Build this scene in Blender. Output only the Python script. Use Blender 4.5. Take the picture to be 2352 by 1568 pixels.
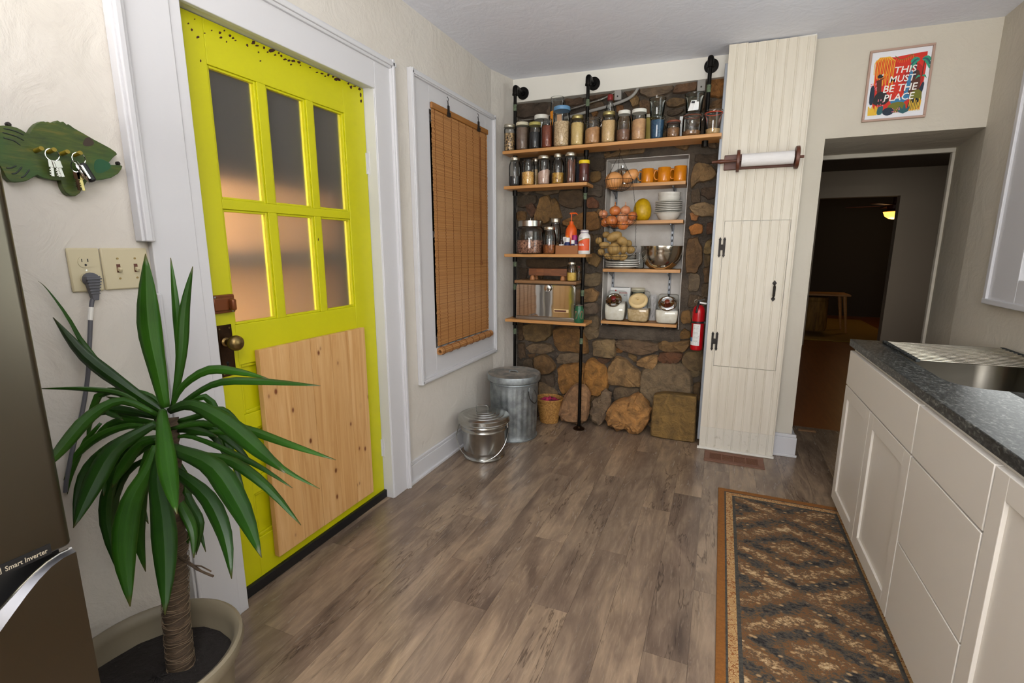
import bpy, bmesh, math, random
from mathutils import Vector, Matrix
import numpy as np
random.seed(7)
for o in list(bpy.data.objects): bpy.data.objects.remove(o)
SC = bpy.context.scene
COL = SC.collection
PI = math.pi
R = math.radians
# ---------------------------------------------------------------- camera
FPX, YAW, PIT, CAMZ = 1115.76, R(23.0517), R(10.7654), 1.38
cd = bpy.data.cameras.new('camera'); cam = bpy.data.objects.new('camera', cd); COL.objects.link(cam)
cam.location = (0, 0, CAMZ); cam.rotation_euler = (PI/2 - PIT, 0, YAW)
cd.sensor_width = 36; cd.lens = FPX/2352*36; cd.clip_start = .02; cd.clip_end = 60
SC.camera = cam
# ---------------------------------------------------------------- view, world, lights
SC.view_settings.view_transform = 'Standard'; SC.view_settings.look = 'None'
SC.view_settings.gamma = 1; SC.view_settings.use_curve_mapping = False
SC.view_settings.exposure = 0.12
SC.cycles.use_denoising = True
SC.cycles.use_adaptive_sampling = True; SC.cycles.adaptive_threshold = .08
SC.cycles.max_bounces = 7; SC.cycles.diffuse_bounces = 3; SC.cycles.glossy_bounces = 3; SC.cycles.transparent_max_bounces = 16
SC.cycles.transmission_bounces = 5; SC.cycles.sample_clamp_indirect = 6
W = bpy.data.worlds.new('sky'); SC.world = W; W.use_nodes = True
bg = W.node_tree.nodes['Background']; bg.inputs[0].default_value = (.62, .78, .85, 1); bg.inputs[1].default_value = 1.0

def area(name, loc, target, size, power, col=(1, 1, 1), sy=None, shape='RECTANGLE', spread=None):
    l = bpy.data.lights.new(name, 'AREA'); l.energy = power; l.color = col; l.shape = shape
    l.size = size
    if shape in ('RECTANGLE', 'ELLIPSE'): l.size_y = sy or size
    if spread: l.spread = spread
    o = bpy.data.objects.new(name, l); COL.objects.link(o); o.location = loc
    o.rotation_euler = (Vector(target) - Vector(loc)).to_track_quat('-Z', 'Y').to_euler()
    return o
area('rear_window_fill', (-.2, -1.72, 1.55), (-.2, 0, 2.9), 1.7, 88, (1, .98, .96), 1.2)  # added fill at an unseen rear window, aimed up to brighten the ceiling
area('daylight_sink_window', (1.36, 1.98, 1.73), (0, 1.98, 2.5), .9, 16, (.97, 1, .98), 2.0)

LAMP, LAMP_W = (.66, -.8, 1.72), 92       # added, unseen uplighter lamp for the ceiling bounce (built last)
# ---------------------------------------------------------------- pixel of the photograph -> point on a plane of the room
_f = Vector((-math.sin(YAW)*math.cos(PIT), math.cos(YAW)*math.cos(PIT), -math.sin(PIT)))
_r = Vector((math.cos(YAW), math.sin(YAW), 0)); _u = _r.cross(_f)
CAM = Vector((0, 0, CAMZ))
def ray(x, y): return _f*FPX + _r*(x-1176) - _u*(y-784)
def onX(x, y, X): d = ray(x, y); return CAM + d*(X/d.x)
def onY(x, y, Y): d = ray(x, y); return CAM + d*(Y/d.y)
def onZ(x, y, Z): d = ray(x, y); return CAM + d*((Z-CAMZ)/d.z)
def onD(x, y, D): d = ray(x, y); return CAM + d*(D/FPX)

# ---------------------------------------------------------------- materials
def lin(c):
    if isinstance(c, str): c = tuple(int(c[i:i+2], 16) for i in (0, 2, 4))
    return tuple(((v/255)/12.92 if v/255 <= .04045 else ((v/255+.055)/1.055)**2.4) for v in c[:3]) + (1,)
class NT:
    def __init__(s, name):
        s.m = bpy.data.materials.new(name); s.m.use_nodes = True; s.t = s.m.node_tree
        s.b = s.t.nodes['Principled BSDF']; s.o = s.t.nodes['Material Output']
    def n(s, typ, **kw):
        nd = s.t.nodes.new(typ)
        for k, v in kw.items():
            if k.startswith('i_'):
                key = k[2:]; key = int(key) if key.isdigit() else key.replace('_', ' ')
                nd.inputs[key].default_value = v
            else: setattr(nd, k, v)
        return nd
    def l(s, a, b): s.t.links.new(a, b)
    def coord(s, scale=(1, 1, 1), kind='Object', rnd=0.0):
        tc = s.n('ShaderNodeTexCoord'); mp = s.n('ShaderNodeMapping'); mp.inputs['Scale'].default_value = scale
        src = tc.outputs[kind]
        if rnd:
            oi = s.n('ShaderNodeObjectInfo'); mu = s.n('ShaderNodeMath', operation='MULTIPLY'); mu.inputs[1].default_value = rnd
            s.l(oi.outputs['Random'], mu.inputs[0]); ad = s.n('ShaderNodeVectorMath', operation='ADD')
            s.l(src, ad.inputs[0]); s.l(mu.outputs[0], ad.inputs[1]); src = ad.outputs[0]
        s.l(src, mp.inputs[0]); return mp.outputs[0]
    def noise(s, vec, scale, detail=3, rough=.5, dist=0):
        nd = s.n('ShaderNodeTexNoise'); nd.inputs['Scale'].default_value = scale; nd.inputs['Detail'].default_value = detail
        nd.inputs['Roughness'].default_value = rough; nd.inputs['Distortion'].default_value = dist; s.l(vec, nd.inputs['Vector']); return nd.outputs[0]
    def ramp(s, fac, stops, interp='LINEAR'):
        nd = s.n('ShaderNodeValToRGB'); cr = nd.color_ramp; cr.interpolation = interp
        while len(cr.elements) < len(stops): cr.elements.new(.5)
        for e, (p, c) in zip(cr.elements, stops): e.position = p; e.color = c if len(c) == 4 else lin(c)
        s.l(fac, nd.inputs[0]); return nd.outputs[0]
    def mix(s, fac, a, b, mode='MIX'):
        nd = s.n('ShaderNodeMix', data_type='RGBA', blend_type=mode)
        for sock, v in ((0, fac), (6, a), (7, b)):
            if hasattr(v, 'is_linked'): s.l(v, nd.inputs[sock])
            else: nd.inputs[sock].default_value = v
        return nd.outputs[2]
    def math(s, op, a, b=None, clamp=False):
        nd = s.n('ShaderNodeMath', operation=op, use_clamp=clamp)
        for i, v in enumerate((a, b)):
            if v is None: continue
            if hasattr(v, 'is_linked'): s.l(v, nd.inputs[i])
            else: nd.inputs[i].default_value = v
        return nd.outputs[0]
    def bump(s, h, strength=.3, dist=.01):
        nd = s.n('ShaderNodeBump'); nd.inputs['Strength'].default_value = strength; nd.inputs['Distance'].default_value = dist
        s.l(h, nd.inputs['Height']); s.l(nd.outputs[0], s.b.inputs['Normal'])
    def base(s, c):
        if hasattr(c, 'is_linked'): s.l(c, s.b.inputs['Base Color'])
        else: s.b.inputs['Base Color'].default_value = lin(c)
    def pr(s, rough=.5, metal=0, **kw):
        s.b.inputs['Roughness'].default_value = rough; s.b.inputs['Metallic'].default_value = metal
        for k, v in kw.items(): s.b.inputs[k.replace('_', ' ')].default_value = v
def M(name, col, rough=.5, metal=0, var=None, bump=None, spec=None, stretch=(1, 1, 1), rnd=0):
    """plain colour; var=(scale, colour2, lo, hi) mottles it, bump=(scale, strength)"""
    t = NT(name); t.pr(rough, metal)
    if spec is not None: t.b.inputs['Specular IOR Level'].default_value = spec
    if var or bump: vec = t.coord(stretch, rnd=rnd)
    if var:
        f = t.noise(vec, var[0], 5, .6); lo, hi = (var[2], var[3]) if len(var) > 2 else (.35, .65)
        t.base(t.ramp(f, [(lo, col), (hi, var[1])]))
    else: t.base(col)
    if bump: t.bump(t.noise(vec, bump[0], 6, .6), bump[1], bump[2] if len(bump) > 2 else .01)
    return t.m
MT = {}
def wall_mat(name, col, col2, bs=.25):
    t = NT(name); t.pr(.75); v = t.coord((1, 1, 1))
    t.base(t.ramp(t.noise(v, 1.6, 4), [(.3, col), (.7, col2)]))
    a = t.noise(v, 7, 7, .6, .8); b = t.noise(v, 45, 4)
    t.bump(t.math('ADD', a, t.math('MULTIPLY', b, .16)), bs, .02); return t.m
MT['plaster'] = wall_mat('cream_plaster', (214, 208, 199), (207, 200, 189), .45)
MT['plaster_side'] = wall_mat('pale_plaster', (206, 199, 184), (198, 190, 174), .3)
MT['ceiling'] = wall_mat('ceiling_plaster', (238, 240, 249), (233, 235, 245), .22)
MT['trim'] = M('white_trim_paint', (208, 207, 209), .38, bump=(9, .06))
MT['white'] = M('white_paint', (226, 222, 212), .45, bump=(14, .08))
MT['niche'] = M('niche_white_paint', (214, 210, 204), .7, var=(6, (196, 190, 182)), bump=(30, .2))
def beadboard():
    t = NT('old_white_board_paint'); t.pr(.5); v = t.coord((1, 1, 1), rnd=9); vs = t.coord((14, 14, 1), rnd=9)
    a = t.ramp(t.noise(vs, 3, 4), [(.3, (220, 212, 196)), (.7, (210, 201, 183))])
    t.base(a); t.bump(t.noise(vs, 6, 4), .12, .006); return t.m
MT['bead'] = beadboard()
MT['bead_worn'] = M('worn_white_board_paint', (212, 206, 192), .6, var=(26, (160, 150, 130), .58, .78), bump=(40, .3))
MT['cabinet'] = M('cabinet_paint', (219, 212, 201), .36)
MT['black'] = M('black_rubber', (16, 16, 17), .5)
MT['dark'] = M('dark_shadow_and_picture_paint', (22, 19, 16), .8)  # near black: painted-in shade of slots and vent well, and the dark picture
def door_paint():
    t = NT('chartreuse_door_paint'); t.pr(.42); v = t.coord()
    t.base(t.ramp(t.noise(v, 3, 3), [(.3, (200, 196, 2)), (.7, (193, 190, 0))])); t.bump(t.noise(v, 30, 4), .05, .003); return t.m
MT['door'] = door_paint()
MT['rust_chip'] = M('bare_brown_primer', (72, 30, 12), .7, var=(60, (48, 20, 8)))
def frosted():
    t = NT('frosted_glass'); t.pr(.34, 0, Transmission_Weight=.95, IOR=1.3); t.base((225, 222, 218))
    t.bump(t.noise(t.coord(), 220, 2), .15, .002); return t.m
MT['frosted'] = frosted()
def thin_glass(name, tint=(1, 1, 1), refl=1.0, rough=.03):
    t = NT(name); t.t.nodes.remove(t.b)
    tr = t.n('ShaderNodeBsdfTransparent'); tr.inputs[0].default_value = (*tint, 1)
    gl = t.n('ShaderNodeBsdfGlossy'); gl.inputs['Roughness'].default_value = rough
    fr = t.n('ShaderNodeLayerWeight'); fr.inputs[0].default_value = .2
    mx = t.n('ShaderNodeMixShader'); k = t.math('ADD', t.math('MULTIPLY', fr.outputs['Fresnel'], refl), .035)
    t.l(k, mx.inputs[0]); t.l(tr.outputs[0], mx.inputs[1]); t.l(gl.outputs[0], mx.inputs[2]); t.l(mx.outputs[0], t.o.inputs[0]); return t.m
MT['glass'] = thin_glass('clear_jar_glass', (.93, .94, .93), 1.2)
MT['glass_green'] = thin_glass('greenish_jar_glass', (.80, .86, .82), 1.2)
MT['glass_soft'] = thin_glass('canister_glass', (.95, .96, .95), .35)
MT['pane'] = thin_glass('window_pane_glass', (.95, .97, .95), 1.0)
def plank():
    t = NT('weathered_vinyl_plank'); t.pr(.42)
    v = t.coord((7, 1.0, 1), rnd=37); v2 = t.coord((26, 2.2, 1), rnd=37); vc = t.coord((5, .7, 1), rnd=61); vk = t.coord((5.2, 2.0, 1), rnd=37); vb = t.coord((3.0, .9, 1), rnd=37)
    broad = t.noise(vb, 2.2, 4, .55, .5)
    grain = t.noise(v, 2.4, 8, .68, 1.4); fine = t.noise(v2, 4, 6, .7, .8)
    c = t.ramp(broad, [(.28, (102, 87, 76)), (.45, (136, 117, 100)), (.6, (164, 142, 119)), (.75, (116, 99, 87))])
    c = t.mix(t.ramp(grain, [(.36, (0, 0, 0)), (.62, (255, 255, 255))]), t.mix(.38, c, lin((70, 57, 48))), c)
    c = t.mix(t.ramp(fine, [(.54, (0, 0, 0)), (.7, (170, 170, 170))]), c, lin((182, 162, 138)))
    crack = t.math('ABSOLUTE', t.math('SUBTRACT', t.noise(vc, 1.6, 5, .6, .3), .5)); cm = t.noise(vc, .9, 2)
    ck = t.mix(1.0, t.ramp(crack, [(.0, (210, 210, 210)), (.011, (0, 0, 0))]), t.ramp(cm, [(.5, (0, 0, 0)), (.58, (255, 255, 255))]), 'MULTIPLY')
    c = t.mix(ck, c, lin((46, 36, 30)))
    vo = t.n('ShaderNodeTexVoronoi', feature='F1'); vo.inputs['Scale'].default_value = 1.0; t.l(vk, vo.inputs['Vector'])
    kn = t.ramp(vo.outputs['Distance'], [(.025, (230, 230, 230)), (.075, (0, 0, 0))])
    c = t.mix(kn, c, lin((50, 38, 32)))
    oi = t.n('ShaderNodeObjectInfo')
    tint = t.ramp(oi.outputs['Random'], [(0, (.76, .75, .76, 1)), (.5, (.93, .92, .91, 1)), (1, (1.08, 1.05, 1.0, 1))])
    c = t.mix(1.0, c, tint, 'MULTIPLY')
    t.base(c); t.bump(t.math('ADD', grain, t.math('MULTIPLY', fine, .4)), .12, .004)
    r = t.ramp(grain, [(.3, (150, 150, 150)), (.7, (105, 105, 105))]); t.l(r, t.b.inputs['Roughness']); return t.m
MT['plank'] = plank(); MT['subfloor'] = M('brown_underlay', (84, 70, 60), .8)
def pine():
    t = NT('knotty_pine'); t.pr(.45)
    v = t.coord((1, 16, .8), rnd=21)
    g = t.noise(v, 2.2, 6, .6, 1.2)
    c = t.ramp(g, [(.3, (220, 180, 126)), (.55, (206, 160, 102)), (.75, (188, 138, 82))])
    vo = t.n('ShaderNodeTexVoronoi', feature='F1'); vo.inputs['Scale'].default_value = 1.0; t.l(t.coord((1, 13, 7.5), rnd=21), vo.inputs['Vector'])
    c = t.mix(t.ramp(vo.outputs['Distance'], [(.06, (255, 255, 255)), (.12, (90, 90, 90)), (.22, (0, 0, 0))]), c, lin((118, 66, 30)))
    oi = t.n('ShaderNodeObjectInfo'); c = t.mix(1.0, c, t.ramp(oi.outputs['Random'], [(0, (.84, .80, .76, 1)), (1, (1.04, 1.02, 1.0, 1))]), 'MULTIPLY')
    t.base(c); return t.m
MT['pine'] = pine()
def wood(name, a, b, sc=(1, 14, 14), rough=.45):
    t = NT(name); t.pr(rough); g = t.noise(t.coord(sc, rnd=5), 3, 5, .6, .8); t.base(t.ramp(g, [(.3, a), (.7, b)])); t.bump(g, .06, .004); return t.m
MT['shelf'] = wood('honey_shelf_wood', (205, 152, 92), (184, 128, 70))
MT['walnut'] = wood('reddish_brown_wood', (104, 54, 30), (78, 38, 20))
MT['butcher'] = wood('butcher_block_wood', (134, 80, 42), (96, 54, 28))
MT['cork'] = M('turned_maple', (170, 112, 66), .5)
MT['board'] = wood('tan_board_wood', (150, 112, 74), (128, 92, 58))
def granite():
    t = NT('dark_granite'); t.pr(.42, Specular_IOR_Level=.3); v = t.coord((1.0, .45, 1)); 
    a = t.noise(v, 110, 5, .65, .6); b = t.noise(v, 30, 4, .6)
    c = t.ramp(a, [(.38, (20, 21, 21)), (.52, (54, 56, 55)), (.66, (116, 117, 112))])
    c = t.mix(t.ramp(b, [(.42, (0, 0, 0)), (.62, (200, 200, 200))]), c, lin((30, 31, 31)))
    t.base(c); t.bump(a, .1, .003); return t.m
MT['granite'] = granite()
def stone():
    t = NT('field_stone'); t.pr(.72); v = t.coord((1, 1, 1), rnd=13)
    oi = t.n('ShaderNodeObjectInfo'); a = t.noise(v, 16, 6, .65, .7); b = t.noise(v, 75, 6, .72)
    c = t.mix(t.ramp(a, [(.3, (0, 0, 0)), (.7, (255, 255, 255))]), t.mix(.5, oi.outputs['Color'], lin((60, 46, 34))), t.mix(1.0, oi.outputs['Color'], (1.6, 1.55, 1.45, 1), 'MULTIPLY'))
    c = t.mix(t.ramp(b, [(.58, (0, 0, 0)), (.75, (150, 150, 150))]), c, t.mix(.5, oi.outputs['Color'], lin((205, 185, 150))))
    c = t.mix(t.ramp(b, [(.24, (190, 190, 190)), (.38, (0, 0, 0))]), c, lin((48, 38, 30)))
    t.base(c); t.bump(t.math('ADD', a, t.math('MULTIPLY', b, .5)), .9, .03); return t.m
MT['stone'] = stone()
MT['mortar'] = M('old_mortar', (104, 92, 78), .85, var=(7, (72, 62, 52)), bump=(45, .9, .03))
MT['mortar_dark'] = M('darker_mortar', (98, 86, 73), .85, var=(9, (68, 59, 50)), bump=(40, .9, .03))  # darker mottled mortar of the stone wall
def metal(name, col, rough, var=None, bumps=None):
    t = NT(name); t.pr(rough, 1); v = t.coord()
    t.base(t.ramp(t.noise(v, 14, 5, .65), [(.35, col), (.65, var)]) if var else col)
    if bumps: t.bump(t.noise(v, bumps[0], 3), bumps[1], .004)
    return t.m
MT['sink'] = metal('shaded_stainless', (112, 108, 98), .3)  # steel darkened in its colour for the shade in the basin
MT['pipe'] = metal('black_iron_pipe', (42, 40, 38), .42, (30, 29, 28))
MT['chrome'] = metal('polished_chrome', (225, 224, 220), .06)
MT['steel'] = metal('brushed_steel', (176, 172, 164), .26)
MT['galv'] = metal('weathered_galvanised_steel', (178, 184, 186), .58, (134, 140, 142), (24, .1))
MT['galv_new'] = metal('bright_galvanised_steel', (188, 188, 184), .25, (172, 172, 168))
MT['dust'] = M('dusty_galvanised_lid', (150, 142, 130), .8, var=(14, (112, 110, 106), .4, .6), bump=(40, .2))
MT['lidsilver'] = metal('jar_lid_metal', (205, 198, 180), .3)
MT['lidgold'] = metal('gold_jar_lid', (196, 180, 120), .35)
MT['brass'] = metal('aged_brass', (150, 128, 84), .38, (122, 100, 62))
MT['bronze'] = metal('dark_bronze', (78, 56, 40), .45, (54, 40, 30))
MT['brownlock'] = M('brown_lacquered_metal', (120, 66, 34), .28, .35)
MT['iron'] = M('black_wrought_iron', (34, 28, 24), .5, .4, bump=(60, .3))
MT['tape'] = M('green_thread_tape', (106, 122, 92), .6, var=(80, (60, 70, 52)), bump=(120, .5))
MT['fridge'] = metal('dark_stainless_fridge', (104, 98, 86), .3)
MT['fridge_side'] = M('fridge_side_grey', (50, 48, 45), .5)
MT['granwhite'] = M('white_plastic', (236, 234, 228), .35)
def plain(key, col, rough=.5, metal=0): MT[key] = M(key, col, rough, metal); return MT[key]
# ---------------------------------------------------------------- mesh helpers
ORG = {}
class MB:
    def __init__(s): s.v = []; s.f = []; s.m = []
    def add(s, vs, fs, mi=0):
        o = len(s.v); s.v += [tuple(v) for v in vs]; s.f += [tuple(i+o for i in f) for f in fs]; s.m += [mi]*len(fs); return s
    def box(s, x0, x1, y0, y1, z0, z1, mi=0):
        return s.add([(x0,y0,z0),(x1,y0,z0),(x1,y1,z0),(x0,y1,z0),(x0,y0,z1),(x1,y0,z1),(x1,y1,z1),(x0,y1,z1)],
                     [(0,3,2,1),(4,5,6,7),(0,1,5,4),(1,2,6,5),(2,3,7,6),(3,0,4,7)], mi)
    def obox(s, c, size, rot=None, mi=0):
        c = Vector(c); a, b, d = (k/2 for k in size); rot = rot or Matrix.Identity(3)
        pts = [c + rot @ Vector(p) for p in ((-a,-b,-d),(a,-b,-d),(a,b,-d),(-a,b,-d),(-a,-b,d),(a,-b,d),(a,b,d),(-a,b,d))]
        return s.add(pts, [(0,3,2,1),(4,5,6,7),(0,1,5,4),(1,2,6,5),(2,3,7,6),(3,0,4,7)], mi)
    def lathe(s, prof, c=(0,0,0), n=24, rot=None, cap0=True, cap1=True, mi=0):
        c = Vector(c); vs = []; fs = []; k = len(prof); rot = rot or Matrix.Identity(3)
        for r, z in prof:
            for i in range(n):
                a = 2*PI*i/n; vs.append(c + rot @ Vector((r*math.cos(a), r*math.sin(a), z)))
        for j in range(k-1):
            for i in range(n): fs.append((j*n+i, j*n+(i+1)%n, (j+1)*n+(i+1)%n, (j+1)*n+i))
        if cap0: fs.append(tuple(range(n))[::-1])
        if cap1: fs.append(tuple((k-1)*n+i for i in range(n)))
        return s.add(vs, fs, mi)
    def cyl(s, p0, p1, r0, r1=None, n=16, mi=0, caps=True):
        p0, p1 = Vector(p0), Vector(p1); d = p1-p0; L = d.length
        return s.lathe([(r0, 0), (r0 if r1 is None else r1, L)], p0, n, d.to_track_quat('Z', 'Y').to_matrix(), caps, caps, mi)
    def tube(s, pts, r, n=8, closed=False, mi=0):
        pts = [Vector(p) for p in pts]; k = len(pts); vs = []; fs = []; up = None
        rr = r if isinstance(r, (list, tuple)) else [r]*k
        for i, p in enumerate(pts):
            a = pts[i-1] if (i > 0 or closed) else p; b = pts[(i+1) % k] if (i < k-1 or closed) else p
            t = (b-a).normalized()
            if up is None: up = t.orthogonal().normalized()
            up = (up - t*up.dot(t)); up = up.normalized() if up.length > 1e-6 else t.orthogonal().normalized()
            w = t.cross(up)
            for j in range(n):
                q = 2*PI*j/n; vs.append(p + up*(rr[i]*math.cos(q)) + w*(rr[i]*math.sin(q)))
        for i in range(k if closed else k-1):
            for j in range(n):
                i2 = (i+1) % k; fs.append((i*n+j, i*n+(j+1)%n, i2*n+(j+1)%n, i2*n+j))
        if not closed: fs.append(tuple(range(n))[::-1]); fs.append(tuple((k-1)*n+j for j in range(n)))
        return s.add(vs, fs, mi)
    def prism(s, front, back, mi=0, fan=False):
        n = len(front); vs = list(front)+list(back); fs = [tuple(range(n)), tuple(range(n, 2*n))[::-1]]
        for i in range(n): fs.append((i, i+n, (i+1)%n+n, (i+1)%n))
        return s.add(vs, fs, mi)
    def ball(s, c, r, n=12, m=8, rot=None, mi=0, f=None):
        c = Vector(c); rx, ry, rz = r if isinstance(r, (tuple, list)) else (r, r, r); vs = []; fs = []; rot = rot or Matrix.Identity(3)
        for j in range(1, m):
            t = PI*j/m
            for i in range(n):
                a = 2*PI*i/n; q = Vector((math.sin(t)*math.cos(a), math.sin(t)*math.sin(a), -math.cos(t)))
                k = f(q) if f else 1; vs.append(c + rot @ Vector((q.x*rx*k, q.y*ry*k, q.z*rz*(k if f else 1))))
        vs.append(c + rot @ Vector((0, 0, -rz))); vs.append(c + rot @ Vector((0, 0, rz))); b = len(vs)-2
        for j in range(m-2):
            for i in range(n): fs.append((j*n+i, j*n+(i+1)%n, (j+1)*n+(i+1)%n, (j+1)*n+i))
        for i in range(n):
            fs.append((b, (i+1)%n, i)); fs.append((b+1, (m-2)*n+i, (m-2)*n+(i+1)%n))
        return s.add(vs, fs, mi)
    def build(s, name, mats, parent=None, smooth=35, bevel=0, local=False, fixn=True):
        vs = [Vector(v) for v in s.v]
        if parent is not None: org = ORG.get(parent, Vector((0,0,0)))
        else:
            lo = [min(v[i] for v in vs) for i in range(3)]; hi = [max(v[i] for v in vs) for i in range(3)]
            org = Vector(((lo[0]+hi[0])/2, (lo[1]+hi[1])/2, lo[2]))
        if not local: vs = [v-org for v in vs]
        me = bpy.data.meshes.new(name); me.from_pydata(vs, [], s.f); 
        if fixn:
            bm = bmesh.new(); bm.from_mesh(me); bmesh.ops.recalc_face_normals(bm, faces=bm.faces); bm.to_mesh(me); bm.free()
        for mt in (mats if isinstance(mats, (list, tuple)) else [mats]): me.materials.append(MT[mt] if isinstance(mt, str) else mt)
        me.polygons.foreach_set('material_index', s.m)
        if smooth:
            me.polygons.foreach_set('use_smooth', [True]*len(me.polygons)); me.set_sharp_from_angle(angle=R(smooth))
        o = bpy.data.objects.new(name, me); COL.objects.link(o)
        if parent is not None: o.parent = parent; ORG[o] = org
        elif not local: o.location = org; ORG[o] = org
        if bevel:
            b = o.modifiers.new('bevel', 'BEVEL'); b.width = bevel; b.segments = 2; b.limit_method = 'ANGLE'; b.angle_limit = R(40)
        return o
def tag(o, label=None, cat=None, group=None, kind=None):
    if label: o['label'] = label
    if cat: o['category'] = cat
    if group: o['group'] = group
    if kind: o['kind'] = kind
    return o
def thing(name, label, cat, loc, group=None):
    o = bpy.data.objects.new(name, None); COL.objects.link(o); o.location = loc; o.empty_display_size = .05
    ORG[o] = Vector(loc); return tag(o, label, cat, group)
def struct(o): o['kind'] = 'structure'; return o
def B(name, mat, parent, x0, x1, y0, y1, z0, z1, bevel=0): return MB().box(x0, x1, y0, y1, z0, z1).build(name, mat, parent, smooth=0 if not bevel else 35, bevel=bevel)
def chaikin(p, it=1, closed=True):
    for _ in range(it):
        q = []; n = len(p)
        for i in range(n if closed else n-1):
            a, b = Vector(p[i]), Vector(p[(i+1) % n]); q += [a*.75+b*.25, a*.25+b*.75]
        p = q
    return p
def spline(pts, k=6):
    pts = [Vector(p) for p in pts]; out = []
    for i in range(len(pts)-1):
        p0 = pts[max(i-1, 0)]; p1 = pts[i]; p2 = pts[i+1]; p3 = pts[min(i+2, len(pts)-1)]
        for j in range(k):
            t = j/k; out.append(.5*((2*p1)+(p2-p0)*t+(2*p0-5*p1+4*p2-p3)*t*t+(3*p1-p0-3*p2+p3)*t**3))
    return out+[pts[-1]]
def text_mesh(mb, s, origin, ux, uy, width=None, height=.01, mi=0, depth=.0004, shear=0, align='CENTER'):
    """flat lettering: origin = centre, ux/uy = directions on the surface"""
    cu = bpy.data.curves.new('lettering', 'FONT'); cu.body = s; cu.align_x = 'LEFT'; cu.resolution_u = 2; cu.offset = .012
    ob = bpy.data.objects.new('lettering', cu); COL.objects.link(ob); bpy.context.view_layer.update()
    me = bpy.data.meshes.new_from_object(ob.evaluated_get(bpy.context.evaluated_depsgraph_get()))
    vs = [v.co.copy() for v in me.vertices]; fs = [tuple(p.vertices) for p in me.polygons]
    bpy.data.objects.remove(ob); bpy.data.curves.remove(cu); bpy.data.meshes.remove(me)
    if not vs: return
    x0 = min(v.x for v in vs); x1 = max(v.x for v in vs); y0 = min(v.y for v in vs); y1 = max(v.y for v in vs)
    sy = height/(y1-y0); sx = (width/(x1-x0)) if width else sy
    o = Vector(origin); ux = Vector(ux).normalized(); uy = Vector(uy).normalized()
    mb.add([o + ux*(((v.x-(x0+x1)/2)*sx) + shear*(v.y-(y0+y1)/2)*sy) + uy*((v.y-(y0+y1)/2)*sy) for v in vs], fs, mi)
# ================================================================ THE SETTING
WX = -1.62            # left wall
def ceil_z(x): return 2.606 - .024*x
# floor and its planks
floor = struct(MB().box(-1.78, 1.45, -1.85, 4.27, -.05, -.004).build('floor', 'subfloor', smooth=0))
PW = .147
k0 = -9
starts = {-1: 1.60, 0: 2.05, -6: 1.875, -4: 1.727, -7: 1.1, 1: 1.3}
for k in range(k0, 12):
    xa = -.447 + k*PW; xb = xa + PW
    xa2, xb2 = max(xa, -1.70), min(xb, 1.40)
    if xb2-xa2 < .02: continue
    s = starts.get(k, random.uniform(.2, 1.4)); s = s - math.ceil((s+1.85)/1.22)*1.22
    y = s
    while y < 4.26:
        ya, yb = max(y, -1.84), min(y+1.22, 4.262)
        if yb-ya > .03 and yb > .2:
            MB().box(xa2+.0004, xb2-.0004, ya+.0004, yb-.0004, -.0045, 0).build('plank', 'plank', floor, smooth=0)
        y += 1.22
# ceiling, tilted a little like the old house
c = MB(); x0, x1 = -1.8, 1.5
c.add([(x0,-1.9,ceil_z(x0)),(x1,-1.9,ceil_z(x1)),(x1,4.0,ceil_z(x1)),(x0,4.0,ceil_z(x0)),(x0,-1.9,2.85),(x1,-1.9,2.85),(x1,4.0,2.85),(x0,4.0,2.85)],
      [(0,1,2,3),(4,7,6,5),(0,4,5,1),(1,5,6,2),(2,6,7,3),(3,7,4,0)])
struct(c.build('ceiling', 'ceiling', smooth=0))
# left wall with the openings for door and window
DY0, DY1, DZ = 1.118, 2.078, 2.165
WY0, WY1, WZ0, WZ1 = 2.56, 3.29, .77, 2.17
w = MB(); XB = -1.76
w.box(XB, WX, -1.85, DY0, 0, 2.72); w.box(XB, WX, DY0, DY1, DZ, 2.72); w.box(XB, WX, DY1, WY0, 0, 2.72)
w.box(XB, WX, WY0, WY1, 0, WZ0); w.box(XB, WX, WY0, WY1, WZ1, 2.72); w.box(XB, WX, WY1, 3.42, 0, 2.72)
pl = [(WX, 3.42), (-1.556, 3.68), (-1.556, 3.80), (XB, 3.80), (XB, 3.42)]
w.prism([(x, y, 0) for x, y in pl], [(x, y, 2.72) for x, y in pl])
wall_left = struct(w.build('wall_left', 'plaster', smooth=0))
# back wall: field stone with a plastered niche
NX0, NX1, NZ0, NZ1, NYB = -.838, -.258, .80, 2.03, 3.93
w = MB(); FY = 3.764
w.box(-1.76, NX0, FY, 4.1, 0, 2.72); w.box(NX1, -.05, FY, 4.1, 0, 2.72)
w.box(NX0, NX1, FY, 4.1, 0, NZ0-.06); w.box(NX0, NX1, FY, 4.1, NZ1, 2.72); w.box(NX0, NX1, NYB+.01, 4.1, NZ0-.06, NZ1)
wall_back = struct(w.build('wall_back', 'mortar_dark', smooth=0))
n = MB()
n.box(NX0-.004, NX1+.004, NYB, NYB+.012, NZ0-.06, NZ1)            # back
n.box(NX0-.004, NX0+.004, FY+.002, NYB, NZ0-.01, NZ1); n.box(NX1-.004, NX1+.004, FY+.002, NYB, NZ0-.01, NZ1)
n.box(NX0, NX1, FY+.002, NYB, NZ1-.004, NZ1+.004)
n.build('niche_lining', 'niche', wall_back, smooth=0)
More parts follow.
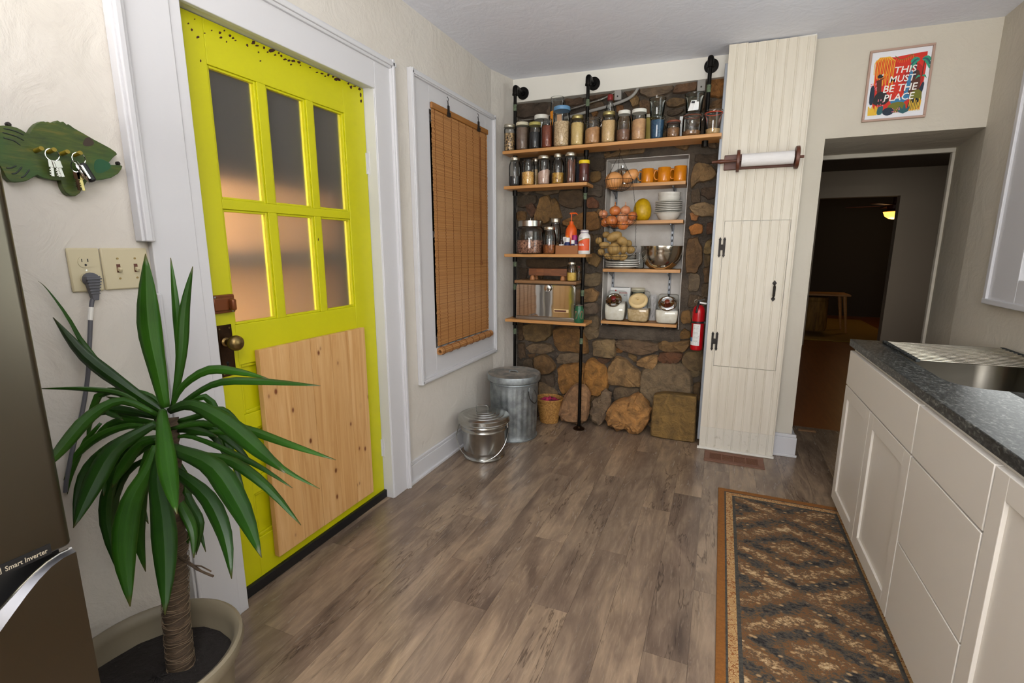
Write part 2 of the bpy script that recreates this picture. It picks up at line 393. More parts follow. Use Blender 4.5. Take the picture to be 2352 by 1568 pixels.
# rough sloping mortar sill under the niche
sl = MB(); N = 12; rows = [(NYB, .80), (3.80, .80), (3.745, .785), (3.725, .735), (3.735, .70), (3.80, .69)]
vs = []
for y, z in rows:
    for i in range(N+1): vs.append((NX0-.03+(NX1-NX0+.05)*i/N, y+random.uniform(-.006, .006), z+random.uniform(-.008, .008)-(.0 if 0 < i < N else .0)))
fs = [(j*(N+1)+i, j*(N+1)+i+1, (j+1)*(N+1)+i+1, (j+1)*(N+1)+i) for j in range(len(rows)-1) for i in range(N)]
sl.add(vs, fs).build('mortar_sill', 'mortar', wall_back, smooth=60)
# painted timber beam over the stone
struct(MB().box(-1.56, -.03, 3.68, 3.78, 2.478, 2.66).build('trim_1', 'white', smooth=0, bevel=.004))
# wall around the doorway on the right
OX0, OX1, OZ = .522, 1.272, 2.033
w = MB(); w.box(.414, OX0, 3.6, 4.25, 0, 2.72); w.box(OX0, 1.7, 3.6, 4.25, OZ, 2.72)
pl = [(OX1, 3.6), (1.362, 4.25), (1.9, 4.25), (1.9, 3.6)]
w.prism([(x, y, 0) for x, y in pl], [(x, y, OZ) for x, y in pl])
wall_door = struct(w.build('wall_doorway', 'plaster_side', smooth=0))
t = MB(); t.box(.50, 1.40, 4.225, 4.262, OZ-.028, OZ); t.box(1.343, 1.40, 4.225, 4.262, 0, OZ-.0285); t.box(.50, .535, 4.225, 4.262, 0, OZ-.028)
struct(t.build('trim_2', 'plaster_side', smooth=0, bevel=.003))  # trim in the darker wall colour, standing for the doorway's shade
# baseboards
b = MB(); b.box(.412, .552, 3.572, 3.598, 0, .135); b.box(.412, .548, 3.578, 3.598, .1352, .155); b.box(.524, .551, 3.599, 4.22, 0, .134); b.box(.412, .56, 3.562, 3.5715, 0, .018)
struct(b.build('baseboard_doorway', 'trim', smooth=0, bevel=.003))
b = MB(); b.box(WX, -1.601, 2.2, 3.42, 0, .115); b.box(WX, -1.605, 2.2, 3.42, .115, .135); b.box(WX, -1.588, 2.2, 3.42, 0, .018)
b.prism([(-1.601, 3.42, 0), (-1.538, 3.66, 0), (-1.558, 3.67, 0), (WX, 3.42, 0)], [(-1.601, 3.42, .13), (-1.538, 3.66, .13), (-1.558, 3.67, .13), (WX, 3.42, .13)])
struct(b.build('baseboard_left', 'trim', smooth=0, bevel=.003))
# right wall with the window over the sink
RX = 1.272; RY0, RY1, RZ0, RZ1 = .9, 2.955, 1.24, 2.2
w = MB(); w.box(RX, RX+.14, -1.85, RY0, 0, 2.72); w.box(RX, RX+.14, RY1, 3.6, 0, 2.72); w.box(RX, RX+.14, RY0, RY1, 0, RZ0); w.box(RX, RX+.14, RY0, RY1, RZ1, 2.72)
struct(w.build('wall_right', 'plaster_side', smooth=0))
win2 = MB(); 
win2.box(RX-.02, RX+.002, RY1, RY1+.26, 1.13, 2.36); win2.box(RX-.02, RX+.002, RY0-.15, RY0, 1.13, 2.36)
win2.box(RX-.02, RX+.002, RY0, RY1, RZ1, 2.36); win2.box(RX-.02, RX+.002, RY0, RY1, 1.13, RZ0)
win2.box(RX-.032, RX-.018, RY1+.24, RY1+.27, 1.115, 2.37); win2.box(RX-.034, RX-.018, RY0-.15, RY1+.27, 1.108, 1.135)
win2 = struct(win2.build('window_2', 'trim', smooth=0, bevel=.003))
f = MB(); f.box(RX+.03, RX+.07, RY0, RY1, RZ0, RZ0+.06); f.box(RX+.03, RX+.07, RY0, RY1, RZ1-.05, RZ1)
for yy in (RY0, (RY0+RY1)/2-.025, RY1-.05): f.box(RX+.03, RX+.07, yy, yy+.05, RZ0+.06, RZ1-.05)
f.build('sash', 'trim', win2, smooth=0, bevel=.003)
MB().box(RX+.048, RX+.052, RY0+.05, RY1-.05, RZ0+.06, RZ1-.05).build('pane', 'pane', win2, smooth=0)
# wall behind the photographer with a window opening added for the fill
w = MB(); w.box(-1.76, -1.1, -1.85, -1.7, 0, 2.72); w.box(.7, 1.42, -1.85, -1.7, 0, 2.72); w.box(-1.1, .7, -1.85, -1.7, 0, .95); w.box(-1.1, .7, -1.85, -1.7, 2.15, 2.72)
struct(w.build('wall_front', 'plaster', smooth=0))
w3 = MB(); w3.box(-1.2, -1.1, -1.71, -1.68, .85, 2.25); w3.box(.7, .8, -1.71, -1.68, .85, 2.25); w3.box(-1.1, .7, -1.71, -1.68, .85, .95); w3.box(-1.1, .7, -1.71, -1.68, 2.15, 2.25)
struct(w3.build('window_3', 'trim', smooth=0, bevel=.003))

# ---------------------------------------------------------------- left window: casing, sash, glass
cz0, cz1, cy0, cy1 = .585, 2.325, 2.378, 3.437
wn = MB(); ox = -1.606
wn.box(WX, ox, cy0, WY0, cz0, cz1); wn.box(WX, ox, WY1, cy1, cz0, cz1); wn.box(WX, ox, WY0, WY1, WZ1, cz1); wn.box(WX, ox, WY0, WY1, cz0, WZ0)
win1 = struct(wn.build('window_1', 'trim', smooth=0, bevel=.002))
mo = MB()                                                    # back band moulding
for (a, b2, c2, d2) in ((cy0-.008, cy0+.026, cz0-.008, cz1+.008), (cy1-.026, cy1+.008, cz0-.008, cz1+.008)):
    mo.box(WX, -1.592, a, b2, c2, d2); mo.box(WX, -1.586, a+.006, b2-.012, c2, d2)
for (c2, d2) in ((cz0-.008, cz0+.026), (cz1-.026, cz1+.008)):
    mo.box(WX, -1.592, cy0, cy1, c2, d2); mo.box(WX, -1.586, cy0, cy1, c2+.006, d2-.012)
mo.build('back_band', 'trim', win1, smooth=0, bevel=.003)
f = MB(); fx0, fx1 = -1.70, -1.66
f.box(fx0, fx1, WY0, WY0+.035, WZ0, WZ1); f.box(fx0, fx1, WY1-.035, WY1, WZ0, WZ1); f.box(fx0, fx1, WY0, WY1, WZ0, WZ0+.05); f.box(fx0, fx1, WY0, WY1, WZ1-.04, WZ1); f.box(fx0, fx1, WY0, WY1, 1.45, 1.49)
f.build('sash', 'trim', win1, smooth=0)
MB().box(-1.683, -1.679, WY0+.03, WY1-.03, WZ0+.04, WZ1-.03).build('pane', 'pane', win1, smooth=0)
MT['shrub'] = M('dark_shrub_green', (44, 48, 26), .9, var=(9, (20, 22, 14)))  # mottled dark green of the shrub
sh = MB()
for i in range(40): sh.ball((-2.5+random.uniform(-.2, .2), random.uniform(3.0, 5.2), random.uniform(.6, 2.4)), random.uniform(.2, .35), 8, 6)
tag(sh.build('shrub', 'shrub', smooth=60), 'dark green shrub outside, glimpsed past the left edge of the bamboo blind', 'shrub')

# ---------------------------------------------------------------- door casing and jambs
cx = -1.598
t = MB()
t.box(WX, cx, .958, 1.10, 0, 2.27); t.box(WX, cx, 2.068, 2.192, 0, 2.27); t.box(WX, cx, 1.10, 2.068, 2.14, 2.27)
t.box(-1.74, cx-.004, 1.088, 1.137, 0, 2.158); t.box(-1.74, cx-.004, 2.062, 2.085, 0, 2.158); t.box(-1.74, cx-.004, 1.10, 2.07, 2.146, 2.17)
struct(t.build('trim_3', 'trim', smooth=0, bevel=.003))
t = MB()
def band(t, y0, y1, z0, z1):
    t.box(WX, -1.586, y0, y1, z0, z1)
    if y1-y0 < .1: t.box(WX, -1.577, y0+.008, y1-.012, z0, z1)
    else: t.box(WX, -1.577, y0, y1, z0+.012, z1-.008)
band(t, .925, .958+.006, 1.402, 2.31); band(t, 2.186, 2.222, 0, 2.31); band(t, .925, 2.222, 2.264, 2.305)
band(t, .935, .962, 0, 1.245)
struct(t.build('trim_4', 'trim', smooth=0, bevel=.004))

# ---------------------------------------------------------------- the yellow-green door
DX = -1.662
dy0, dy1, dz0, dz1 = 1.14, 2.06, .012, 2.144
gy = [(1.252, 1.446), (1.486, 1.686), (1.724, 1.915)]; gz = [(1.10, 1.522), (1.556, 2.0)]
d = MB(); xb = DX-.042
# stiles, rails and muntins as bars between the openings
d.box(xb, DX, dy0, gy[0][0], dz0, dz1); d.box(xb, DX, gy[2][1], dy1, dz0, dz1)
d.box(xb, DX, gy[0][0], gy[2][1], gz[1][1], dz1); d.box(xb, DX, gy[0][0], gy[2][1], gz[0][1], gz[1][0])
for a, b2 in ((gy[0][1], gy[1][0]), (gy[1][1], gy[2][0])):
    for z0, z1 in gz: d.box(xb, DX, a, b2, z0, z1)
pz = [(.215, .41), (.478, .68), (.745, .945)]; prev = dz0
for z0, z1 in pz:
    d.box(xb, DX, gy[0][0], gy[2][1], prev, z0); d.box(xb, DX-.018, gy[0][0], gy[2][1], z0, z1); prev = z1
d.box(xb, DX, gy[0][0], gy[2][1], prev, gz[0][0])
door = struct(d.build('door_1', 'door', smooth=0, bevel=.002))
for (a, b2) in gy:
    for (z0, z1) in gz:
        g = MB().box(DX-.026, DX-.021, a, b2, z0, z1).build('pane', 'frosted', door, smooth=0)
        gb = MB(); k = .009
        gb.box(DX-.021, DX-.006, a, a+k, z0, z1); gb.box(DX-.021, DX-.006, b2-k, b2, z0, z1); gb.box(DX-.021, DX-.006, a+k, b2-k, z0, z0+k); gb.box(DX-.021, DX-.006, a+k, b2-k, z1-k, z1)
        gb.build('glazing_bead', 'door', g, smooth=0, bevel=.002)
for z0, z1 in pz:
    gb = MB(); a, b2 = gy[0][0], gy[2][1]; k = .014
    gb.box(DX-.018, DX-.008, a, a+k, z0, z1); gb.box(DX-.018, DX-.008, a+k, b2, z0, z0+k); gb.box(DX-.018, DX-.008, a+k, b2, z1-k, z1)
    gb.build('panel_moulding', 'door', door, smooth=0, bevel=.003)
MB().box(DX-.03, DX+.016, dy0-.004, dy1+.004, .002, .046).build('door_sweep', 'black', door, smooth=0, bevel=.003)
# chipped paint along the head of the door
ch = MB()
spots = [(397,70,9,15),(396,48,6,8),(402,96,5,5),(393,30,5,4),(412,62,3,3),(432,54,3,2),(440,68,3,4),(454,85,4,3),(447,44,2,2),(505,75,3,3),(507,86,3,3),(515,70,2,2),(528,82,3,3),(535,88,3,3),(520,96,2,2),(541,93,3,2),(568,104,3,3),(582,98,5,4),(590,105,4,3),(594,120,2,2),(606,110,3,3),(625,116,8,5),(632,126,3,2),(646,128,3,3),(655,136,5,3),(664,139,4,3),(674,140,5,4),(686,143,4,3),(668,148,3,2),(640,122,2,2),(712,155,3,2),(728,166,3,2),(740,169,4,2),(754,172,3,3),(772,182,7,4),(779,184,4,3),(765,176,3,2),(800,192,3,3),(806,200,3,5),(815,198,4,2),(826,205,3,4),(828,218,2,6),(829,232,2,4),(735,505,0,0),(420,145,1,1),(461,140,2,3),(731,550,1,4),(598,140,2,2),(615,120,2,2),(470,76,2,2),(486,70,2,2),(690,150,2,2),(747,175,2,2),(403,84,4,4)]
for (x, y, a, b2) in spots:
    if not a: continue
    a *= random.uniform(.85, 1.2); b2 *= random.uniform(.85, 1.2)
    n_ = 9; ring = []
    for i in range(n_):
        q = 2*PI*i/n_; k = random.uniform(.65, 1.2); p = onX(x+a*k*math.cos(q), y+b2*k*math.sin(q), DX)
        ring.append((DX+.0006, min(max(p.y, dy0+.001), dy1-.001), min(p.z, dz1-.001)))
    ch.prism(ring, [(DX-.001, p[1], p[2]) for p in ring])
ch.build('paint_chips', 'rust_chip', door, smooth=0)
# pine panel screwed over the lower half
by0, by1, bz0, bz1 = 1.318, 1.935, .098, .992
pb = MB().box(DX+.001, DX+.008, by0+.004, by1-.004, bz0+.004, bz1-.004).build('pine_panel', 'pine', door, smooth=0)
pe = [by0, 1.462, 1.578, 1.70, 1.815, by1]
for i in range(5): MB().box(DX+.006, DX+.030-.0012*(i % 2), pe[i]+.0006, pe[i+1]-.0006, bz0, bz1).build('board', 'pine', pb, smooth=0, bevel=.0015)
# rim lock, knob plate, knob, hinges
L = MB(); L.box(DX, DX+.022, 1.148, 1.245, 1.152, 1.218); L.box(DX+.02, DX+.03, 1.158, 1.236, 1.162, 1.208)
lock = L.build('rim_lock', 'brownlock', door, bevel=.004)
L = MB(); L.box(DX+.002, DX+.036, 1.108, 1.143, 1.145, 1.222); L.box(DX+.034, DX+.042, 1.113, 1.138, 1.158, 1.208); L.build('lock_keeper', 'brownlock', lock, bevel=.006)
L = MB(); L.obox((DX+.04, 1.222, 1.182), (.022, .018, .042)); L.build('thumb_turn', 'brownlock', lock, bevel=.006)
for (y, z) in ((1.168, 1.212), (1.232, 1.158)): MB().cyl((DX+.02, y, z), (DX+.0235, y, z), .004, n=10).build('screw', 'steel', lock)
L = MB(); L.box(DX, DX+.005, 1.17, 1.233, .915, 1.107); L.box(DX+.004, DX+.007, 1.178, 1.225, .923, 1.099)
plate = L.build('escutcheon', 'bronze', door, bevel=.0025)
L = MB(); L.cyl((DX+.006, 1.2, .966), (DX+.0085, 1.2, .966), .006, n=12); L.box(DX+.006, DX+.0085, 1.197, 1.203, .948, .964); L.build('keyhole', 'black', plate)
for (y, z) in ((1.182, 1.095), (1.221, 1.095), (1.182, .927), (1.221, .927)): MB().cyl((DX+.006, y, z), (DX+.009, y, z), .0035, n=8).build('screw', 'brass', plate)
rx = Matrix.Rotation(PI/2, 3, 'Y')
kn = MB(); kn.lathe([(.016, .006), (.017, .012), (.011, .016), (.010, .036), (.016, .042), (.026, .05), (.0285, .062), (.0265, .073), (.018, .081), (.0, .083)], (DX, 1.2, 1.045), 24, rx, True, False)
kn.build('door_knob', 'brass', door, smooth=50)
for (z0, z1) in ((1.748, 1.848), (.248, .345)):
    h = MB(); h.box(DX-.004, DX+.004, 2.05, 2.078, z0, z1)
    for i in range(5): zz = z0+(z1-z0)*i/5; h.cyl((DX+.012, 2.068, zz+.001), (DX+.012, 2.068, zz+(z1-z0)/5-.001), .0075, n=10)
    h.ball((DX+.012, 2.068, z1+.005), .008); h.ball((DX+.012, 2.068, z0-.005), .008)
    h.build('hinge', 'trim', door)
# porch beyond the frosted panes
MT['porch_dark'] = M('porch_dark_boards', (62, 58, 54), .9)
MT['porch_tan'] = M('porch_tan_panel', (226, 176, 128), .8)
MT['porch_grey'] = M('porch_grey_rail', (96, 90, 86), .7)
p = MB(); p.box(-3.2, -1.78, .2, 3.9, -.05, 0); p.box(-3.2, -3.1, .2, 3.9, 0, 2.7); p.box(-3.2, -1.78, .2, .3, 0, 2.7); p.box(-3.2, -1.78, 2.9, 3.0, 0, 2.7); p.box(-3.2, -1.78, .2, 3.9, 2.6, 2.7)
struct(p.build('wall_porch', 'porch_dark', smooth=0))
cab = thing('porch_screen', 'tan panel with a grey rail on the porch, blurred behind the frosted door panes', 'screen', (-2.1, 1.6, 0))
B('panel', 'porch_tan', cab, -2.12, -2.08, .9, 2.30, 0, 1.69, .01)
B('rail', 'porch_grey', cab, -2.075, -1.99, .9, 2.30, 1.30, 1.372, .01)
area('porch_panel_fill', (-1.84, .62, 1.5), (-2.1, 1.7, 1.15), .35, 68, (1, .93, .84), .6)  # added light inside the closed porch, aimed at the tan panel
# ================================================================ FRIDGE, PLANT, WALL PIECES ON THE LEFT
FX, FYE = -1.0, .405
fr = thing('refrigerator', 'tall dark stainless refrigerator at the left edge of the photo, in front of the plant', 'refrigerator', (-1.3, .06, 0))
B('body', 'fridge_side', fr, -1.6, -1.055, -.29, .395, .02, 1.76, .006)
zs = .872
def roundbox(mb, x0, x1, y0, y1, z0, z1, r):   # rounded vertical front edges
    pts = [(x0, y0), (x1-r, y0)] + [(x1-r+r*math.sin(a), y0+r-r*math.cos(a)) for a in np.linspace(0, PI/2, 5)][1:] + [(x1-r+r*math.cos(a), y1-r+r*math.sin(a)) for a in np.linspace(0, PI/2, 5)] + [(x0, y1)]
    mb.prism([(x, y, z0) for x, y in pts], [(x, y, z1) for x, y in pts])
d1 = MB(); roundbox(d1, -1.05, FX, -.29, FYE, zs+.006, 1.75, .014); up = d1.build('upper_door', 'fridge', fr, bevel=.004)
# lower drawer door with a scooped grip along its top edge
d2 = MB(); ys = np.linspace(-.29, FYE, 40); yc = (-.29+FYE)/2
def scoop(y):
    k = min(max((FYE-.012-abs(y-yc)-yc)/.16, 0), 1); return k*k*(3-2*k)
top = [(y, zs-.006-.078*scoop(y)) for y in ys]
front = [(FX+.002, y, z-.004-.03*scoop(y)) for y, z in top] + [(FX+.002, FYE, .06), (FX+.002, -.29, .06)]
back = [(FX-.03, y, z-.034) for y, z in top] + [(FX-.03, FYE, .06), (FX-.03, -.29, .06)]
d2.prism(front, back); lo = d2.build('lower_door', 'fridge', fr, smooth=25)
cb = MB(); n2_ = len(top); cb.add([(FX+.002, y, z-.004-.03*scoop(y)) for y, z in top]+[(FX-.011, y, z) for y, z in top]+[(FX-.03, y, z-.034) for y, z in top], [(i, i+1, n2_+i+1, n2_+i) for i in range(n2_-1)]+[(n2_+i, n2_+i+1, 2*n2_+i+1, 2*n2_+i) for i in range(n2_-1)])
MT['grip'] = metal('satin_grip_steel', (112, 112, 114), .45); cb.build('grip_bevel', 'grip', lo, smooth=25)
B('door_core', 'fridge_side', lo, -1.05, FX-.013, -.28, FYE-.006, .06, zs-.085)
MB().box(-1.052, FX-.035, -.285, FYE-.008, zs-.09, zs+.004).build('grip_recess', 'black', lo, smooth=0)
gl = MB(); gl.tube([(FX-.011, y, z) for y, z in top], .0022, 8); gl.build('grip_trim', 'chrome', lo)
lb = MB(); lb.box(FX-.001, FX+.0012, .24, .374, .878, .8965); lb.build('badge', 'black', up, smooth=0)
plain('label_grey', (170, 160, 140), .5)
tx = MB(); text_mesh(tx, 'Smart Inverter', (FX+.0016, .3425, .887), (0, 1, 0), (0, 0, 1), .053, .0085)
for (a, b2, c2, e2) in ((.300, .304, .882, .883), (.300, .304, .892, .893), (.300, .301, .882, .893), (.3105, .3115, .882, .893), (.307, .3115, .882, .883), (.307, .3115, .892, .893)): tx.box(FX+.0013, FX+.0018, a, b2, c2, e2)
tx.build('lettering', 'label_grey', up, smooth=0)

# ---- potted yucca
PC = Vector((-1.25, .618, 0)); PR, PZ = .2, .38
pot = thing('potted_yucca', 'leafy yucca with a bare ringed cane in a taupe pot beside the yellow door', 'plant', PC)
plain('pot', (122, 112, 92), .5); MT['soil'] = M('dark_potting_soil', (30, 24, 20), .95, var=(70, (150, 140, 128), .68, .76), bump=(70, 1, .01))
pm = MB(); pm.lathe([(.135, 0), (.14, .01), (.165, .2), (.178, PZ-.045), (.196, PZ-.04), (PR+.003, PZ-.02), (PR, PZ-.004), (.192, PZ), (.182, PZ-.006), (.176, PZ-.03), (.17, .27), (.15, .25)], PC, 48, None, True, False)
pm.build('pot', 'pot', pot, smooth=50)
so = MB(); N = 20; vs = []; fs = []
for j in range(6):
    for i in range(N): q = 2*PI*i/N; r = .172*j/5+.0005; vs.append(PC+Vector((r*math.cos(q), r*math.sin(q), .305+random.uniform(-.006, .006))))
for j in range(5):
    for i in range(N): fs.append((j*N+i, j*N+(i+1)%N, (j+1)*N+(i+1)%N, (j+1)*N+i))
so.add(vs, fs).build('soil', 'soil', pot, smooth=60)
CB = onZ(415, 1525, .31); dd = (CB-CAM).dot(_f)
tp = [CB+Vector((0, 0, -.02)), onD(404, 1400, dd+.01), onD(402, 1250, dd+.03), onD(392, 1100, dd+.04), onD(384, 960, dd+.05)]
MT['cane'] = M('brown_cane_bark', (88, 70, 50), .8, var=(30, (58, 44, 30)), bump=(60, .6), stretch=(1, 1, 6))
cn = MB(); sp = spline(tp, 16); cn.tube(sp, [.031+.003*math.sin(i*2.1)-.006*i/len(sp) for i in range(len(sp))], 16); cn.build('cane', 'cane', pot, smooth=70)
MT['ring'] = M('pale_leaf_scar', (112, 94, 72), .8)
rg = MB()
for i in range(2, 34):
    p = sp[i]; rg.tube([p+Vector((.0318*math.cos(q), .0318*math.sin(q), .005*math.sin(q+i*1.7)+.002*math.sin(3*q+i))) for q in np.linspace(0, 2*PI, 17)[:-1]], .0009, 5, True)
rg.build('leaf_scars', 'ring', pot)
sk = MB()                                               # ragged dry bark under the crown
for i in range(16):
    p = onD(392+random.uniform(-10, 8), random.uniform(1020, 1300), dd+.03); q = random.uniform(0, 2*PI)
    v = Vector((math.cos(q), math.sin(q), 0)); sk.add([p+v*.025, p+v*.034+Vector((0, 0, -.05)), p+v.cross(Vector((0, 0, 1)))*.02+v*.03+Vector((0, 0, -.06)), p+v.cross(Vector((0, 0, 1)))*.022+v*.022], [(0, 1, 2, 3)])
sk.build('dry_bark', 'cane', pot)
tw = MB(); tw.tube(spline([onD(398, 1270, dd+.02), onD(430, 1290, dd), onD(460, 1310, dd), onD(490, 1323, dd-.01)], 5), [.004]*10+[.003]*6, 6); tw.tube([onD(440, 1297, dd), onD(462, 1300, dd), onD(485, 1312, dd)], .002, 5); tw.build('twig', 'cane', pot)
def leafmat():
    t = NT('yucca_leaf'); t.pr(.37); tc = t.n('ShaderNodeTexCoord'); sp_ = t.n('ShaderNodeSeparateXYZ'); t.l(tc.outputs['UV'], sp_.inputs[0])
    u = sp_.outputs[0]; v = t.coord((1, 1, 1), rnd=3); m = t.math('ABSOLUTE', t.math('SUBTRACT', u, .5))
    n_ = t.noise(v, 8, 3); st = t.n('ShaderNodeCombineXYZ'); t.l(t.math('MULTIPLY', u, 26), st.inputs[0]); nz = t.noise(st.outputs[0], 1.5, 2)
    c = t.ramp(n_, [(.3, (24, 68, 10)), (.7, (48, 98, 22))]); c = t.mix(t.ramp(nz, [(.35, (0, 0, 0)), (.65, (150, 150, 150))]), c, lin((80, 128, 36)))
    c = t.mix(t.ramp(m, [(.0, (140, 140, 140)), (.1, (0, 0, 0))]), c, lin((70, 120, 46)))
    c = t.mix(t.ramp(m, [(.46, (0, 0, 0)), (.495, (160, 160, 160))]), c, lin((120, 140, 60)))
    c = t.mix(t.ramp(sp_.outputs[1], [(.93, (0, 0, 0)), (1, (230, 230, 230))]), c, lin((110, 90, 52)))
    oi = t.n('ShaderNodeObjectInfo'); c = t.mix(1.0, c, t.ramp(oi.outputs['Random'], [(0, (150, 156, 140)), (1, (236, 236, 214))]), 'MULTIPLY')
    t.base(c); t.b.inputs['Specular IOR Level'].default_value = .35
    t.bump(nz, .1, .002); return t.m
MT['leaf'] = leafmat()
def leaf(pts, wpx, d0, d1, twist=0, K=14):
    """pts in the 800x1008 study crop, d0/d1 = depth offsets at base and tip"""
    ps = []
    for i, (cx_, cy_) in enumerate(pts):
        k = i/(len(pts)-1); ps.append(onD(cx_*.643, 560+cy_*.643, dd+d0+(d1-d0)*k**1.3))
    sp_ = spline(ps, max(3, K//(len(ps)-1))); n_ = len(sp_); L_ = [0]
    for i in range(1, n_): L_.append(L_[-1]+(sp_[i]-sp_[i-1]).length)
    me_v = []; uv = []; W_ = wpx*.643*dd/FPX
    for i, p in enumerate(sp_):
        s = L_[i]/L_[-1]; t = (sp_[min(i+1, n_-1)]-sp_[max(i-1, 0)]).normalized(); view = (p-CAM).normalized()
        side = t.cross(view).normalized(); nrm = side.cross(t).normalized()
        a = twist*(.4+s); side2 = (side*math.cos(a)+nrm*math.sin(a)).normalized(); nrm2 = side2.cross(t).normalized()
        w = W_*.335*(.36+.64*min(1, s/.5)**.85)*(1-max(0, (s-.5)/.5)**1.9) + .0004
        for j, u in enumerate((-1, -.55, 0, .55, 1)):
            q_ = p + side2*(u*w) + nrm2*(abs(u)*w*.42); q_.x = max(q_.x, -1.60 if q_.y < .915 else -1.565); me_v.append(q_); uv.append((.5+u/2, s))
    fs = [(i*5+j, i*5+j+1, (i+1)*5+j+1, (i+1)*5+j) for i in range(n_-1) for j in range(4)]
    o = MB().add(me_v, fs).build('leaf', 'leaf', pot, smooth=40, fixn=False)
    ul = o.data.uv_layers.new(name='UVMap')
    for lp in o.data.loops: ul.data[lp.index].uv = uv[lp.vertex_index]
    m = o.modifiers.new('thickness', 'SOLIDIFY'); m.thickness = .0012
LV = [
 ([(590,585),(565,470),(528,280),(520,35)], 112, .05, .0, .25), ([(618,570),(640,400),(628,230),(610,50)], 40, .06, .06, .2), ([(622,560),(650,400),(662,230),(688,80)], 58, .06, .03, -.3),
 ([(585,600),(460,520),(300,400),(190,262)], 72, .05, -.02, .35), ([(560,590),(400,470),(200,275),(65,160),(30,128)], 34, .08, .02, .5),
 ([(560,620),(450,545),(330,522),(145,516)], 34, .06, -.08, .7), ([(560,610),(440,560),(330,610),(230,720),(150,815)], 58, .04, -.30, .1),
 ([(560,640),(500,672),(400,740),(320,880),(262,1015)], 92, .02, -.16, -.15), ([(540,650),(400,720),(300,830),(262,1010)], 55, .08, .0, .3),
 ([(560,720),(530,810),(470,920),(445,1080),(465,1295)], 106, -.01, -.14, .05), ([(575,740),(560,840),(580,980),(590,1140),(590,1325)], 106, -.02, -.18, -.1),
 ([(582,590),(582,640),(600,800),(632,965)], 86, .0, -.16, .1), ([(600,600),(680,575),(800,635),(920,735),(1020,818)], 88, .01, -.18, -.15),
 ([(612,585),(650,510),(740,450),(850,455),(960,482)], 48, .05, -.02, .35), ([(615,600),(690,540),(790,492),(950,490),(1145,507)], 42, .03, -.08, .5),
 ([(610,660),(720,640),(860,655),(1020,710),(1200,772)], 44, .03, -.06, .3), ([(620,690),(780,670),(900,700),(1010,800),(1142,875)], 34, .06, .02, .3),
 ([(590,720),(650,745),(760,800),(860,950),(935,1120)], 108, -.02, -.22, -.2), ([(590,790),(650,830),(740,910),(800,1040),(828,1196)], 84, .0, -.1, -.3),
 ([(610,740),(720,755),(830,775),(960,870),(1075,1005)], 56, .02, -.08, .4), ([(590,850),(640,920),(690,1020),(692,1122)], 54, .04, .0, .3),
 ([(600,600),(730,545),(790,640),(830,760),(876,892)], 46, .10, .08, .2), ([(560,640),(470,630),(390,650),(310,728)], 46, .10, .08, .2),
 ([(540,640),(380,600),(260,640),(190,740)], 36, .10, .06, .3), ([(540,760),(450,820),(400,960),(430,1170),(440,1240)], 56, .10, .08, .2),
 ([(540,700),(430,760),(380,840),(370,900)], 50, .08, .05, .2), ([(580,650),(680,640),(770,690),(820,760),(905,790)], 40, .10, .10, .4),
 ([(600,700),(690,690),(900,780),(1045,872)], 30, .05, .0, .2), ([(560,620),(470,600),(385,592),(440,630)], 50, .09, .06, .2), ([(600,860),(660,940),(690,980),(655,1110)], 30, .06, .05, .1),
 ([(580,680),(650,660),(720,670),(780,690)], 46, .06, .02, .2), ([(560,700),(500,720),(440,800),(400,870)], 60, .06, .03, .2), ([(540,690),(520,780),(500,900),(530,1000)], 50, .09, .08, .1),
 ([(560,640),(540,560),(440,560),(380,545)], 46, .11, .1, .2), ([(590,800),(640,880),(650,960),(705,1010),(735,1100)], 36, .09, .08, .1), ([(360,640),(250,770),(225,830),(228,890)], 34, .08, .06, .1)]
LV += [([(570,700),(470,760),(395,860),(380,1000),(430,1190)], 62, .07, .06, .1), ([(560,690),(430,720),(340,790),(290,900),(275,990)], 60, .06, .03, .1), ([(600,780),(640,840),(680,930),(715,1000),(700,1110)], 50, .06, .05, .1),
 ([(590,720),(540,800),(500,900),(495,1040),(520,1170)], 74, .05, .04, .1), ([(600,740),(650,820),(660,900),(640,1000),(615,1100)], 66, .06, .05, -.1), ([(600,660),(720,640),(820,700),(880,760),(900,790)], 46, .07, .06, .2), ([(560,660),(460,650),(350,690),(270,760),(215,840)], 44, .08, .05, .2), ([(590,640),(560,560),(480,530),(350,545),(310,720)], 40, .1, .08, .2), ([(600,640),(690,620),(790,590),(860,640)], 40, .08, .06, .3)]
for a in LV: leaf(*a)

# ---- outlet, plug, switch plate
plain('ivory', (198, 186, 152), .4); plain('plug', (92, 92, 98), .5)
def plate_thing(name, label, cat, y0, y1):
    t = thing(name, label, cat, (WX, (y0+y1)/2, 1.26)); B('cover', 'ivory', t, WX, WX+.008, y0, y1, 1.264, 1.383, .004); return t
ot = plate_thing('wall_outlet', 'ivory wall outlet with a grey plug in its lower socket', 'outlet', .748, .824)
for zc in (1.345, 1.30):
    rc = MB(); pts = [(WX+.0095, .786+.017*math.cos(q), zc+max(-.0145, min(.0145, .017*math.sin(q)))) for q in np.linspace(0, 2*PI, 25)[:-1]]
    rc.prism(pts, [(WX+.006, p[1], p[2]) for p in pts]); s = rc.build('socket', 'ivory', ot)
    if zc > 1.32:
        sl_ = MB(); sl_.box(WX+.009, WX+.0098, .7775, .7795, zc, zc+.009); sl_.box(WX+.009, WX+.0098, .791, .7935, zc, zc+.009); sl_.cyl((WX+.009, .786, zc-.008), (WX+.0098, .786, zc-.008), .003, n=10); sl_.build('slot', 'black', s, smooth=0)
MB().cyl((WX+.007, .786, 1.3225), (WX+.0092, .786, 1.3225), .0025, n=8).build('screw', 'steel', ot)
pg = thing('power_cord', 'grey appliance plug and cord hanging from the wall outlet', 'cord', (WX+.02, .79, .2))
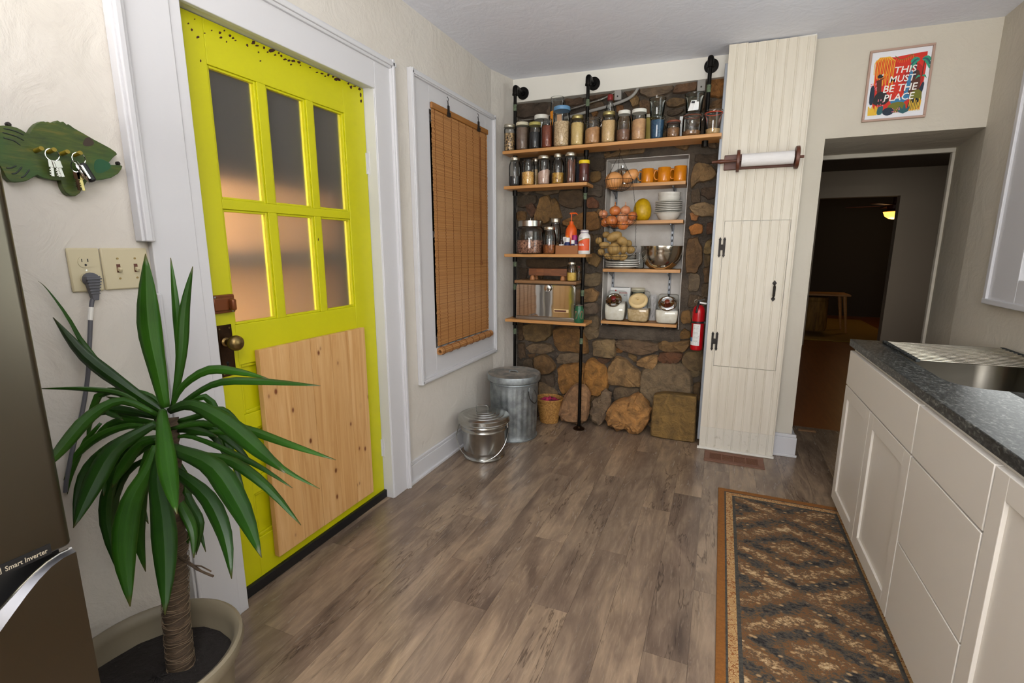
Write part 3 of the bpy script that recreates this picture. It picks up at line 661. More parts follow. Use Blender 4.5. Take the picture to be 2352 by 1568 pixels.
q = MB(); q.lathe([(.019, 0), (.0195, .006), (.017, .012), (.019, .014)], (WX+.009, .79, 1.297), 16, rx)
q.add([(WX+.012, .79-.018, 1.305), (WX+.012, .79+.018, 1.305), (WX+.03, .79+.017, 1.307), (WX+.03, .79-.017, 1.307), (WX+.013, .79-.007, 1.24), (WX+.013, .79+.007, 1.24), (WX+.026, .79+.007, 1.24), (WX+.026, .79-.007, 1.24)],
      [(0,1,2,3),(4,7,6,5),(0,4,5,1),(1,5,6,2),(2,6,7,3),(3,7,4,0)])
for i in range(6): z = 1.297-i*.008; wv = .0185-.0014*i; q.box(WX+.026, WX+.0325-.0008*i, .79-wv, .79+wv, z, z+.004)
q.build('plug_head', 'plug', pg, bevel=.002)
cp = [(WX+.02, .79, 1.25)]+[tuple(onX(x, y, WX+.02)) for x, y in ((210, 700), (206, 780), (202, 860), (190, 940), (172, 1010), (155, 1090), (150, 1130))]
co = MB(); co.tube(spline(cp, 6), .0055, 8); co.build('cable', 'plug', pg)
a = onX(209, 705, WX+.02); b2 = onX(207, 735, WX+.02); MB().cyl(a, b2, .0062, n=10).build('cable_tag', 'granwhite', pg)
sw = plate_thing('light_switch', 'ivory double toggle switch plate right of the outlet', 'light switch', .826, .950)
for yc in (.866, .912):
    sg = MB(); sg.box(WX+.007, WX+.0085, yc-.005, yc+.005, 1.313, 1.337); sg.build('slot', 'walnut', sw, smooth=0)
    MB().obox((WX+.014, yc, 1.321), (.014, .008, .01), Matrix.Rotation(R(25), 3, 'Y')).build('toggle', 'ivory', sw, bevel=.0015)
    for z in (1.353, 1.296): MB().cyl((WX+.007, yc, z), (WX+.0095, yc, z), .003, n=8).build('screw', 'brass', sw)

# ---- fish key rack
def fishmat():
    t = NT('hand_painted_fish'); t.pr(.5); v = t.coord((1, 1, 5)); v1 = t.coord()
    c = t.ramp(t.noise(v, 14, 5, .65, .5), [(.3, (40, 56, 8)), (.55, (62, 78, 12)), (.75, (98, 90, 20))])
    c = t.mix(t.ramp(t.noise(v1, 12, 3), [(.5, (0, 0, 0)), (.68, (200, 200, 200))]), c, lin((34, 80, 20)))
    c = t.mix(t.ramp(t.noise(v, 40, 4, .7), [(.62, (0, 0, 0)), (.74, (160, 160, 160))]), c, lin((110, 92, 40)))
    t.base(c); t.bump(t.noise(t.coord((1, 1, 9)), 30, 4), .25, .004); return t.m
MT['fish'] = fishmat()
fsh = thing('fish_key_rack', 'green hand-painted wooden fish with pegs hung on the left wall', 'key rack', onX(120, 420, WX))
k2 = lambda x, y: (x/7.84, 260+y/7.84)
FO = [(-420,150),(-330,420),(-300,600),(-340,820),(-360,1010),(-160,960),(0,950),(60,1060),(110,1160),(190,1235),(330,1245),(470,1220),(600,1150),(665,1110),(760,1160),(900,1195),(1000,1210),(1090,1210),(1120,1330),(1180,1430),(1260,1485),(1350,1495),(1430,1440),(1480,1360),(1560,1230),(1700,1215),(1850,1195),(2000,1160),(2120,1090),(2180,1010),(2200,950),(2160,935),(2080,930),(1990,930),(1950,915),(1960,880),(2040,790),(2105,740),(2080,700),(1980,630),(1850,560),(1680,470),(1500,365),(1330,270),(1270,225),(1225,195),(1195,215),(1170,180),(1130,150),(1085,165),(1065,150),(1035,128),(1000,145),(975,175),(935,160),(900,175),(885,165),(850,152),(815,165),(790,145),(730,150),(650,190),(580,260),(540,330),(520,365),(470,355),(400,310),(300,260),(180,230),(60,222),(0,225),(-200,180)]
fo = [onX(*k2(*p), WX+.02) for p in FO]
fb = MB(); fb.prism([(WX+.022, p.y, p.z) for p in fo], [(WX+.002, p.y, p.z) for p in fo]); fb.build('fish_board', 'fish', fsh, bevel=.0012)
plain('peg', (136, 118, 26), .5); plain('fin_line', (38, 46, 40), .6); fl = MB()
for pts in ([(60,270),(200,300),(320,340),(430,395)], [(40,345),(160,375),(300,420),(440,495)], [(60,440),(150,465),(260,500),(370,580)], [(110,985),(200,985),(300,940)], [(205,1090),(300,1070),(400,960)], [(375,1160),(450,1120),(530,1010)]):
    fl.tube(spline([onX(*k2(*p), WX+.0222) for p in pts], 5), [.0002]+[.0016]*(5*(len(pts)-1)-1)+[.0003], 6)
fl.build('fin_strokes', 'fin_line', fsh)
plain('fish_blotch', (52, 38, 26), .6); plain('fish_green', (16, 74, 40), .55)
def blot(name, mat, cx_, cy_, a, b3, ang=0):
    rg_ = []
    for i in range(18):
        q_ = 2*PI*i/18; k = 1+.12*math.sin(3*q_+cx_); dx, dy = a*k*math.cos(q_), b3*k*math.sin(q_)
        p = onX(*k2(cx_+dx*math.cos(ang)-dy*math.sin(ang), cy_+dx*math.sin(ang)+dy*math.cos(ang)), WX+.0225); rg_.append((WX+.0226, p.y, p.z))
    MB().prism(rg_, [(WX+.021, p[1], p[2]) for p in rg_]).build(name, mat, fsh, smooth=0)
blot('eye_patch', 'fish_blotch', 1590, 520, 95, 80); blot('cheek_patch', 'fish_green', 1830, 950, 150, 125)
for (x, y) in ((670, 680), (900, 700), (1140, 735), (1370, 755)):
    p = onX(*k2(x-40, y), WX+.02); MB().cyl((WX+.02, p.y, p.z), (WX+.052, p.y, p.z+.004), .0052, n=14).build('peg', 'peg', fsh)
for (x, y) in ((180, 195), (2155, 900)):
    p = onX(*k2(x, y), WX+.012); MB().lathe([(.0055, 0), (.0055, .006), (.003, .009), (0, .0095)], (WX, p.y, p.z), 12, rx).build('mounting_screw', 'iron', fsh)
plain('fob', (22, 22, 22), .35)
def key(mb, top, dirn, L_, mi=0):
    top = Vector(top); d_ = Vector(dirn).normalized(); s_ = d_.cross(Vector((1, 0, 0))).normalized()
    rot = Matrix((Vector((1, 0, 0)), s_, d_)).transposed()
    mb.obox(top+d_*.009, (.002, .014, .018), rot, mi); mb.obox(top+d_*(.018+L_/2-.006), (.002, .007, L_-.012), rot, mi)
    for i in range(3): mb.obox(top+d_*(.024+i*.006)+s_*.004, (.002, .004, .003), rot, mi)
pA = onX(*k2(905, 700), WX+.04)
ks = thing('key_ring', 'small ring of silver keys on the second peg of the fish', 'keys', (WX+.04, pA.y, pA.z-.06))
rr = MB(); cA = Vector((WX+.042, pA.y+.002, pA.z-.006)); rr.tube([cA+Vector((.002*math.sin(q), .0145*math.cos(q), .0145*math.sin(q))) for q in np.linspace(0, 2*PI, 25)[:-1]], .0012, 6, True); rr.build('ring', 'chrome', ks)
for dy, sl2 in ((-.004, -.06), (.003, .12), (.006, .2)): m_ = MB(); key(m_, (WX+.042+dy*.3, pA.y+.003+dy, pA.z-.019), (0, sl2, -1), .034); m_.build('key', 'steel', ks, bevel=.0005)
pB = onX(*k2(1370, 755), WX+.04)
kb = thing('key_ring', 'key ring with black car fob and silver tag on the fourth peg of the fish', 'keys', (WX+.04, pB.y, pB.z-.08))
rr = MB(); cB = Vector((WX+.043, pB.y+.003, pB.z-.008)); rr.tube([cB+Vector((.002*math.sin(q), .015*math.cos(q), .015*math.sin(q))) for q in np.linspace(0, 2*PI, 25)[:-1]], .0012, 6, True); rr.build('ring', 'chrome', kb)
cC = cB+Vector((.004, -.012, -.022)); r2 = MB(); r2.tube([cC+Vector((.006*math.cos(q), .007*math.cos(q), .014*math.sin(q))) for q in np.linspace(0, 2*PI, 21)[:-1]], .0012, 6, True); r2.build('small_ring', 'chrome', kb)
for dy, sl2, mt in ((-.012, .02, 'bronze'), (-.005, .08, 'lidgold')): m_ = MB(); key(m_, (WX+.046, cB.y+dy, cB.z-.036), (0, sl2, -1), .04); m_.build('key', mt, kb, bevel=.0005)
m_ = MB(); d_ = Vector((0, .46, -1)).normalized(); s_ = d_.cross(Vector((1, 0, 0))).normalized(); rot = Matrix((Vector((1, 0, 0)), s_, d_)).transposed(); m_.obox(cB+Vector((.006, .012, -.034)), (.012, .02, .05), rot); fbb = m_.build('car_fob', 'fob', kb, bevel=.006)
m_ = MB(); m_.obox(cB+Vector((.012, .005, -.034)), (.004, .006, .036), rot); m_.build('fob_strip', 'chrome', fbb, bevel=.001)
m_ = MB(); s0 = cB+Vector((.008, -.008, -.014)); m_.add([s0+Vector((0, -.006, 0)), s0+Vector((0, .006, -.002)), s0+Vector((.002, .014, -.028)), s0+Vector((.002, .02, -.048)), s0+Vector((.002, .008, -.036)), s0+Vector((.001, -.002, -.02))], [(0, 1, 2, 3, 4, 5)]); o = m_.build('metal_tag', 'chrome', kb); o.modifiers.new('t', 'SOLIDIFY').thickness = .0015

# ---- bamboo blind
bl = thing('bamboo_blind', 'honey brown bamboo roll-up blind hanging over the left window', 'blind', (-1.59, 2.93, .7))
y0b, y1b, zt, zb = 2.565, 3.292, 2.186, .765; xbld = -1.597
B('head_rail', 'shelf_dark' if 'shelf_dark' in MT else MT.setdefault('shelf_dark', wood('brown_bamboo_rail', (166, 112, 52), (146, 94, 42), (14, 1, 14))), bl, xbld-.004, xbld+.012, y0b-.004, y1b+.004, zt-.012, zt+.022, .004)
def bamboo():
    t = NT('bamboo_slat'); t.pr(.5); oi = t.coord((.5, .12, 1)); v = t.coord((1, 1.2, 60)); vz = t.coord((.001, .3, 150))
    c = t.ramp(t.noise(vz, 1.0, 3, .7), [(.3, (104, 62, 26)), (.44, (156, 102, 52)), (.58, (190, 138, 84)), (.72, (128, 80, 36))])
    c = t.mix(t.ramp(t.noise(v, 3, 4), [(.4, (0, 0, 0)), (.7, (130, 130, 130))]), c, lin((206, 160, 104)))
    t.base(c); return t.m
MT['bamboo'] = bamboo()
s_ = MB(); z = zt-.014
while z > zb+.02:
    h = random.choice((.0055, .0065, .0075, .009)); dx = random.uniform(-.0006, .0006)
    ja, jb = random.uniform(-.003, .003), random.uniform(-.003, .003); sag = .0
    s_.box(xbld+dx, xbld+.003+dx, y0b+ja, y1b+jb, z-h+.0004, z); z -= h
o = s_.build('bamboo_slats', 'bamboo', bl, smooth=0); o['kind'] = 'stuff'
plain('cord_brown', (120, 70, 32), .8)
for i in range(8):
    yy = y0b+.03+(y1b-y0b-.06)*i/7
    c_ = MB(); zz = np.arange(zt-.012, zb, -.011); c_.tube([(xbld+.0045+(.0014 if j % 2 else 0), yy+(.0022 if j % 2 else -.0022), z2) for j, z2 in enumerate(zz)], .0013, 5); c_.build('stitch_cord', 'cord_brown', bl)
# the roll at the bottom, a spiral of slats
rl = MB(); zr = zb-.016; pts = []
for i in range(56):
    q = i*.42; r = .008+.0135*i/56+.003; pts.append((xbld+.012+r*math.cos(q), zr+r*math.sin(q)))
for i in range(len(pts)-1):
    (xa, za), (xb_, zb_) = pts[i], pts[i+1]; c0 = Vector(((xa+xb_)/2, (y0b+y1b)/2+.01, (za+zb_)/2)); rl.obox(c0, (.0035, y1b-y0b+.012, math.hypot(xb_-xa, zb_-za)*.9), Matrix.Rotation(math.atan2(xb_-xa, zb_-za), 3, 'Y'))
ro = rl.build('rolled_slats', 'bamboo', bl, smooth=0); ro['kind'] = 'stuff'
for i in range(8):
    yy = y0b+.03+(y1b-y0b-.06)*i/7; c_ = MB(); c_.tube([(xbld+.012+.0262*math.cos(q), yy, zr+.0262*math.sin(q)) for q in np.linspace(0, 2*PI, 17)[:-1]], .0016, 5, True); c_.build('roll_cord', 'cord_brown', bl)
for yy in (2.735, 3.135):
    c_ = MB(); zc = zt+.02
    c_.tube(spline([(xbld+.014, yy-.012, zc+.05), (xbld+.016, yy-.004, zc+.044), (xbld+.016, yy+.004, zc+.056), (xbld+.014, yy-.002, zc+.07), (xbld+.014, yy-.008, zc+.066)], 4), .0018, 6)
    c_.tube([(xbld+.016, yy-.003, zc+.045), (xbld+.016, yy, zc+.02)], .003, 6)
    c_.obox((xbld+.017, yy+.001, zc-.004), (.009, .014, .05)); c_.obox((xbld+.018, yy+.003, zc-.03), (.012, .026, .024)); c_.build('hook_clip', 'iron', bl, bevel=.002)
c_ = MB(); c_.tube([(xbld+.009, 3.17, zt-.05), (xbld+.011, 3.172, 1.75), (xbld+.010, 3.17, 1.42), (xbld+.011, 3.171, 1.30)], .0016, 5); c_.tube([(xbld+.010, 3.176, zt-.05), (xbld+.011, 3.176, 1.6), (xbld+.011, 3.172, 1.30)], .0014, 5)
c_.lathe([(.001, .03), (.005, .02), (.006, 0), (0, -.001)], (xbld+.011, 3.171, 1.27), 10); c_.build('pull_cord', 'cord_brown', bl)
# ================================================================ FIELD STONES OF THE BACK WALL
cA_ = lambda x, y: (1180+x/5.81, 730+y/5.81)
cB_ = lambda x, y: (1380+x/5.227, 730+y/5.227)
cC_ = lambda x, y: (1180+x/4.612, 420+y/4.612)
cD_ = lambda x, y: (1540+x/3.336, 330+y/3.336)
cT_ = lambda x, y: (1340+x/6.72, 170+y/6.72)
cL_ = lambda x, y: (1140+x/6.03, 170+y/6.03)
ST = [
 (cA_, [(140,90),(500,70),(505,220),(410,300),(180,290),(140,200)], (112,90,56), .05), (cA_, [(545,160),(700,130),(880,140),(960,290),(990,460),(870,455),(760,430),(620,430),(560,330)], (132,96,52), .06),
 (cA_, [(170,390),(260,340),(480,350),(530,440),(400,470),(220,465)], (118,98,74), .045), (cA_, [(180,485),(275,475),(280,520),(220,528)], (110,82,52), .03), (cA_, [(280,530),(400,480),(510,560),(560,660),(480,735),(380,745),(280,640)], (116,88,54), .05),
 (cA_, [(580,530),(640,470),(860,462),(860,600),(680,605),(600,600)], (122,104,82), .045), (cA_, [(600,660),(760,620),(870,605),(950,640),(950,900),(760,960),(650,1010),(600,860)], (160,114,58), .06),
 (cA_, [(965,620),(1050,545),(1180,620),(1250,720),(1250,930),(1150,1020),(1000,1010),(960,800)], (172,122,60), .07), (cA_, [(370,770),(530,740),(550,870),(520,920),(380,860)], (92,78,64), .04),
 (cA_, [(340,880),(420,870),(570,990),(600,1150),(480,1300),(340,1280)], (132,110,82), .05), (cA_, [(920,130),(1100,110),(1170,130),(1130,250),(1000,290),(950,220)], (122,104,78), .05),
 (cA_, [(70,60),(135,70),(135,285),(70,290)], (86,66,44), .04), (cA_, [(70,330),(150,345),(160,520),(80,545)], (96,76,56), .04), (cA_, [(130,560),(260,540),(270,680),(130,690)], (84,70,54), .04), (cA_, [(560,110),(700,90),(860,85),(860,125),(700,120),(560,145)], (80,60,40), .03),
 (cB_, [(-85,290),(-60,270),(0,262),(170,265),(172,455),(125,472),(0,452),(-80,440)], (136,114,82), .06), (cB_, [(200,290),(260,252),(560,282),(680,312),(690,380),(620,410),(490,440),(330,400),(210,340)], (112,90,68), .06),
 (cB_, [(695,310),(760,265),(900,285),(1060,262),(1060,320),(1000,400),(860,400),(700,370)], (126,98,62), .055), (cB_, [(180,360),(262,370),(252,420),(185,410)], (140,96,48), .03), (cB_, [(330,420),(430,460),(430,520),(400,525),(335,460)], (120,94,58), .03),
 (cB_, [(440,520),(540,455),(685,450),(680,520),(620,612),(540,590),(440,560)], (160,124,80), .05), (cB_, [(690,470),(720,415),(970,420),(970,480),(900,530),(770,550),(700,510)], (106,70,46), .055),
 (cB_, [(90,640),(140,530),(200,470),(290,500),(460,640),(462,810),(380,815),(100,790)], (152,120,80), .06), (cB_, [(490,760),(510,640),(640,560),(850,540),(960,560),(1060,680),(1075,900),(1060,1150),(640,1100),(560,1060),(480,880)], (126,108,84), .065),
 (cB_, [(980,460),(1050,400),(1225,400),(1225,630),(1100,635),(990,560)], (118,98,68), .05), (cB_, [(1050,645),(1200,640),(1200,680),(1110,715)], (108,92,66), .03), (cB_, [(150,880),(230,830),(430,850),(480,930),(480,1100),(180,1100)], (112,94,72), .04),
 (cB_, [(1110,800),(1200,770),(1200,1000),(1120,960)], (104,82,54), .04), (cB_, [(960,170),(1000,120),(1070,170),(1060,240),(930,240)], (132,98,52), .04), (cB_, [(-30,475),(130,490),(60,545),(-30,530)], (96,68,48), .03), (cB_, [(1085,250),(1180,240),(1225,260),(1225,385),(1090,385)], (100,80,56), .03),
 (cC_, [(240,60),(480,66),(480,112),(240,112)], (112,94,72), .04), (cC_, [(500,100),(720,70),(725,240),(620,270),(500,230)], (88,70,50), .05), (cC_, [(225,410),(260,270),(290,160),(380,150),(415,300),(375,410),(300,430)], (128,98,58), .055),
 (cC_, [(405,180),(440,165),(490,280),(512,370),(392,382)], (124,94,54), .045), (cC_, [(130,240),(200,200),(245,300),(200,370),(140,300)], (96,66,48), .04), (cC_, [(40,310),(130,300),(130,400),(40,400)], (120,88,50), .04),
 (cC_, [(540,400),(720,322),(880,310),(912,400),(900,490),(700,490),(540,445)], (142,102,56), .055), (cC_, [(770,180),(840,150),(892,200),(892,270),(790,270)], (122,80,56), .045), (cC_, [(770,780),(860,740),(930,800),(885,890),(800,850)], (132,104,64), .05),
 (cC_, [(750,960),(900,950),(960,990),(900,1080),(750,1092)], (116,100,76), .05), (cC_, [(720,1130),(830,1110),(902,1170),(865,1250),(720,1262)], (140,108,70), .05), (cC_, [(720,1290),(880,1262),(892,1380),(720,1392)], (112,96,80), .045),
 (cC_, [(750,1440),(880,1400),(925,1500),(860,1560),(760,1560)], (108,92,70), .045), (cC_, [(140,800),(560,790),(560,895),(160,895)], (84,66,46), .04), (cC_, [(800,20),(945,30),(930,150),(780,130)], (92,82,70), .04), (cC_, [(40,140),(230,130),(240,215),(100,260),(40,240)], (82,70,56), .035),
 (cC_, [(850,540),(955,560),(955,700),(860,720)], (92,78,58), .04), (cC_, [(760,560),(840,540),(850,720),(760,730)], (96,76,52), .03), (cC_, [(600,560),(740,530),(745,640),(700,720),(600,700)], (86,66,46), .03), (cC_, [(60,900),(150,905),(130,1010),(60,1010)], (76,62,48), .03), (cC_, [(160,450),(300,440),(520,450),(520,540),(300,560),(160,540)], (82,66,48), .03), (cC_, [(60,560),(220,560),(220,740),(60,740)], (84,68,50), .03), (cC_, [(640,780),(740,760),(740,860),(650,860)], (70,56,42), .03),
 (cC_, [(20,1060),(280,1060),(280,1380),(20,1380)], (78,64,48), .02), (cC_, [(300,1060),(700,1060),(700,1380),(300,1380)], (84,68,50), .02),
 (cD_, [(190,160),(250,150),(320,180),(345,240),(300,280),(210,290),(160,340),(172,220)], (140,112,76), .055), (cD_, [(240,340),(355,330),(355,400),(290,425),(235,390)], (82,66,52), .04), (cD_, [(150,480),(250,450),(340,480),(345,560),(230,560),(160,515)], (148,124,92), .055),
 (cD_, [(150,525),(220,545),(200,592),(160,582)], (170,116,70), .03), (cD_, [(145,640),(200,610),(240,620),(245,680),(160,700)], (178,116,58), .045), (cD_, [(130,740),(200,720),(242,800),(242,900),(200,985),(120,980)], (108,82,54), .05), (cD_, [(270,750),(318,730),(318,840),(255,842)], (136,114,74), .045),
 (cD_, [(278,612),(330,606),(322,690),(275,690)], (98,68,50), .035), (cD_, [(250,960),(298,940),(298,1060),(260,1062)], (104,80,54), .04), (cD_, [(140,1000),(222,998),(218,1120),(135,1130)], (112,98,80), .03), (cD_, [(85,1290),(150,1270),(160,1370),(90,1372)], (136,102,58), .04),
 (cD_, [(200,80),(375,78),(370,140),(190,142)], (74,62,50), .04), (cD_, [(160,365),(220,335),(230,448),(165,450)], (92,78,62), .035), (cD_, [(258,850),(300,850),(298,935),(260,940)], (112,92,62), .03), (cD_, [(240,1075),(290,1070),(285,1170),(240,1180)], (98,82,62), .03), (cD_, [(150,1150),(280,1190),(250,1250),(130,1250)], (100,84,66), .03),
 (cT_, [(880,250),(1050,180),(1380,150),(1370,260),(1280,310),(1020,370),(900,320)], (116,98,80), .055), (cT_, [(1400,240),(1480,130),(1740,90),(1740,270),(1560,290),(1390,300)], (112,84,62), .055), (cT_, [(1965,70),(2225,10),(2220,330),(2100,360),(1965,350)], (152,104,54), .055),
 (cT_, [(1935,530),(2000,430),(2195,395),(2180,600),(1950,592)], (122,92,60), .05), (cT_, [(720,400),(820,340),(862,400),(850,480),(760,512)], (136,108,70), .05), (cT_, [(870,440),(950,405),(1040,450),(1040,640),(880,560)], (112,84,58), .045), (cT_, [(1290,430),(1360,380),(1560,400),(1560,470),(1380,522),(1300,500)], (116,92,62), .05),
 (cT_, [(1300,560),(1440,540),(1560,560),(1440,640),(1300,640)], (88,74,60), .04), (cT_, [(80,300),(500,222),(400,330),(100,420)], (92,70,54), .045), (cT_, [(515,500),(612,480),(622,560),(522,600)], (126,86,52), .04), (cT_, [(640,270),(860,230),(860,330),(700,370)], (100,80,64), .04), (cT_, [(1100,380),(1260,350),(1270,470),(1120,520)], (102,80,60), .045), (cT_, [(100,460),(300,420),(330,520),(110,560)], (90,74,58), .04), (cT_, [(1590,450),(1850,300),(1870,560),(1600,600)], (98,78,58), .04),
 (cL_, [(300,440),(500,405),(700,365),(700,560),(500,590),(300,600)], (74,62,52), .04), (cL_, [(300,640),(480,625),(500,720),(300,740)], (78,66,54), .04), (cL_, [(960,360),(1200,320),(1200,420),(980,450)], (88,68,52), .04), (cL_, [(1300,1150),(1500,1160),(1500,1330),(1320,1330)], (66,56,44), .03), (cL_, [(1310,1360),(1440,1350),(1450,1460),(1320,1500)], (118,92,54), .04), (cL_, [(300,740),(900,700),(900,980),(300,1000)], (80,64,50), .02),
 (cL_, [(150,1200),(600,1160),(1100,1130),(1100,1440),(300,1450)], (60,50,42), .015)]
# the smaller stones packed between the traced ones
SPL = []
for (cf, poly, col, pr_) in ST:
    q = [onY(*cf(*p), 3.755) for p in poly]; SPL.append(([Vector((p.x, 0, p.z)) for p in q], col, pr_))
def inside(p, poly):
    c = False
    for i in range(len(poly)):
        a, b = poly[i], poly[i-1]
        if (a.z > p.z) != (b.z > p.z) and p.x < (b.x-a.x)*(p.z-a.z)/(b.z-a.z)+a.x: c = not c
    return c
def clear(p):
    dm = 9
    for poly, _, _ in SPL:
        if inside(p, poly): return 0
        for i in range(len(poly)):
            a, b = poly[i], poly[i-1]; ab = b-a; t = min(max((p-a).dot(ab)/(ab.length_squared+1e-9), 0), 1); dm = min(dm, (a+ab*t-p).length)
    if NX0-.1 < p.x < NX1+.1 and NZ0-.18 < p.z < NZ1+.06:
        dx = max(NX0-p.x, p.x-NX1, 0); dz = max(NZ0-.1-p.z, p.z-NZ1, 0); dm = min(dm, math.hypot(dx, dz)-.006)
    return min(dm, p.x+1.55, -.062-p.x, p.z-.01)
BR = [(112,90,64),(126,100,68),(98,80,62),(136,104,64),(90,76,62),(120,92,58),(104,88,72),(140,98,56)]
for lim in (.06, .042, .028):
    for _ in range(260):
        p = Vector((random.uniform(-1.54, -.07), 0, random.uniform(.02, 2.46))); d = clear(p)
        if d < lim*.8: continue
        d = min(d, .075)*1.02; ex = random.uniform(1.0, 1.35); n_ = random.choice((5, 6, 6, 7)); q0 = random.uniform(0, 6)
        SPL.append(([p+Vector((d*.93*(ex if d < .05 else 1)*math.cos(q0+2*PI*i/n_)*random.uniform(.82, 1.1), 0, d*.9*math.sin(q0+2*PI*i/n_)*random.uniform(.8, 1.1))) for i in range(n_)], random.choice(BR), random.uniform(.03, .05)))
for (pts, col, pr_) in SPL:
    pts = [p for p in pts]; cen = sum(pts, Vector())/len(pts)
    out = []
    for i in range(len(pts)):
        p, q = pts[i], pts[(i+1) % len(pts)]; nn_ = Vector(((q-p).z, 0, -(q-p).x)); jt = random.uniform(-.07, .07)
        out += [p.lerp(q, .14), p.lerp(q, .5)+nn_*jt, p.lerp(q, .86)]
    pts = [cen+(p-cen)*1.10 for p in out]
    for p in pts:
        if NX0-.01 < p.x < NX1+.01 and NZ0-.09 < p.z < NZ1+.02:      # keep clear of the niche opening
            if p.x < (NX0+NX1)/2 and p.z > NZ0-.04: p.x = NX0-.008
            elif p.z > NZ0-.04: p.x = NX1+.008
    for p in pts: p.z = min(p.z, 2.49); p.x = min(max(p.x, -1.556), -.056)
    pts = [p+Vector((random.uniform(-.003, .003), 0, random.uniform(-.003, .003))) for p in pts]
    n_ = len(pts); m = MB(); tilt = (random.uniform(-.14, .14), random.uniform(-.14, .14)); vs = []
    for sc_, y in ((1.02, 3.80), (1.0, 3.775-pr_*.55), (.93, 3.775-pr_*.93), (.55, 3.775-pr_)):
        for p in pts:
            q = cen+(p-cen)*sc_; yy = y
            if y < 3.76: yy += (q.x-cen.x)*tilt[0]+(q.z-cen.z)*tilt[1]+random.uniform(-.006, .006)
            vs.append((q.x, yy, q.z))
    vs.append((cen.x, 3.775-pr_*1.02, cen.z)); fs = []
    for j in range(3):
        for i in range(n_): fs.append((j*n_+i, j*n_+(i+1)%n_, (j+1)*n_+(i+1)%n_, (j+1)*n_+i))
    for i in range(n_): fs.append((3*n_+i, 3*n_+(i+1)%n_, 4*n_))
    o = m.add(vs, fs).build('stone', 'stone', wall_back, smooth=32); o.color = lin(col)
# ---- loose rocks on the floor
def rock(poly, cf, Y, th, col, label, flat=0, bot=True):
    pts = [onY(*cf(*p), Y) for p in poly]; pts = [Vector((p.x, 0, p.z)) for p in pts]
    zmin = min(p.z for p in pts)
    for p in pts: p.z -= zmin
    cen = sum(pts, Vector())/len(pts); pts = chaikin(pts, 1 if not flat else 1); n_ = len(pts); vs = []
    prof = ((.4, -.5), (.78, -.46), (.95, -.28), (1, 0), (.96, .28), (.8, .46), (.4, .5)) if not flat else ((.5, -.5), (.94, -.5), (1, -.38), (1, .38), (.95, .5), (.5, .5))
    bump_ = [[random.uniform(-.016, .016) for _ in range(n_)] for _ in prof]
    for j, (sc_, d_) in enumerate(prof):
        for i, p in enumerate(pts):
            q = cen+(p-cen)*sc_; k = bump_[j][i]*(0 if flat else 1); vs.append((q.x+k*.6, Y+th*(.5+d_)+k, max(q.z+(k*.5 if abs(d_) < .3 else 0), .001)))
    fs = [(j*n_+i, j*n_+(i+1)%n_, (j+1)*n_+(i+1)%n_, (j+1)*n_+i) for j in range(len(prof)-1) for i in range(n_)]
    fs.append(tuple(range(n_))[::-1]); fs.append(tuple((len(prof)-1)*n_+i for i in range(n_)))
    o = MB().add(vs, fs).build('rock', 'stone', smooth=24 if not flat else 40); o.color = lin(col); o.location.z = 0.001
    tag(o, label, 'rock', 'loose rocks under the shelves'); return o
rock([(20,1230),(60,1090),(150,1000),(270,980),(390,920),(460,930),(590,1090),(590,1190),(500,1370),(440,1400),(370,1395),(290,1350),(160,1355),(40,1270)], cB_, 3.54, .17, (176,128,74), 'golden brown boulder on the floor between the grey rock and the flat slab')
rock([(640,920),(1130,970),(1150,990),(1130,1510),(1100,1525),(600,1450),(590,1400),(615,1060)], cB_, 3.56, .10, (134,106,58), 'flat squarish mossy slab leaning beside the tall cabinet', 1)
rock([(580,1230),(620,1040),(770,860),(860,850),(930,890),(1010,1040),(960,1360),(890,1380),(840,1400),(680,1390),(600,1340)], cA_, 3.56, .12, (160,122,88), 'pinkish rock behind the foot of the middle pipe')
rock([(1010,1200),(1030,1060),(1180,1000),(1170,930),(1278,950),(1300,1100),(1190,1380),(1120,1415),(1010,1340)], cA_, 3.63, .08, (128,108,86), 'grey brown upright rock between the pinkish rock and golden boulder')

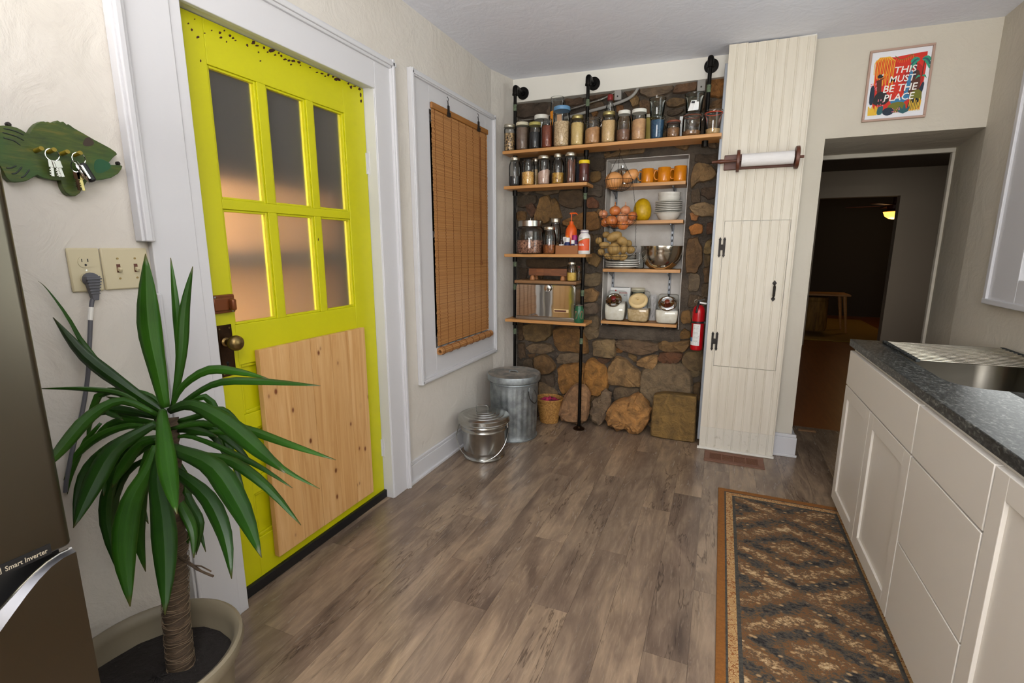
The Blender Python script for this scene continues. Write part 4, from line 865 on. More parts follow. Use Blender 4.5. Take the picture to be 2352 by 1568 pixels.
# ================================================================ PIPE SHELVING
SH = thing('pipe_shelving', 'black iron pipe shelving with four honey wood boards before the stone wall', 'shelving', (-.93, 3.52, 0))
PY = 3.52; PX = (-1.473, -.93, -.153); Z1, Z2, Z3, Z4 = 2.083, 1.836, 1.344, .849; SY0, SY1 = 3.42, 3.61
TZ = (2.53, 2.532, 2.545)
for i, x in enumerate(PX):
    m = MB(); m.cyl((x, PY, .012 if i < 2 else 2.03), (x, PY, TZ[i]-.02), .0122, n=16); m.build('upright', 'pipe', SH)
    m = MB(); m.tube(spline([(x, PY, TZ[i]-.045), (x, PY, TZ[i]-.012), (x, PY+.006, TZ[i]+.004), (x, PY+.03, TZ[i]+.006), (x, PY+.055, TZ[i]+.006)], 4), .0185, 16); m.cyl((x, PY, TZ[i]-.05), (x, PY, TZ[i]-.038), .021, n=16); m.build('elbow', 'pipe', SH)
    m = MB(); m.cyl((x, PY+.04, TZ[i]+.006), (x, 3.676, TZ[i]+.006), .0122, n=14); m.build('stub', 'pipe', SH)
    m = MB(); m.lathe([(.02, -.03), (.02, -.008), (.045, -.007), (.045, 0)], (x, 3.68, TZ[i]+.006), 24, Matrix.Rotation(-PI/2, 3, 'X')); m.build('flange', 'pipe', SH)
    for zz in ((2.395, 1.27, 1.09, .74) if i == 0 else (2.37, 1.75, 1.06, .70) if i == 1 else (2.37,)):
        MB().cyl((x, PY, zz-.022), (x, PY, zz+.022), .0132, n=14).build('thread_tape', 'tape', SH)
    if i < 2:
        for zz in (Z1, Z2, Z3, Z4): MB().cyl((x, PY, zz-.06), (x, PY, zz-.022), .018, n=14).build('coupling', 'pipe', SH)
    else: MB().cyl((x, PY, Z1-.06), (x, PY, Z1-.022), .02, n=14).build('coupling', 'pipe', SH)
    if i < 2: m = MB(); m.lathe([(.045, 0), (.045, .006), (.02, .009), (.019, .025), (.0122, .027)], (x, PY, 0.0005), 24); m.build('floor_flange', 'bronze', SH)
for (xa, xb_, z) in ((-1.532, -.056, Z1), (-1.522, -.895, Z2), (-1.52, -.888, Z3), (-1.515, -.874, Z4)): B('shelf_board', 'shelf', SH, xa, xb_, SY0, SY1, z-.022, z, .0025)

# ================================================================ JARS
def speck(name, a, b, sc=160, rough=.7, lo=.4, hi=.6):
    return M(name, a, rough, var=(sc, b, lo, hi), bump=(sc, .5, .004))
GR = {}
for k, a, b, sc in (('seedmix', (206, 170, 120), (40, 26, 22), 95), ('greybrown', (122, 100, 84), (108, 86, 72), 60), ('blackbean', (38, 38, 40), (24, 24, 26), 120), ('lentil', (140, 66, 34), (112, 48, 24), 160), ('oats', (222, 196, 158), (176, 146, 108), 110), ('cornmeal', (218, 190, 128), (206, 176, 112), 120),
    ('brownsugar', (190, 142, 92), (168, 120, 74), 60), ('couscous', (216, 184, 134), (196, 160, 108), 170), ('cocoa', (128, 88, 62), (110, 72, 50), 60), ('bulgur', (204, 160, 114), (186, 140, 96), 60), ('blue', (62, 98, 136), (44, 74, 108), 120), ('spice', (150, 106, 62), (104, 66, 36), 140),
    ('darkgrey', (66, 62, 62), (48, 46, 46), 110), ('popcorn', (206, 146, 56), (236, 200, 130), 110), ('pinkflour', (206, 176, 160), (190, 156, 140), 40), ('pasta', (204, 160, 66), (150, 104, 30), 46), ('honey', (92, 22, 10), (70, 14, 6), 10), ('beans', (190, 140, 112), (84, 46, 32), 75), ('almond', (168, 98, 40), (116, 60, 22), 60), ('yellowgrain', (214, 180, 90), (204, 166, 76), 60), ('flour', (232, 226, 214), (222, 214, 198), 30), ('oatflour', (206, 182, 142), (186, 158, 112), 60), ('sand', (196, 164, 116), (176, 142, 92), 120)):
    GR[k] = speck('contents_'+k, a, b, sc)
PROF = {
 'mason': [(.80, 0), (.95, .03), (1, .08), (1, .68), (.95, .75), (.80, .83), (.78, .86), (.78, .97)],
 'straight': [(.86, 0), (.97, .03), (1, .07), (1, .80), (.95, .86), (.92, .89), (.92, .98)],
 'tumbler': [(.74, 0), (.80, .03), (.83, .08), (.94, .88), (1, .92), (1, 1.0)],
 'tall': [(.88, 0), (.98, .02), (1, .05), (1, .60), (.93, .72), (.66, .82), (.62, .85), (.62, .97)],
 'bottle': [(.9, 0), (1, .03), (1, .52), (.9, .66), (.55, .82), (.42, .88), (.42, .97)]}
def rad(prof, t):
    for (r0, z0), (r1, z1) in zip(prof, prof[1:]):
        if z0 <= t <= z1: return r0+(r1-r0)*(t-z0)/(z1-z0+1e-9)
    return prof[-1][0]
def pxm(x, y, Y): p = onY(x, y, Y); return (p-CAM).dot(_f)/FPX
def jar(label, l, r, top, zb, Y, kind='mason', lid='lidsilver', content=None, fill=.7, name='glass_jar', cat='jar', group='jars on the pipe shelves', glass='glass', lidh=.12, slope=0, zbase=None, wire=False, band=None):
    xm = (l+r)/2; s = pxm(xm, top, Y); Rj = (r-l)/2*s*.97; x = onY(xm, top, Y).x
    ztop = onY(xm, top, Y).z; H = ztop-zb; prof = PROF[kind]
    t = thing(name, label, cat, (x, Y, zb), group); c = (x, Y, zb+.0006)
    m = MB(); m.lathe([(a*Rj, b*H) for a, b in prof], c, 28, None, True, False); m.build('glass', glass, t, smooth=50)
    if content:
        zs_ = [b for a, b in prof if b < fill]+[fill]; zs_[0] = .012
        m = MB(); N = 24; vs = []; fs = []
        for j, z in enumerate(zs_):
            for i in range(N):
                q = 2*PI*i/N; rr_ = rad(prof, z)*Rj*.955
                zz = z*H + (slope*H*math.cos(q+.6) if j == len(zs_)-1 else 0) + (random.uniform(-.002, .002) if j == len(zs_)-1 else 0)
                vs.append((x+rr_*math.cos(q), Y+rr_*math.sin(q), zb+.0006+zz))
        for j in range(len(zs_)-1):
            for i in range(N): fs.append((j*N+i, j*N+(i+1)%N, (j+1)*N+(i+1)%N, (j+1)*N+i))
        fs.append(tuple(range(N))[::-1]); vs.append((x, Y, zb+fill*H+.004)); k = len(zs_)-1
        for i in range(N): fs.append((k*N+i, k*N+(i+1)%N, len(vs)-1))
        m.add(vs, fs).build('contents', GR[content] if isinstance(content, str) else content, t, smooth=55)
    if lid:
        lr = prof[-1][0]*Rj*1.07; m = MB(); h0 = H*(1-lidh)
        m.lathe([(lr, h0), (lr*1.02, h0+.002), (lr*1.02, H-.004), (lr*.97, H-.001), (lr*.86, H-.001), (lr*.84, H-.003)], c, 28); lo_ = m.build('lid', lid, t, smooth=40)
        m = MB(); m.tube([(x+lr*1.02*math.cos(q), Y+lr*1.02*math.sin(q), zb+h0+.003) for q in np.linspace(0, 2*PI, 25)[:-1]], .0013, 5, True); m.build('lid_rim', lid, lo_)
    else:
        lr = prof[-1][0]*Rj; m = MB(); m.tube([(x+lr*math.cos(q), Y+lr*math.sin(q), zb+prof[-1][1]*H) for q in np.linspace(0, 2*PI, 29)[:-1]], .002, 6, True); m.build('rim', glass, t)
    if band:
        lr = rad(prof, .9)*Rj; m = MB(); m.tube([(x+lr*1.01*math.cos(q), Y+lr*1.01*math.sin(q), zb+.9*H) for q in np.linspace(0, 2*PI, 29)[:-1]], .003, 6, True); m.build('rubber_gasket', band, t)
    if wire:
        lr = rad(prof, .9)*Rj*1.03; m = MB(); m.tube([(x+lr*math.cos(q), Y+lr*math.sin(q), zb+.84*H) for q in np.linspace(0, 2*PI, 29)[:-1]], .0015, 5, True)
        m.tube(spline([(x+lr, Y, zb+.84*H), (x+lr*1.12, Y-.004, zb+.9*H), (x+lr*1.05, Y-.004, zb+.98*H), (x+lr*.5, Y-.004, zb+H+.003)], 3), .0015, 5)
        m.tube(spline([(x+lr, Y, zb+.84*H), (x+lr*1.2, Y-.006, zb+.8*H), (x+lr*1.1, Y-.006, zb+.66*H)], 3), .0015, 5); m.build('wire_clamp', 'steel', t)
    return t, Vector((x, Y, zb)), Rj, H
plain('lid_cream', (206, 198, 172), .4); plain('lid_olive', (168, 158, 86), .4); plain('lid_white', (222, 220, 210), .4); plain('lid_blue', (94, 140, 178), .45); plain('cap_red', (126, 26, 22), .4); plain('lid_yellow', (228, 196, 20), .4); plain('gasket', (178, 66, 42), .6); plain('lid_brown', (122, 66, 46), .35)
plain('orange_card', (226, 140, 20), .6); plain('tan_card', (196, 150, 110), .7); plain('paper', (232, 232, 230), .7); plain('ink', (40, 40, 44), .7); plain('blue_ink', (40, 70, 150), .6)
YF, YBk = 3.462, 3.565
J = jar
J('jar of mixed black and tan seeds, leftmost on the top shelf', 1157.5, 1183.8, 286.6, Z1, YF, 'straight', 'lidsilver', 'seedmix', .66)
J('jar nearly full of grey-brown meal with a cream lid', 1184.8, 1214.8, 282, Z1, YF, 'straight', 'lid_cream', 'greybrown', .8)
J('jar of black beans with an olive gold lid', 1215, 1243, 282, Z1, YF, 'straight', 'lid_olive', 'blackbean', .62)
J('lidless jar full of rust red lentils', 1243.6, 1271, 272.5, Z1, YF, 'mason', None, 'lentil', .74)
J('clear jar with a white lid behind the lentil jar', 1227, 1261, 265.5, Z1, YBk, 'straight', 'lid_white')
t, p, r_, h_ = J('large jar of pale oats with a sky blue lid', 1271.5, 1310.5, 246, Z1, YF, 'straight', 'lid_blue', 'oats', .62, lidh=.1)
m = MB(); m.box(p.x-r_*.7, p.x-r_*.1, p.y+.012, p.y+.014, p.z+h_*.58, p.z+h_*.84); m.build('paper_note', 'tan_card', t, smooth=0)
t, p, r_, h_ = J('tall empty jar with an orange label behind the oats', 1264, 1297, 222, Z1, YBk, 'straight', None)
m = MB(); m.add([p+Vector((r_*1.005*math.cos(q), r_*1.005*math.sin(q), z)) for z in (h_*.45, h_*.72) for q in np.linspace(-2.8, -1.9, 7)], [(i, i+1, i+8, i+7) for i in range(6)]); m.build('paper_label', 'orange_card', t, smooth=60)
J('jar full of pale yellow cornmeal with a gold lid', 1311, 1343, 266, Z1, YF, 'mason', 'lidgold', 'cornmeal', .74)
J('squat clamp jar of brown sugar beside the cornmeal', 1343.5, 1381, 271.5, Z1, YF, 'straight', None, 'brownsugar', .56, slope=.06, wire=True)
J('jar of couscous with a gold lid, third pale jar along', 1382, 1416, 257.5, Z1, YF, 'mason', 'lidgold', 'couscous', .70)
J('clear bottle with a dark red cap behind the couscous', 1388, 1416, 218, Z1, YBk, 'bottle', 'cap_red', cat='bottle', name='glass_bottle', lidh=.11)
J('jar half full of cocoa coloured powder with a pale lid', 1417.5, 1451, 255, Z1, YF, 'mason', 'lid_white', 'cocoa', .38)
J('tall jar of light brown grain with a pale lid', 1452, 1486, 252, Z1, YF, 'straight', 'lid_white', 'bulgur', .64, slope=.04)
tn = thing('tin_box', 'narrow olive yellow tin standing behind the blue jar', 'tin', (-.60, 3.575, Z1)); plain('olive_tin', (150, 132, 50), .4, .2)
x_ = onY(1490, 290, 3.56).x; B('body', 'olive_tin', tn, x_-.018, x_+.018, 3.555, 3.60, Z1, onY(1490, 270, 3.56).z, .003); B('lid', 'lidsilver', tn, x_-.0185, x_+.0185, 3.554, 3.601, onY(1490, 270, 3.56).z, onY(1490, 262, 3.56).z, .002)
t, p, r_, h_ = J('tumbler jar packed with blue contents', 1493, 1528, 269.6, Z1, YF, 'tumbler', None, 'blue', .84, glass='glass_green')
zz = p.z+h_+.002; t, p, r_, h_ = J('empty greenish tumbler stacked on the blue jar', 1491.5, 1530, 227, zz, YF, 'tumbler', None, None, glass='glass_green')
m = MB(); m.box(p.x-.004, p.x+.004, p.y-r_*.98-.004, p.y-r_*.98, p.z+h_-.008, p.z+h_+.008); m.build('clip', 'steel', t, smooth=0)
J('short clamp jar of spice with a reddish brown lid', 1532, 1563, 278, Z1, YF, 'straight', 'lid_brown', 'spice', .55, wire=True)
t, p, r_, h_ = J('wide clear jar with a brown gasket holding dried herbs', 1569, 1612, 262, Z1, YF, 'straight', None, 'spice', .2, band='lid_brown', wire=True)
zz = p.z+h_+.002; t, p, r_, h_ = J('upturned wide tumbler with white paper tags stacked near the right pipe', 1574, 1618, 216, zz, YF, 'tumbler', None, None, glass='glass_green')
m = MB(); a0 = p+Vector((-r_*.55, -r_*.93, .006))
m.add([a0, a0+Vector((.034, -.004, .0)), a0+Vector((.05, .0, .058)), a0+Vector((.018, .004, .062))], [(0, 1, 2, 3)]); m.add([a0+Vector((.028, -.006, .0)), a0+Vector((.062, .006, .004)), a0+Vector((.062, .008, .05)), a0+Vector((.04, -.002, .05))], [(0, 1, 2, 3)])
lab = m.build('paper_tag', 'paper', t, smooth=0); m = MB(); m.add([a0+Vector((.018, -.005, .042)), a0+Vector((.038, -.005, .040)), a0+Vector((.041, -.004, .052)), a0+Vector((.021, -.004, .054))], [(0, 1, 2, 3)]); m.build('printed_square', 'ink', lab, smooth=0)
J('flared tumbler jar with an orange gasket, rightmost on the top shelf', 1620, 1660, 255, Z1, YF, 'tumbler', None, 'sand', .22, band='gasket')
bx = thing('seasoning_box', 'small white box with blue print behind the stacked tumblers', 'box', (-.3, 3.58, Z1)); xx = onY(1566, 290, 3.58).x
B('carton', 'paper', bx, xx-.015, xx+.02, 3.57, 3.605, Z1, onY(1566, 268, 3.58).z, .001)
# second shelf
J('jar with dark grey powder, leftmost on the second shelf', 1168.5, 1196.5, 361.7, Z2, YF, 'mason', 'lidsilver', 'darkgrey', .34)
J('jar of orange popcorn kernels without a lid', 1197.5, 1229, 367.8, Z2, YF, 'straight', None, 'popcorn', .52)
J('small jar half hidden behind the popcorn jar', 1221, 1240, 364, Z2, YBk, 'mason', 'lidsilver', 'sand', .6)
J('jar of pinkish flour lying in a slope', 1234.5, 1265, 358.5, Z2, YF, 'straight', 'lidsilver', 'pinkflour', .42, slope=.09)
J('shouldered jar of yellow pasta pieces', 1267, 1297, 353.7, Z2, YF, 'tall', 'lidsilver', 'pasta', .36)
t, p, r_, h_ = J('tall jar of cinnamon sticks on the second shelf', 1298, 1325, 351, Z2, YF, 'straight', 'lidsilver')
MT['cinnamon'] = wood('cinnamon_bark', (128, 74, 48), (92, 50, 32), (20, 20, 2))
for i in range(11):
    q = i*2.4; rr_ = r_*.62*(i % 3+1)/3.2; a0 = p+Vector((rr_*math.cos(q), rr_*math.sin(q), .004)); m = MB(); m.cyl(a0, a0+Vector((random.uniform(-.006, .006), random.uniform(-.006, .006), h_*random.uniform(.6, .78))), r_*.15, n=8); m.build('cinnamon_stick', 'cinnamon', t)
J('dark red honey jar with a bright yellow lid', 1329.5, 1355, 368.5, Z2, YF-.01, 'straight', 'lid_yellow', 'honey', .84, lidh=.16)
plain('navy', (20, 26, 44), .5); nb = thing('spice_packet', 'dark navy packet behind the honey jar', 'packet', (-1.0, 3.58, Z2)); xx = onY(1330, 400, 3.58).x
B('pouch', 'navy', nb, xx-.022, xx+.022, 3.57, 3.59, Z2, Z2+.155, .004)
# third shelf
xa, xb_ = onY(1187, 550, 3.50).x, onY(1250, 550, 3.50).x; xm = (xa+xb_)/2; Rj = (xb_-xa)/2*.98; zt_ = onY(1218, 521, 3.50).z; zl = onY(1218, 507, 3.5).z; H = zt_-Z3
t = thing('glass_canister', 'big glass canister of pink speckled beans with a steel lid', 'canister', (xm, 3.5, Z3), 'jars on the pipe shelves')
pf = [(Rj*.93, 0), (Rj*.99, .006), (Rj, .015), (Rj, H-.04), (Rj*.97, H-.02), (Rj*.86, H-.004), (Rj*.8, H)]
m = MB(); m.lathe(pf, (xm, 3.5, Z3+.0006), 32, None, True, False); m.build('glass', 'glass', t, smooth=50)
m = MB(); m.lathe([(Rj*.9, .006), (Rj*.955, .012), (Rj*.955, H*.5), (Rj*.6, H*.52), (0.001, H*.525)], (xm, 3.5, Z3+.001), 28); m.build('contents', GR['beans'], t, smooth=50)
m = MB(); m.lathe([(Rj*.82, 0), (Rj*.84, .002), (Rj*.84, zl-zt_-.003), (Rj*.8, zl-zt_), (0.001, zl-zt_+.001)], (xm, 3.5, zt_), 32); ld = m.build('lid', 'steel', t, smooth=40)
m = MB(); m.lathe([(.003, 0), (.003, .012), (.008, .014), (.009, .018), (.006, .021), (0, .0215)], (xm, 3.5, zl), 14, None, False, False); m.build('knob', 'steel', ld, smooth=50)
J('jar of orange-brown almonds beside the big canister', 1247, 1278, 520.6, Z3, 3.46, 'mason', 'lidsilver', 'almond', .34)
J('tall empty jar with a silver lid behind the almonds', 1263, 1289, 501.7, Z3, YBk, 'mason', 'lidsilver')
plain('orange_plastic', (226, 92, 24), .35); plain('orange_label', (238, 138, 36), .5); plain('magenta', (168, 38, 110), .4); plain('amber', (40, 22, 18), .2); plain('bottle_white', (226, 222, 218), .4); plain('navy_band', (30, 42, 92), .5); plain('violet', (90, 60, 110), .5)
x_ = onY(1312, 540, 3.53).x; ztb = onY(1312, 515, 3.53).z; ztp = onY(1312, 491, 3.53).z; Rb = 13.5*pxm(1312, 540, 3.53)
t = thing('pump_bottle', 'orange pump bottle with a matching nozzle', 'bottle', (x_, 3.53, Z3)); H = ztb-Z3
m = MB(); m.lathe([(Rb*.9, 0), (Rb, .005), (Rb, H*.7), (Rb*.9, H*.84), (Rb*.6, H*.95), (Rb*.36, H), (Rb*.34, H+.02), (Rb*.2, H+.022)], (x_, 3.53, Z3+.0006), 28); m.build('body', 'orange_plastic', t, smooth=50)
m = MB(); m.add([(x_+Rb*1.006*math.cos(q), 3.53+Rb*1.006*math.sin(q), Z3+z) for z in (H*.2, H*.62) for q in np.linspace(-2.9, -1.75, 9)], [(i, i+1, i+10, i+9) for i in range(8)]); m.build('label', 'orange_label', t, smooth=60)
m = MB(); m.cyl((x_, 3.53, Z3+H+.015), (x_, 3.53, ztp), .004, n=10); m.lathe([(.012, 0), (.013, .01), (.006, .016)], (x_, 3.53, Z3+H+.005), 14); m.tube(spline([(x_-.012, 3.53, ztp+.002), (x_+.01, 3.53, ztp+.004), (x_+.036, 3.525, ztp+.002), (x_+.046, 3.52, ztp-.008)], 4), [.006]*8+[.004]*5, 8); m.build('pump', 'orange_plastic', t)
tr = thing('wooden_tray', 'small brown wooden tray of remedy bottles on the third shelf', 'tray', (onY(1300, 570, 3.45).x, 3.47, Z3)); xa, xb_ = onY(1275.5, 575, 3.435).x, onY(1327, 575, 3.435).x; zt_ = onY(1300, 563.5, 3.435).z
plain('tray_wood', (150, 92, 44), .5)
for nm, a in (('front_side', (xa, xb_, 3.435, 3.441, Z3, zt_)), ('back_side', (xa, xb_, 3.50, 3.506, Z3, zt_)), ('end', (xa, xa+.006, 3.441, 3.50, Z3, zt_)), ('end', (xb_-.006, xb_, 3.441, 3.50, Z3, zt_)), ('base', (xa+.006, xb_-.006, 3.441, 3.50, Z3, Z3+.005))): B(nm, 'tray_wood', tr, *a, .001)
def remedy(label, px, ptop, Y, rpx, body, cap, band=None, dropper=False):
    x = onY(px, 560, Y).x; z = onY(px, ptop, Y).z; r = rpx*pxm(px, 560, Y); zb_ = Z3+.0055; H = z-zb_
    t = thing('remedy_bottle', label, 'bottle', (x, Y, zb_), 'remedy bottles in the tray')
    m = MB(); m.lathe([(r*.95, 0), (r, .003), (r, H*.62), (r*.7, H*.72), (r*.6, H*.74)], (x, Y, zb_), 18); b_ = m.build('body', body, t, smooth=45)
    m = MB()
    if dropper: m.lathe([(r*.55, H*.72), (r*.55, H*.8), (r*.3, H*.83), (r*.28, H*.95), (r*.1, H)], (x, Y, zb_), 14)
    else: m.lathe([(r*.86, H*.72), (r*.88, H*.74), (r*.88, H*.98), (r*.8, H)], (x, Y, zb_), 18)
    m.build('cap', cap, t, smooth=45)
    if band: m = MB(); m.lathe([(r*1.01, H*.1), (r*1.01, H*.5)], (x, Y, zb_), 18, None, False, False); m.build('label', band, t)
remedy('dark dropper bottle at the left end of the tray', 1289.5, 540, 3.47, 5.5, 'amber', 'fob', 'paper', True)
remedy('white bottle with a navy band in the tray', 1303, 545.5, 3.462, 7, 'navy_band', 'bottle_white', 'paper')
remedy('smaller white-capped bottle at the front of the tray', 1315.5, 551, 3.455, 5, 'navy_band', 'bottle_white', 'paper')
remedy('bottle with a magenta cap at the right of the tray', 1320, 540, 3.485, 7, 'violet', 'magenta', 'paper')
remedy('white flip-top bottle at the back of the tray', 1297, 544, 3.488, 5.5, 'bottle_white', 'bottle_white')
x_ = onY(1342, 560, 3.455).x; zt_ = onY(1342, 528, 3.455).z; Rb = 13.8*pxm(1342, 560, 3.455); H = zt_-Z3
t = thing('supplement_bottle', 'white supplement bottle with an orange label and purple-rimmed cap', 'bottle', (x_, 3.455, Z3))
m = MB(); m.lathe([(Rb*.93, 0), (Rb, .006), (Rb, H*.68), (Rb*.93, H*.76), (Rb*.65, H*.85), (Rb*.6, H*.88)], (x_, 3.455, Z3+.0006), 32); m.build('body', 'bottle_white', t, smooth=50)
m = MB(); m.lathe([(Rb*.64, H*.875), (Rb*.66, H*.88), (Rb*.66, H*.985), (Rb*.6, H)], (x_, 3.455, Z3), 28); cp_ = m.build('cap', 'bottle_white', t, smooth=45)
m = MB(); m.lathe([(Rb*.67, H*.88), (Rb*.67, H*.9)], (x_, 3.455, Z3), 28, None, False, False); m.lathe([(Rb*.67, H*.965), (Rb*.67, H*.985)], (x_, 3.455, Z3), 28, None, False, False); m.build('cap_band', 'violet', cp_)
plain('label_orange', (222, 86, 40), .5); plain('label_green', (120, 150, 50), .5)
m = MB(); N = 20; an = np.linspace(-2.85, -.35, N+1); lo_ = [(x_+Rb*1.006*math.cos(q), 3.455+Rb*1.006*math.sin(q), Z3+H*.15) for q in an]; hi_ = [(x_+Rb*1.006*math.cos(q), 3.455+Rb*1.006*math.sin(q), Z3+H*(.48+.16*min(1, i/14))) for i, q in enumerate(an)]
m.add(lo_+hi_, [(i, i+1, i+N+2, i+N+1) for i in range(N)]); lb_ = m.build('label', 'label_orange', t, smooth=60)
m = MB(); h2 = [(a[0], a[1], a[2]+H*.02) for a in hi_]; m.add(hi_+h2, [(i, i+1, i+N+2, i+N+1) for i in range(N)]); m.build('green_stripe', 'label_green', t, smooth=60)
def wrap_text(s, zc, width, height, mat, parent, ang0=-1.85):
    tm = MB(); text_mesh(tm, s, (0, 0, 0), (1, 0, 0), (0, 0, 1), width, height)
    tm.v = [(x_+(Rb*1.012)*math.cos(ang0+v[0]/Rb), 3.455+(Rb*1.012)*math.sin(ang0+v[0]/Rb), zc+v[2]) for v in tm.v]; tm.build('lettering', mat, parent, smooth=0)
wrap_text('Alfalfa', Z3+H*.4, .05, .016, 'paper', t, -1.95); wrap_text('NOW', Z3+H*.66, .022, .008, 'ink', t, -1.95)
# bread box shelf
yb0 = 3.445; xa, xb_ = onY(1184, 700, yb0).x, onY(1320, 700, yb0).x; zt_ = onY(1250, 652, yb0).z; z0 = Z4; r = .03
t = thing('bread_box', 'polished chrome bread box on the lowest pipe shelf', 'bread box', ((xa+xb_)/2, 3.52, Z4))
def rr2(x0, x1, z0_, z1_, r_): return [(x0, z0_), (x1, z0_)]+[(x1-r_+r_*math.cos(q), z1_-r_+r_*math.sin(q)) for q in np.linspace(0, PI/2, 7)]+[(x0+r_-r_*math.sin(q), z1_-r_+r_*math.cos(q)) for q in np.linspace(0, PI/2, 7)]
o_ = rr2(xa, xb_, z0+.001, zt_, r); m = MB(); m.prism([(x, yb0+.012, z) for x, z in o_], [(x, 3.595, z) for x, z in o_]); m.build('body', 'steel', t, bevel=.003)
MT['mirror'] = metal('mirror_chrome_door', (206, 202, 194), .05, None, (3.2, .35))
o_ = rr2(xa+.004, xb_-.004, z0+.028, zt_-.004, r-.003); m = MB(); m.prism([(x, yb0, z) for x, z in o_], [(x, yb0+.012, z) for x, z in o_]); dr = m.build('drop_door', 'mirror', t, bevel=.004)
B('base_strip', 'steel', t, xa+.002, xb_-.002, yb0+.002, yb0+.02, z0+.001, z0+.026, .002)
m = MB(); zk = zt_-.03; xk = onY(1259, 668, yb0).x; m.lathe([(.012, 0), (.016, .006), (.024, .012), (.026, .018), (.018, .022), (0, .023)], (xk, yb0, zk), 24, Matrix.Rotation(PI/2, 3, 'X'), True, False); m.build('knob', 'chrome', dr, smooth=50)
plain('tag_cream', (214, 184, 130), .5); plain('tag_brown', (84, 40, 22), .5)
xl, xr = onY(1272, 712, yb0).x, onY(1306, 714, yb0).x; zc = onY(1289, 714, yb0).z
B('name_tag', 'tag_cream', dr, xl, xr, yb0-.0015, yb0, zc-.012, zc+.012); B('name_tag_print', 'tag_brown', dr, xl+.005, xr-.018, yb0-.0022, yb0-.0012, zc-.007, zc+.006)
zb2 = zt_+.0015
bo = thing('wooden_board', 'tan wooden board lying on top of the bread box', 'board', ((xa+xb_)/2, 3.52, zb2)); B('board', 'board', bo, onY(1181, 645, 3.43).x, onY(1331, 648, 3.52).x, 3.428, 3.60, zb2, zb2+.024, .006)
zc2 = zb2+.0245
cbt = thing('cutting_board', 'footed butcher block cutting board standing on the tan board', 'cutting board', (-1.2, 3.52, zc2)); xa, xb_ = onY(1214.5, 623, 3.47).x, onY(1303, 625, 3.47).x; zf = zc2+.034; zb3 = onY(1260, 617, 3.47).z
for i in range(5): a = xa+(xb_-xa)*i/5; B('block', 'butcher', cbt, a, a+(xb_-xa)/5, 3.47, 3.58, zf, zb3, .001)
for (px_, yy) in ((1223, 3.488), (1293, 3.488), (1223, 3.562), (1293, 3.562)):
    x_ = onY(px_, 637, 3.488).x; m = MB(); m.lathe([(.019, 0), (.021, .006), (.018, .02), (.013, .034)], (x_, yy, zc2), 16); m.build('foot', 'cork', cbt)
J('jar with yellow powder on the tan board', 1301.8, 1325.5, 602, zc2, 3.455, 'mason', 'lidsilver', 'yellowgrain', .44)
J('small red-capped vial behind the jar of yellow powder', 1326, 1334, 611, zc2, 3.54, 'bottle', 'cap_red', None, name='glass_vial', cat='vial')
MT['green_jar'] = M('green_painted_glass', (34, 92, 60), .3); plain('green_patch', (128, 96, 76), .6)
x_ = onY(1330, 720, 3.45).x; zt_ = onY(1330, 701, 3.45).z; Rb = 11.3*pxm(1330, 720, 3.45); H = zt_-Z4
t = thing('painted_jar', 'green painted jar with tan patches beside the bread box', 'jar', (x_, 3.45, Z4)); m = MB(); m.lathe([(Rb*.9, 0), (Rb, .006), (Rb*.97, H*.7), (Rb*.8, H*.86), (Rb*.74, H*.92), (Rb*.74, H), (Rb*.66, H), (Rb*.66, H*.9)], (x_, 3.45, Z4+.0006), 28, None, True, False); m.build('glass', 'green_jar', t, smooth=50)
m = MB()
for qa in (-2.0, -.75):
    m.add([(x_+Rb*1.008*math.cos(qa+.42*math.cos(u)), 3.45+Rb*1.008*math.sin(qa+.42*math.cos(u)), Z4+H*.47+H*.24*math.sin(u)) for u in np.linspace(0, 2*PI, 17)[:-1]], [tuple(range(16))])
m.build('patch', 'green_patch', t, smooth=0); m = MB(); m.tube([(x_+Rb*.72*math.cos(q), 3.45+Rb*.72*math.sin(q), zt_) for q in np.linspace(0, 2*PI, 25)[:-1]], .003, 6, True); m.build('rim', 'steel', t)

# conduit, junction boxes behind the top shelf
cu = thing('conduit', 'pale grey electrical conduit curving across the stone above the top shelf', 'conduit', (-.9, 3.70, 2.3)); plain('conduit_grey', (150, 146, 140), .5)
m = MB(); m.tube(spline([onY(1240, 285, 3.70), onY(1310, 268, 3.70), onY(1345, 258, 3.70), onY(1400, 243, 3.70), onY(1440, 228, 3.70), onY(1458, 214, 3.70), onY(1467, 198, 3.71)], 6), .0105, 10); m.build('tube', 'conduit_grey', cu)
m = MB(); pts = spline([onY(1192, 277, 3.70), onY(1240, 272, 3.70), onY(1300, 255, 3.70), onY(1370, 232, 3.695), onY(1395, 222, 3.69), onY(1425, 205, 3.70)], 26); m.tube(pts, [.006+(.0018 if i % 2 else 0) for i in range(len(pts))], 8); o = m.build('armoured_cable', 'steel', cu)
for (px_, py_, a, b2, lbl) in ((1419, 218, .024, .034, 'grey junction box by the conduit under the beam'), (1611, 196, .026, .036, 'grey junction box beside the right pipe under the beam')):
    p = onY(px_, py_, 3.69); jb = thing('junction_box', lbl, 'junction box', (p.x, 3.69, p.z-b2)); B('box', 'conduit_grey', jb, p.x-a, p.x+a, 3.685, 3.74, p.z-b2, p.z+b2, .003); MB().cyl((p.x, 3.685, p.z-.01), (p.x, 3.681, p.z-.01), .005, n=8).build('knockout', 'iron', jb)
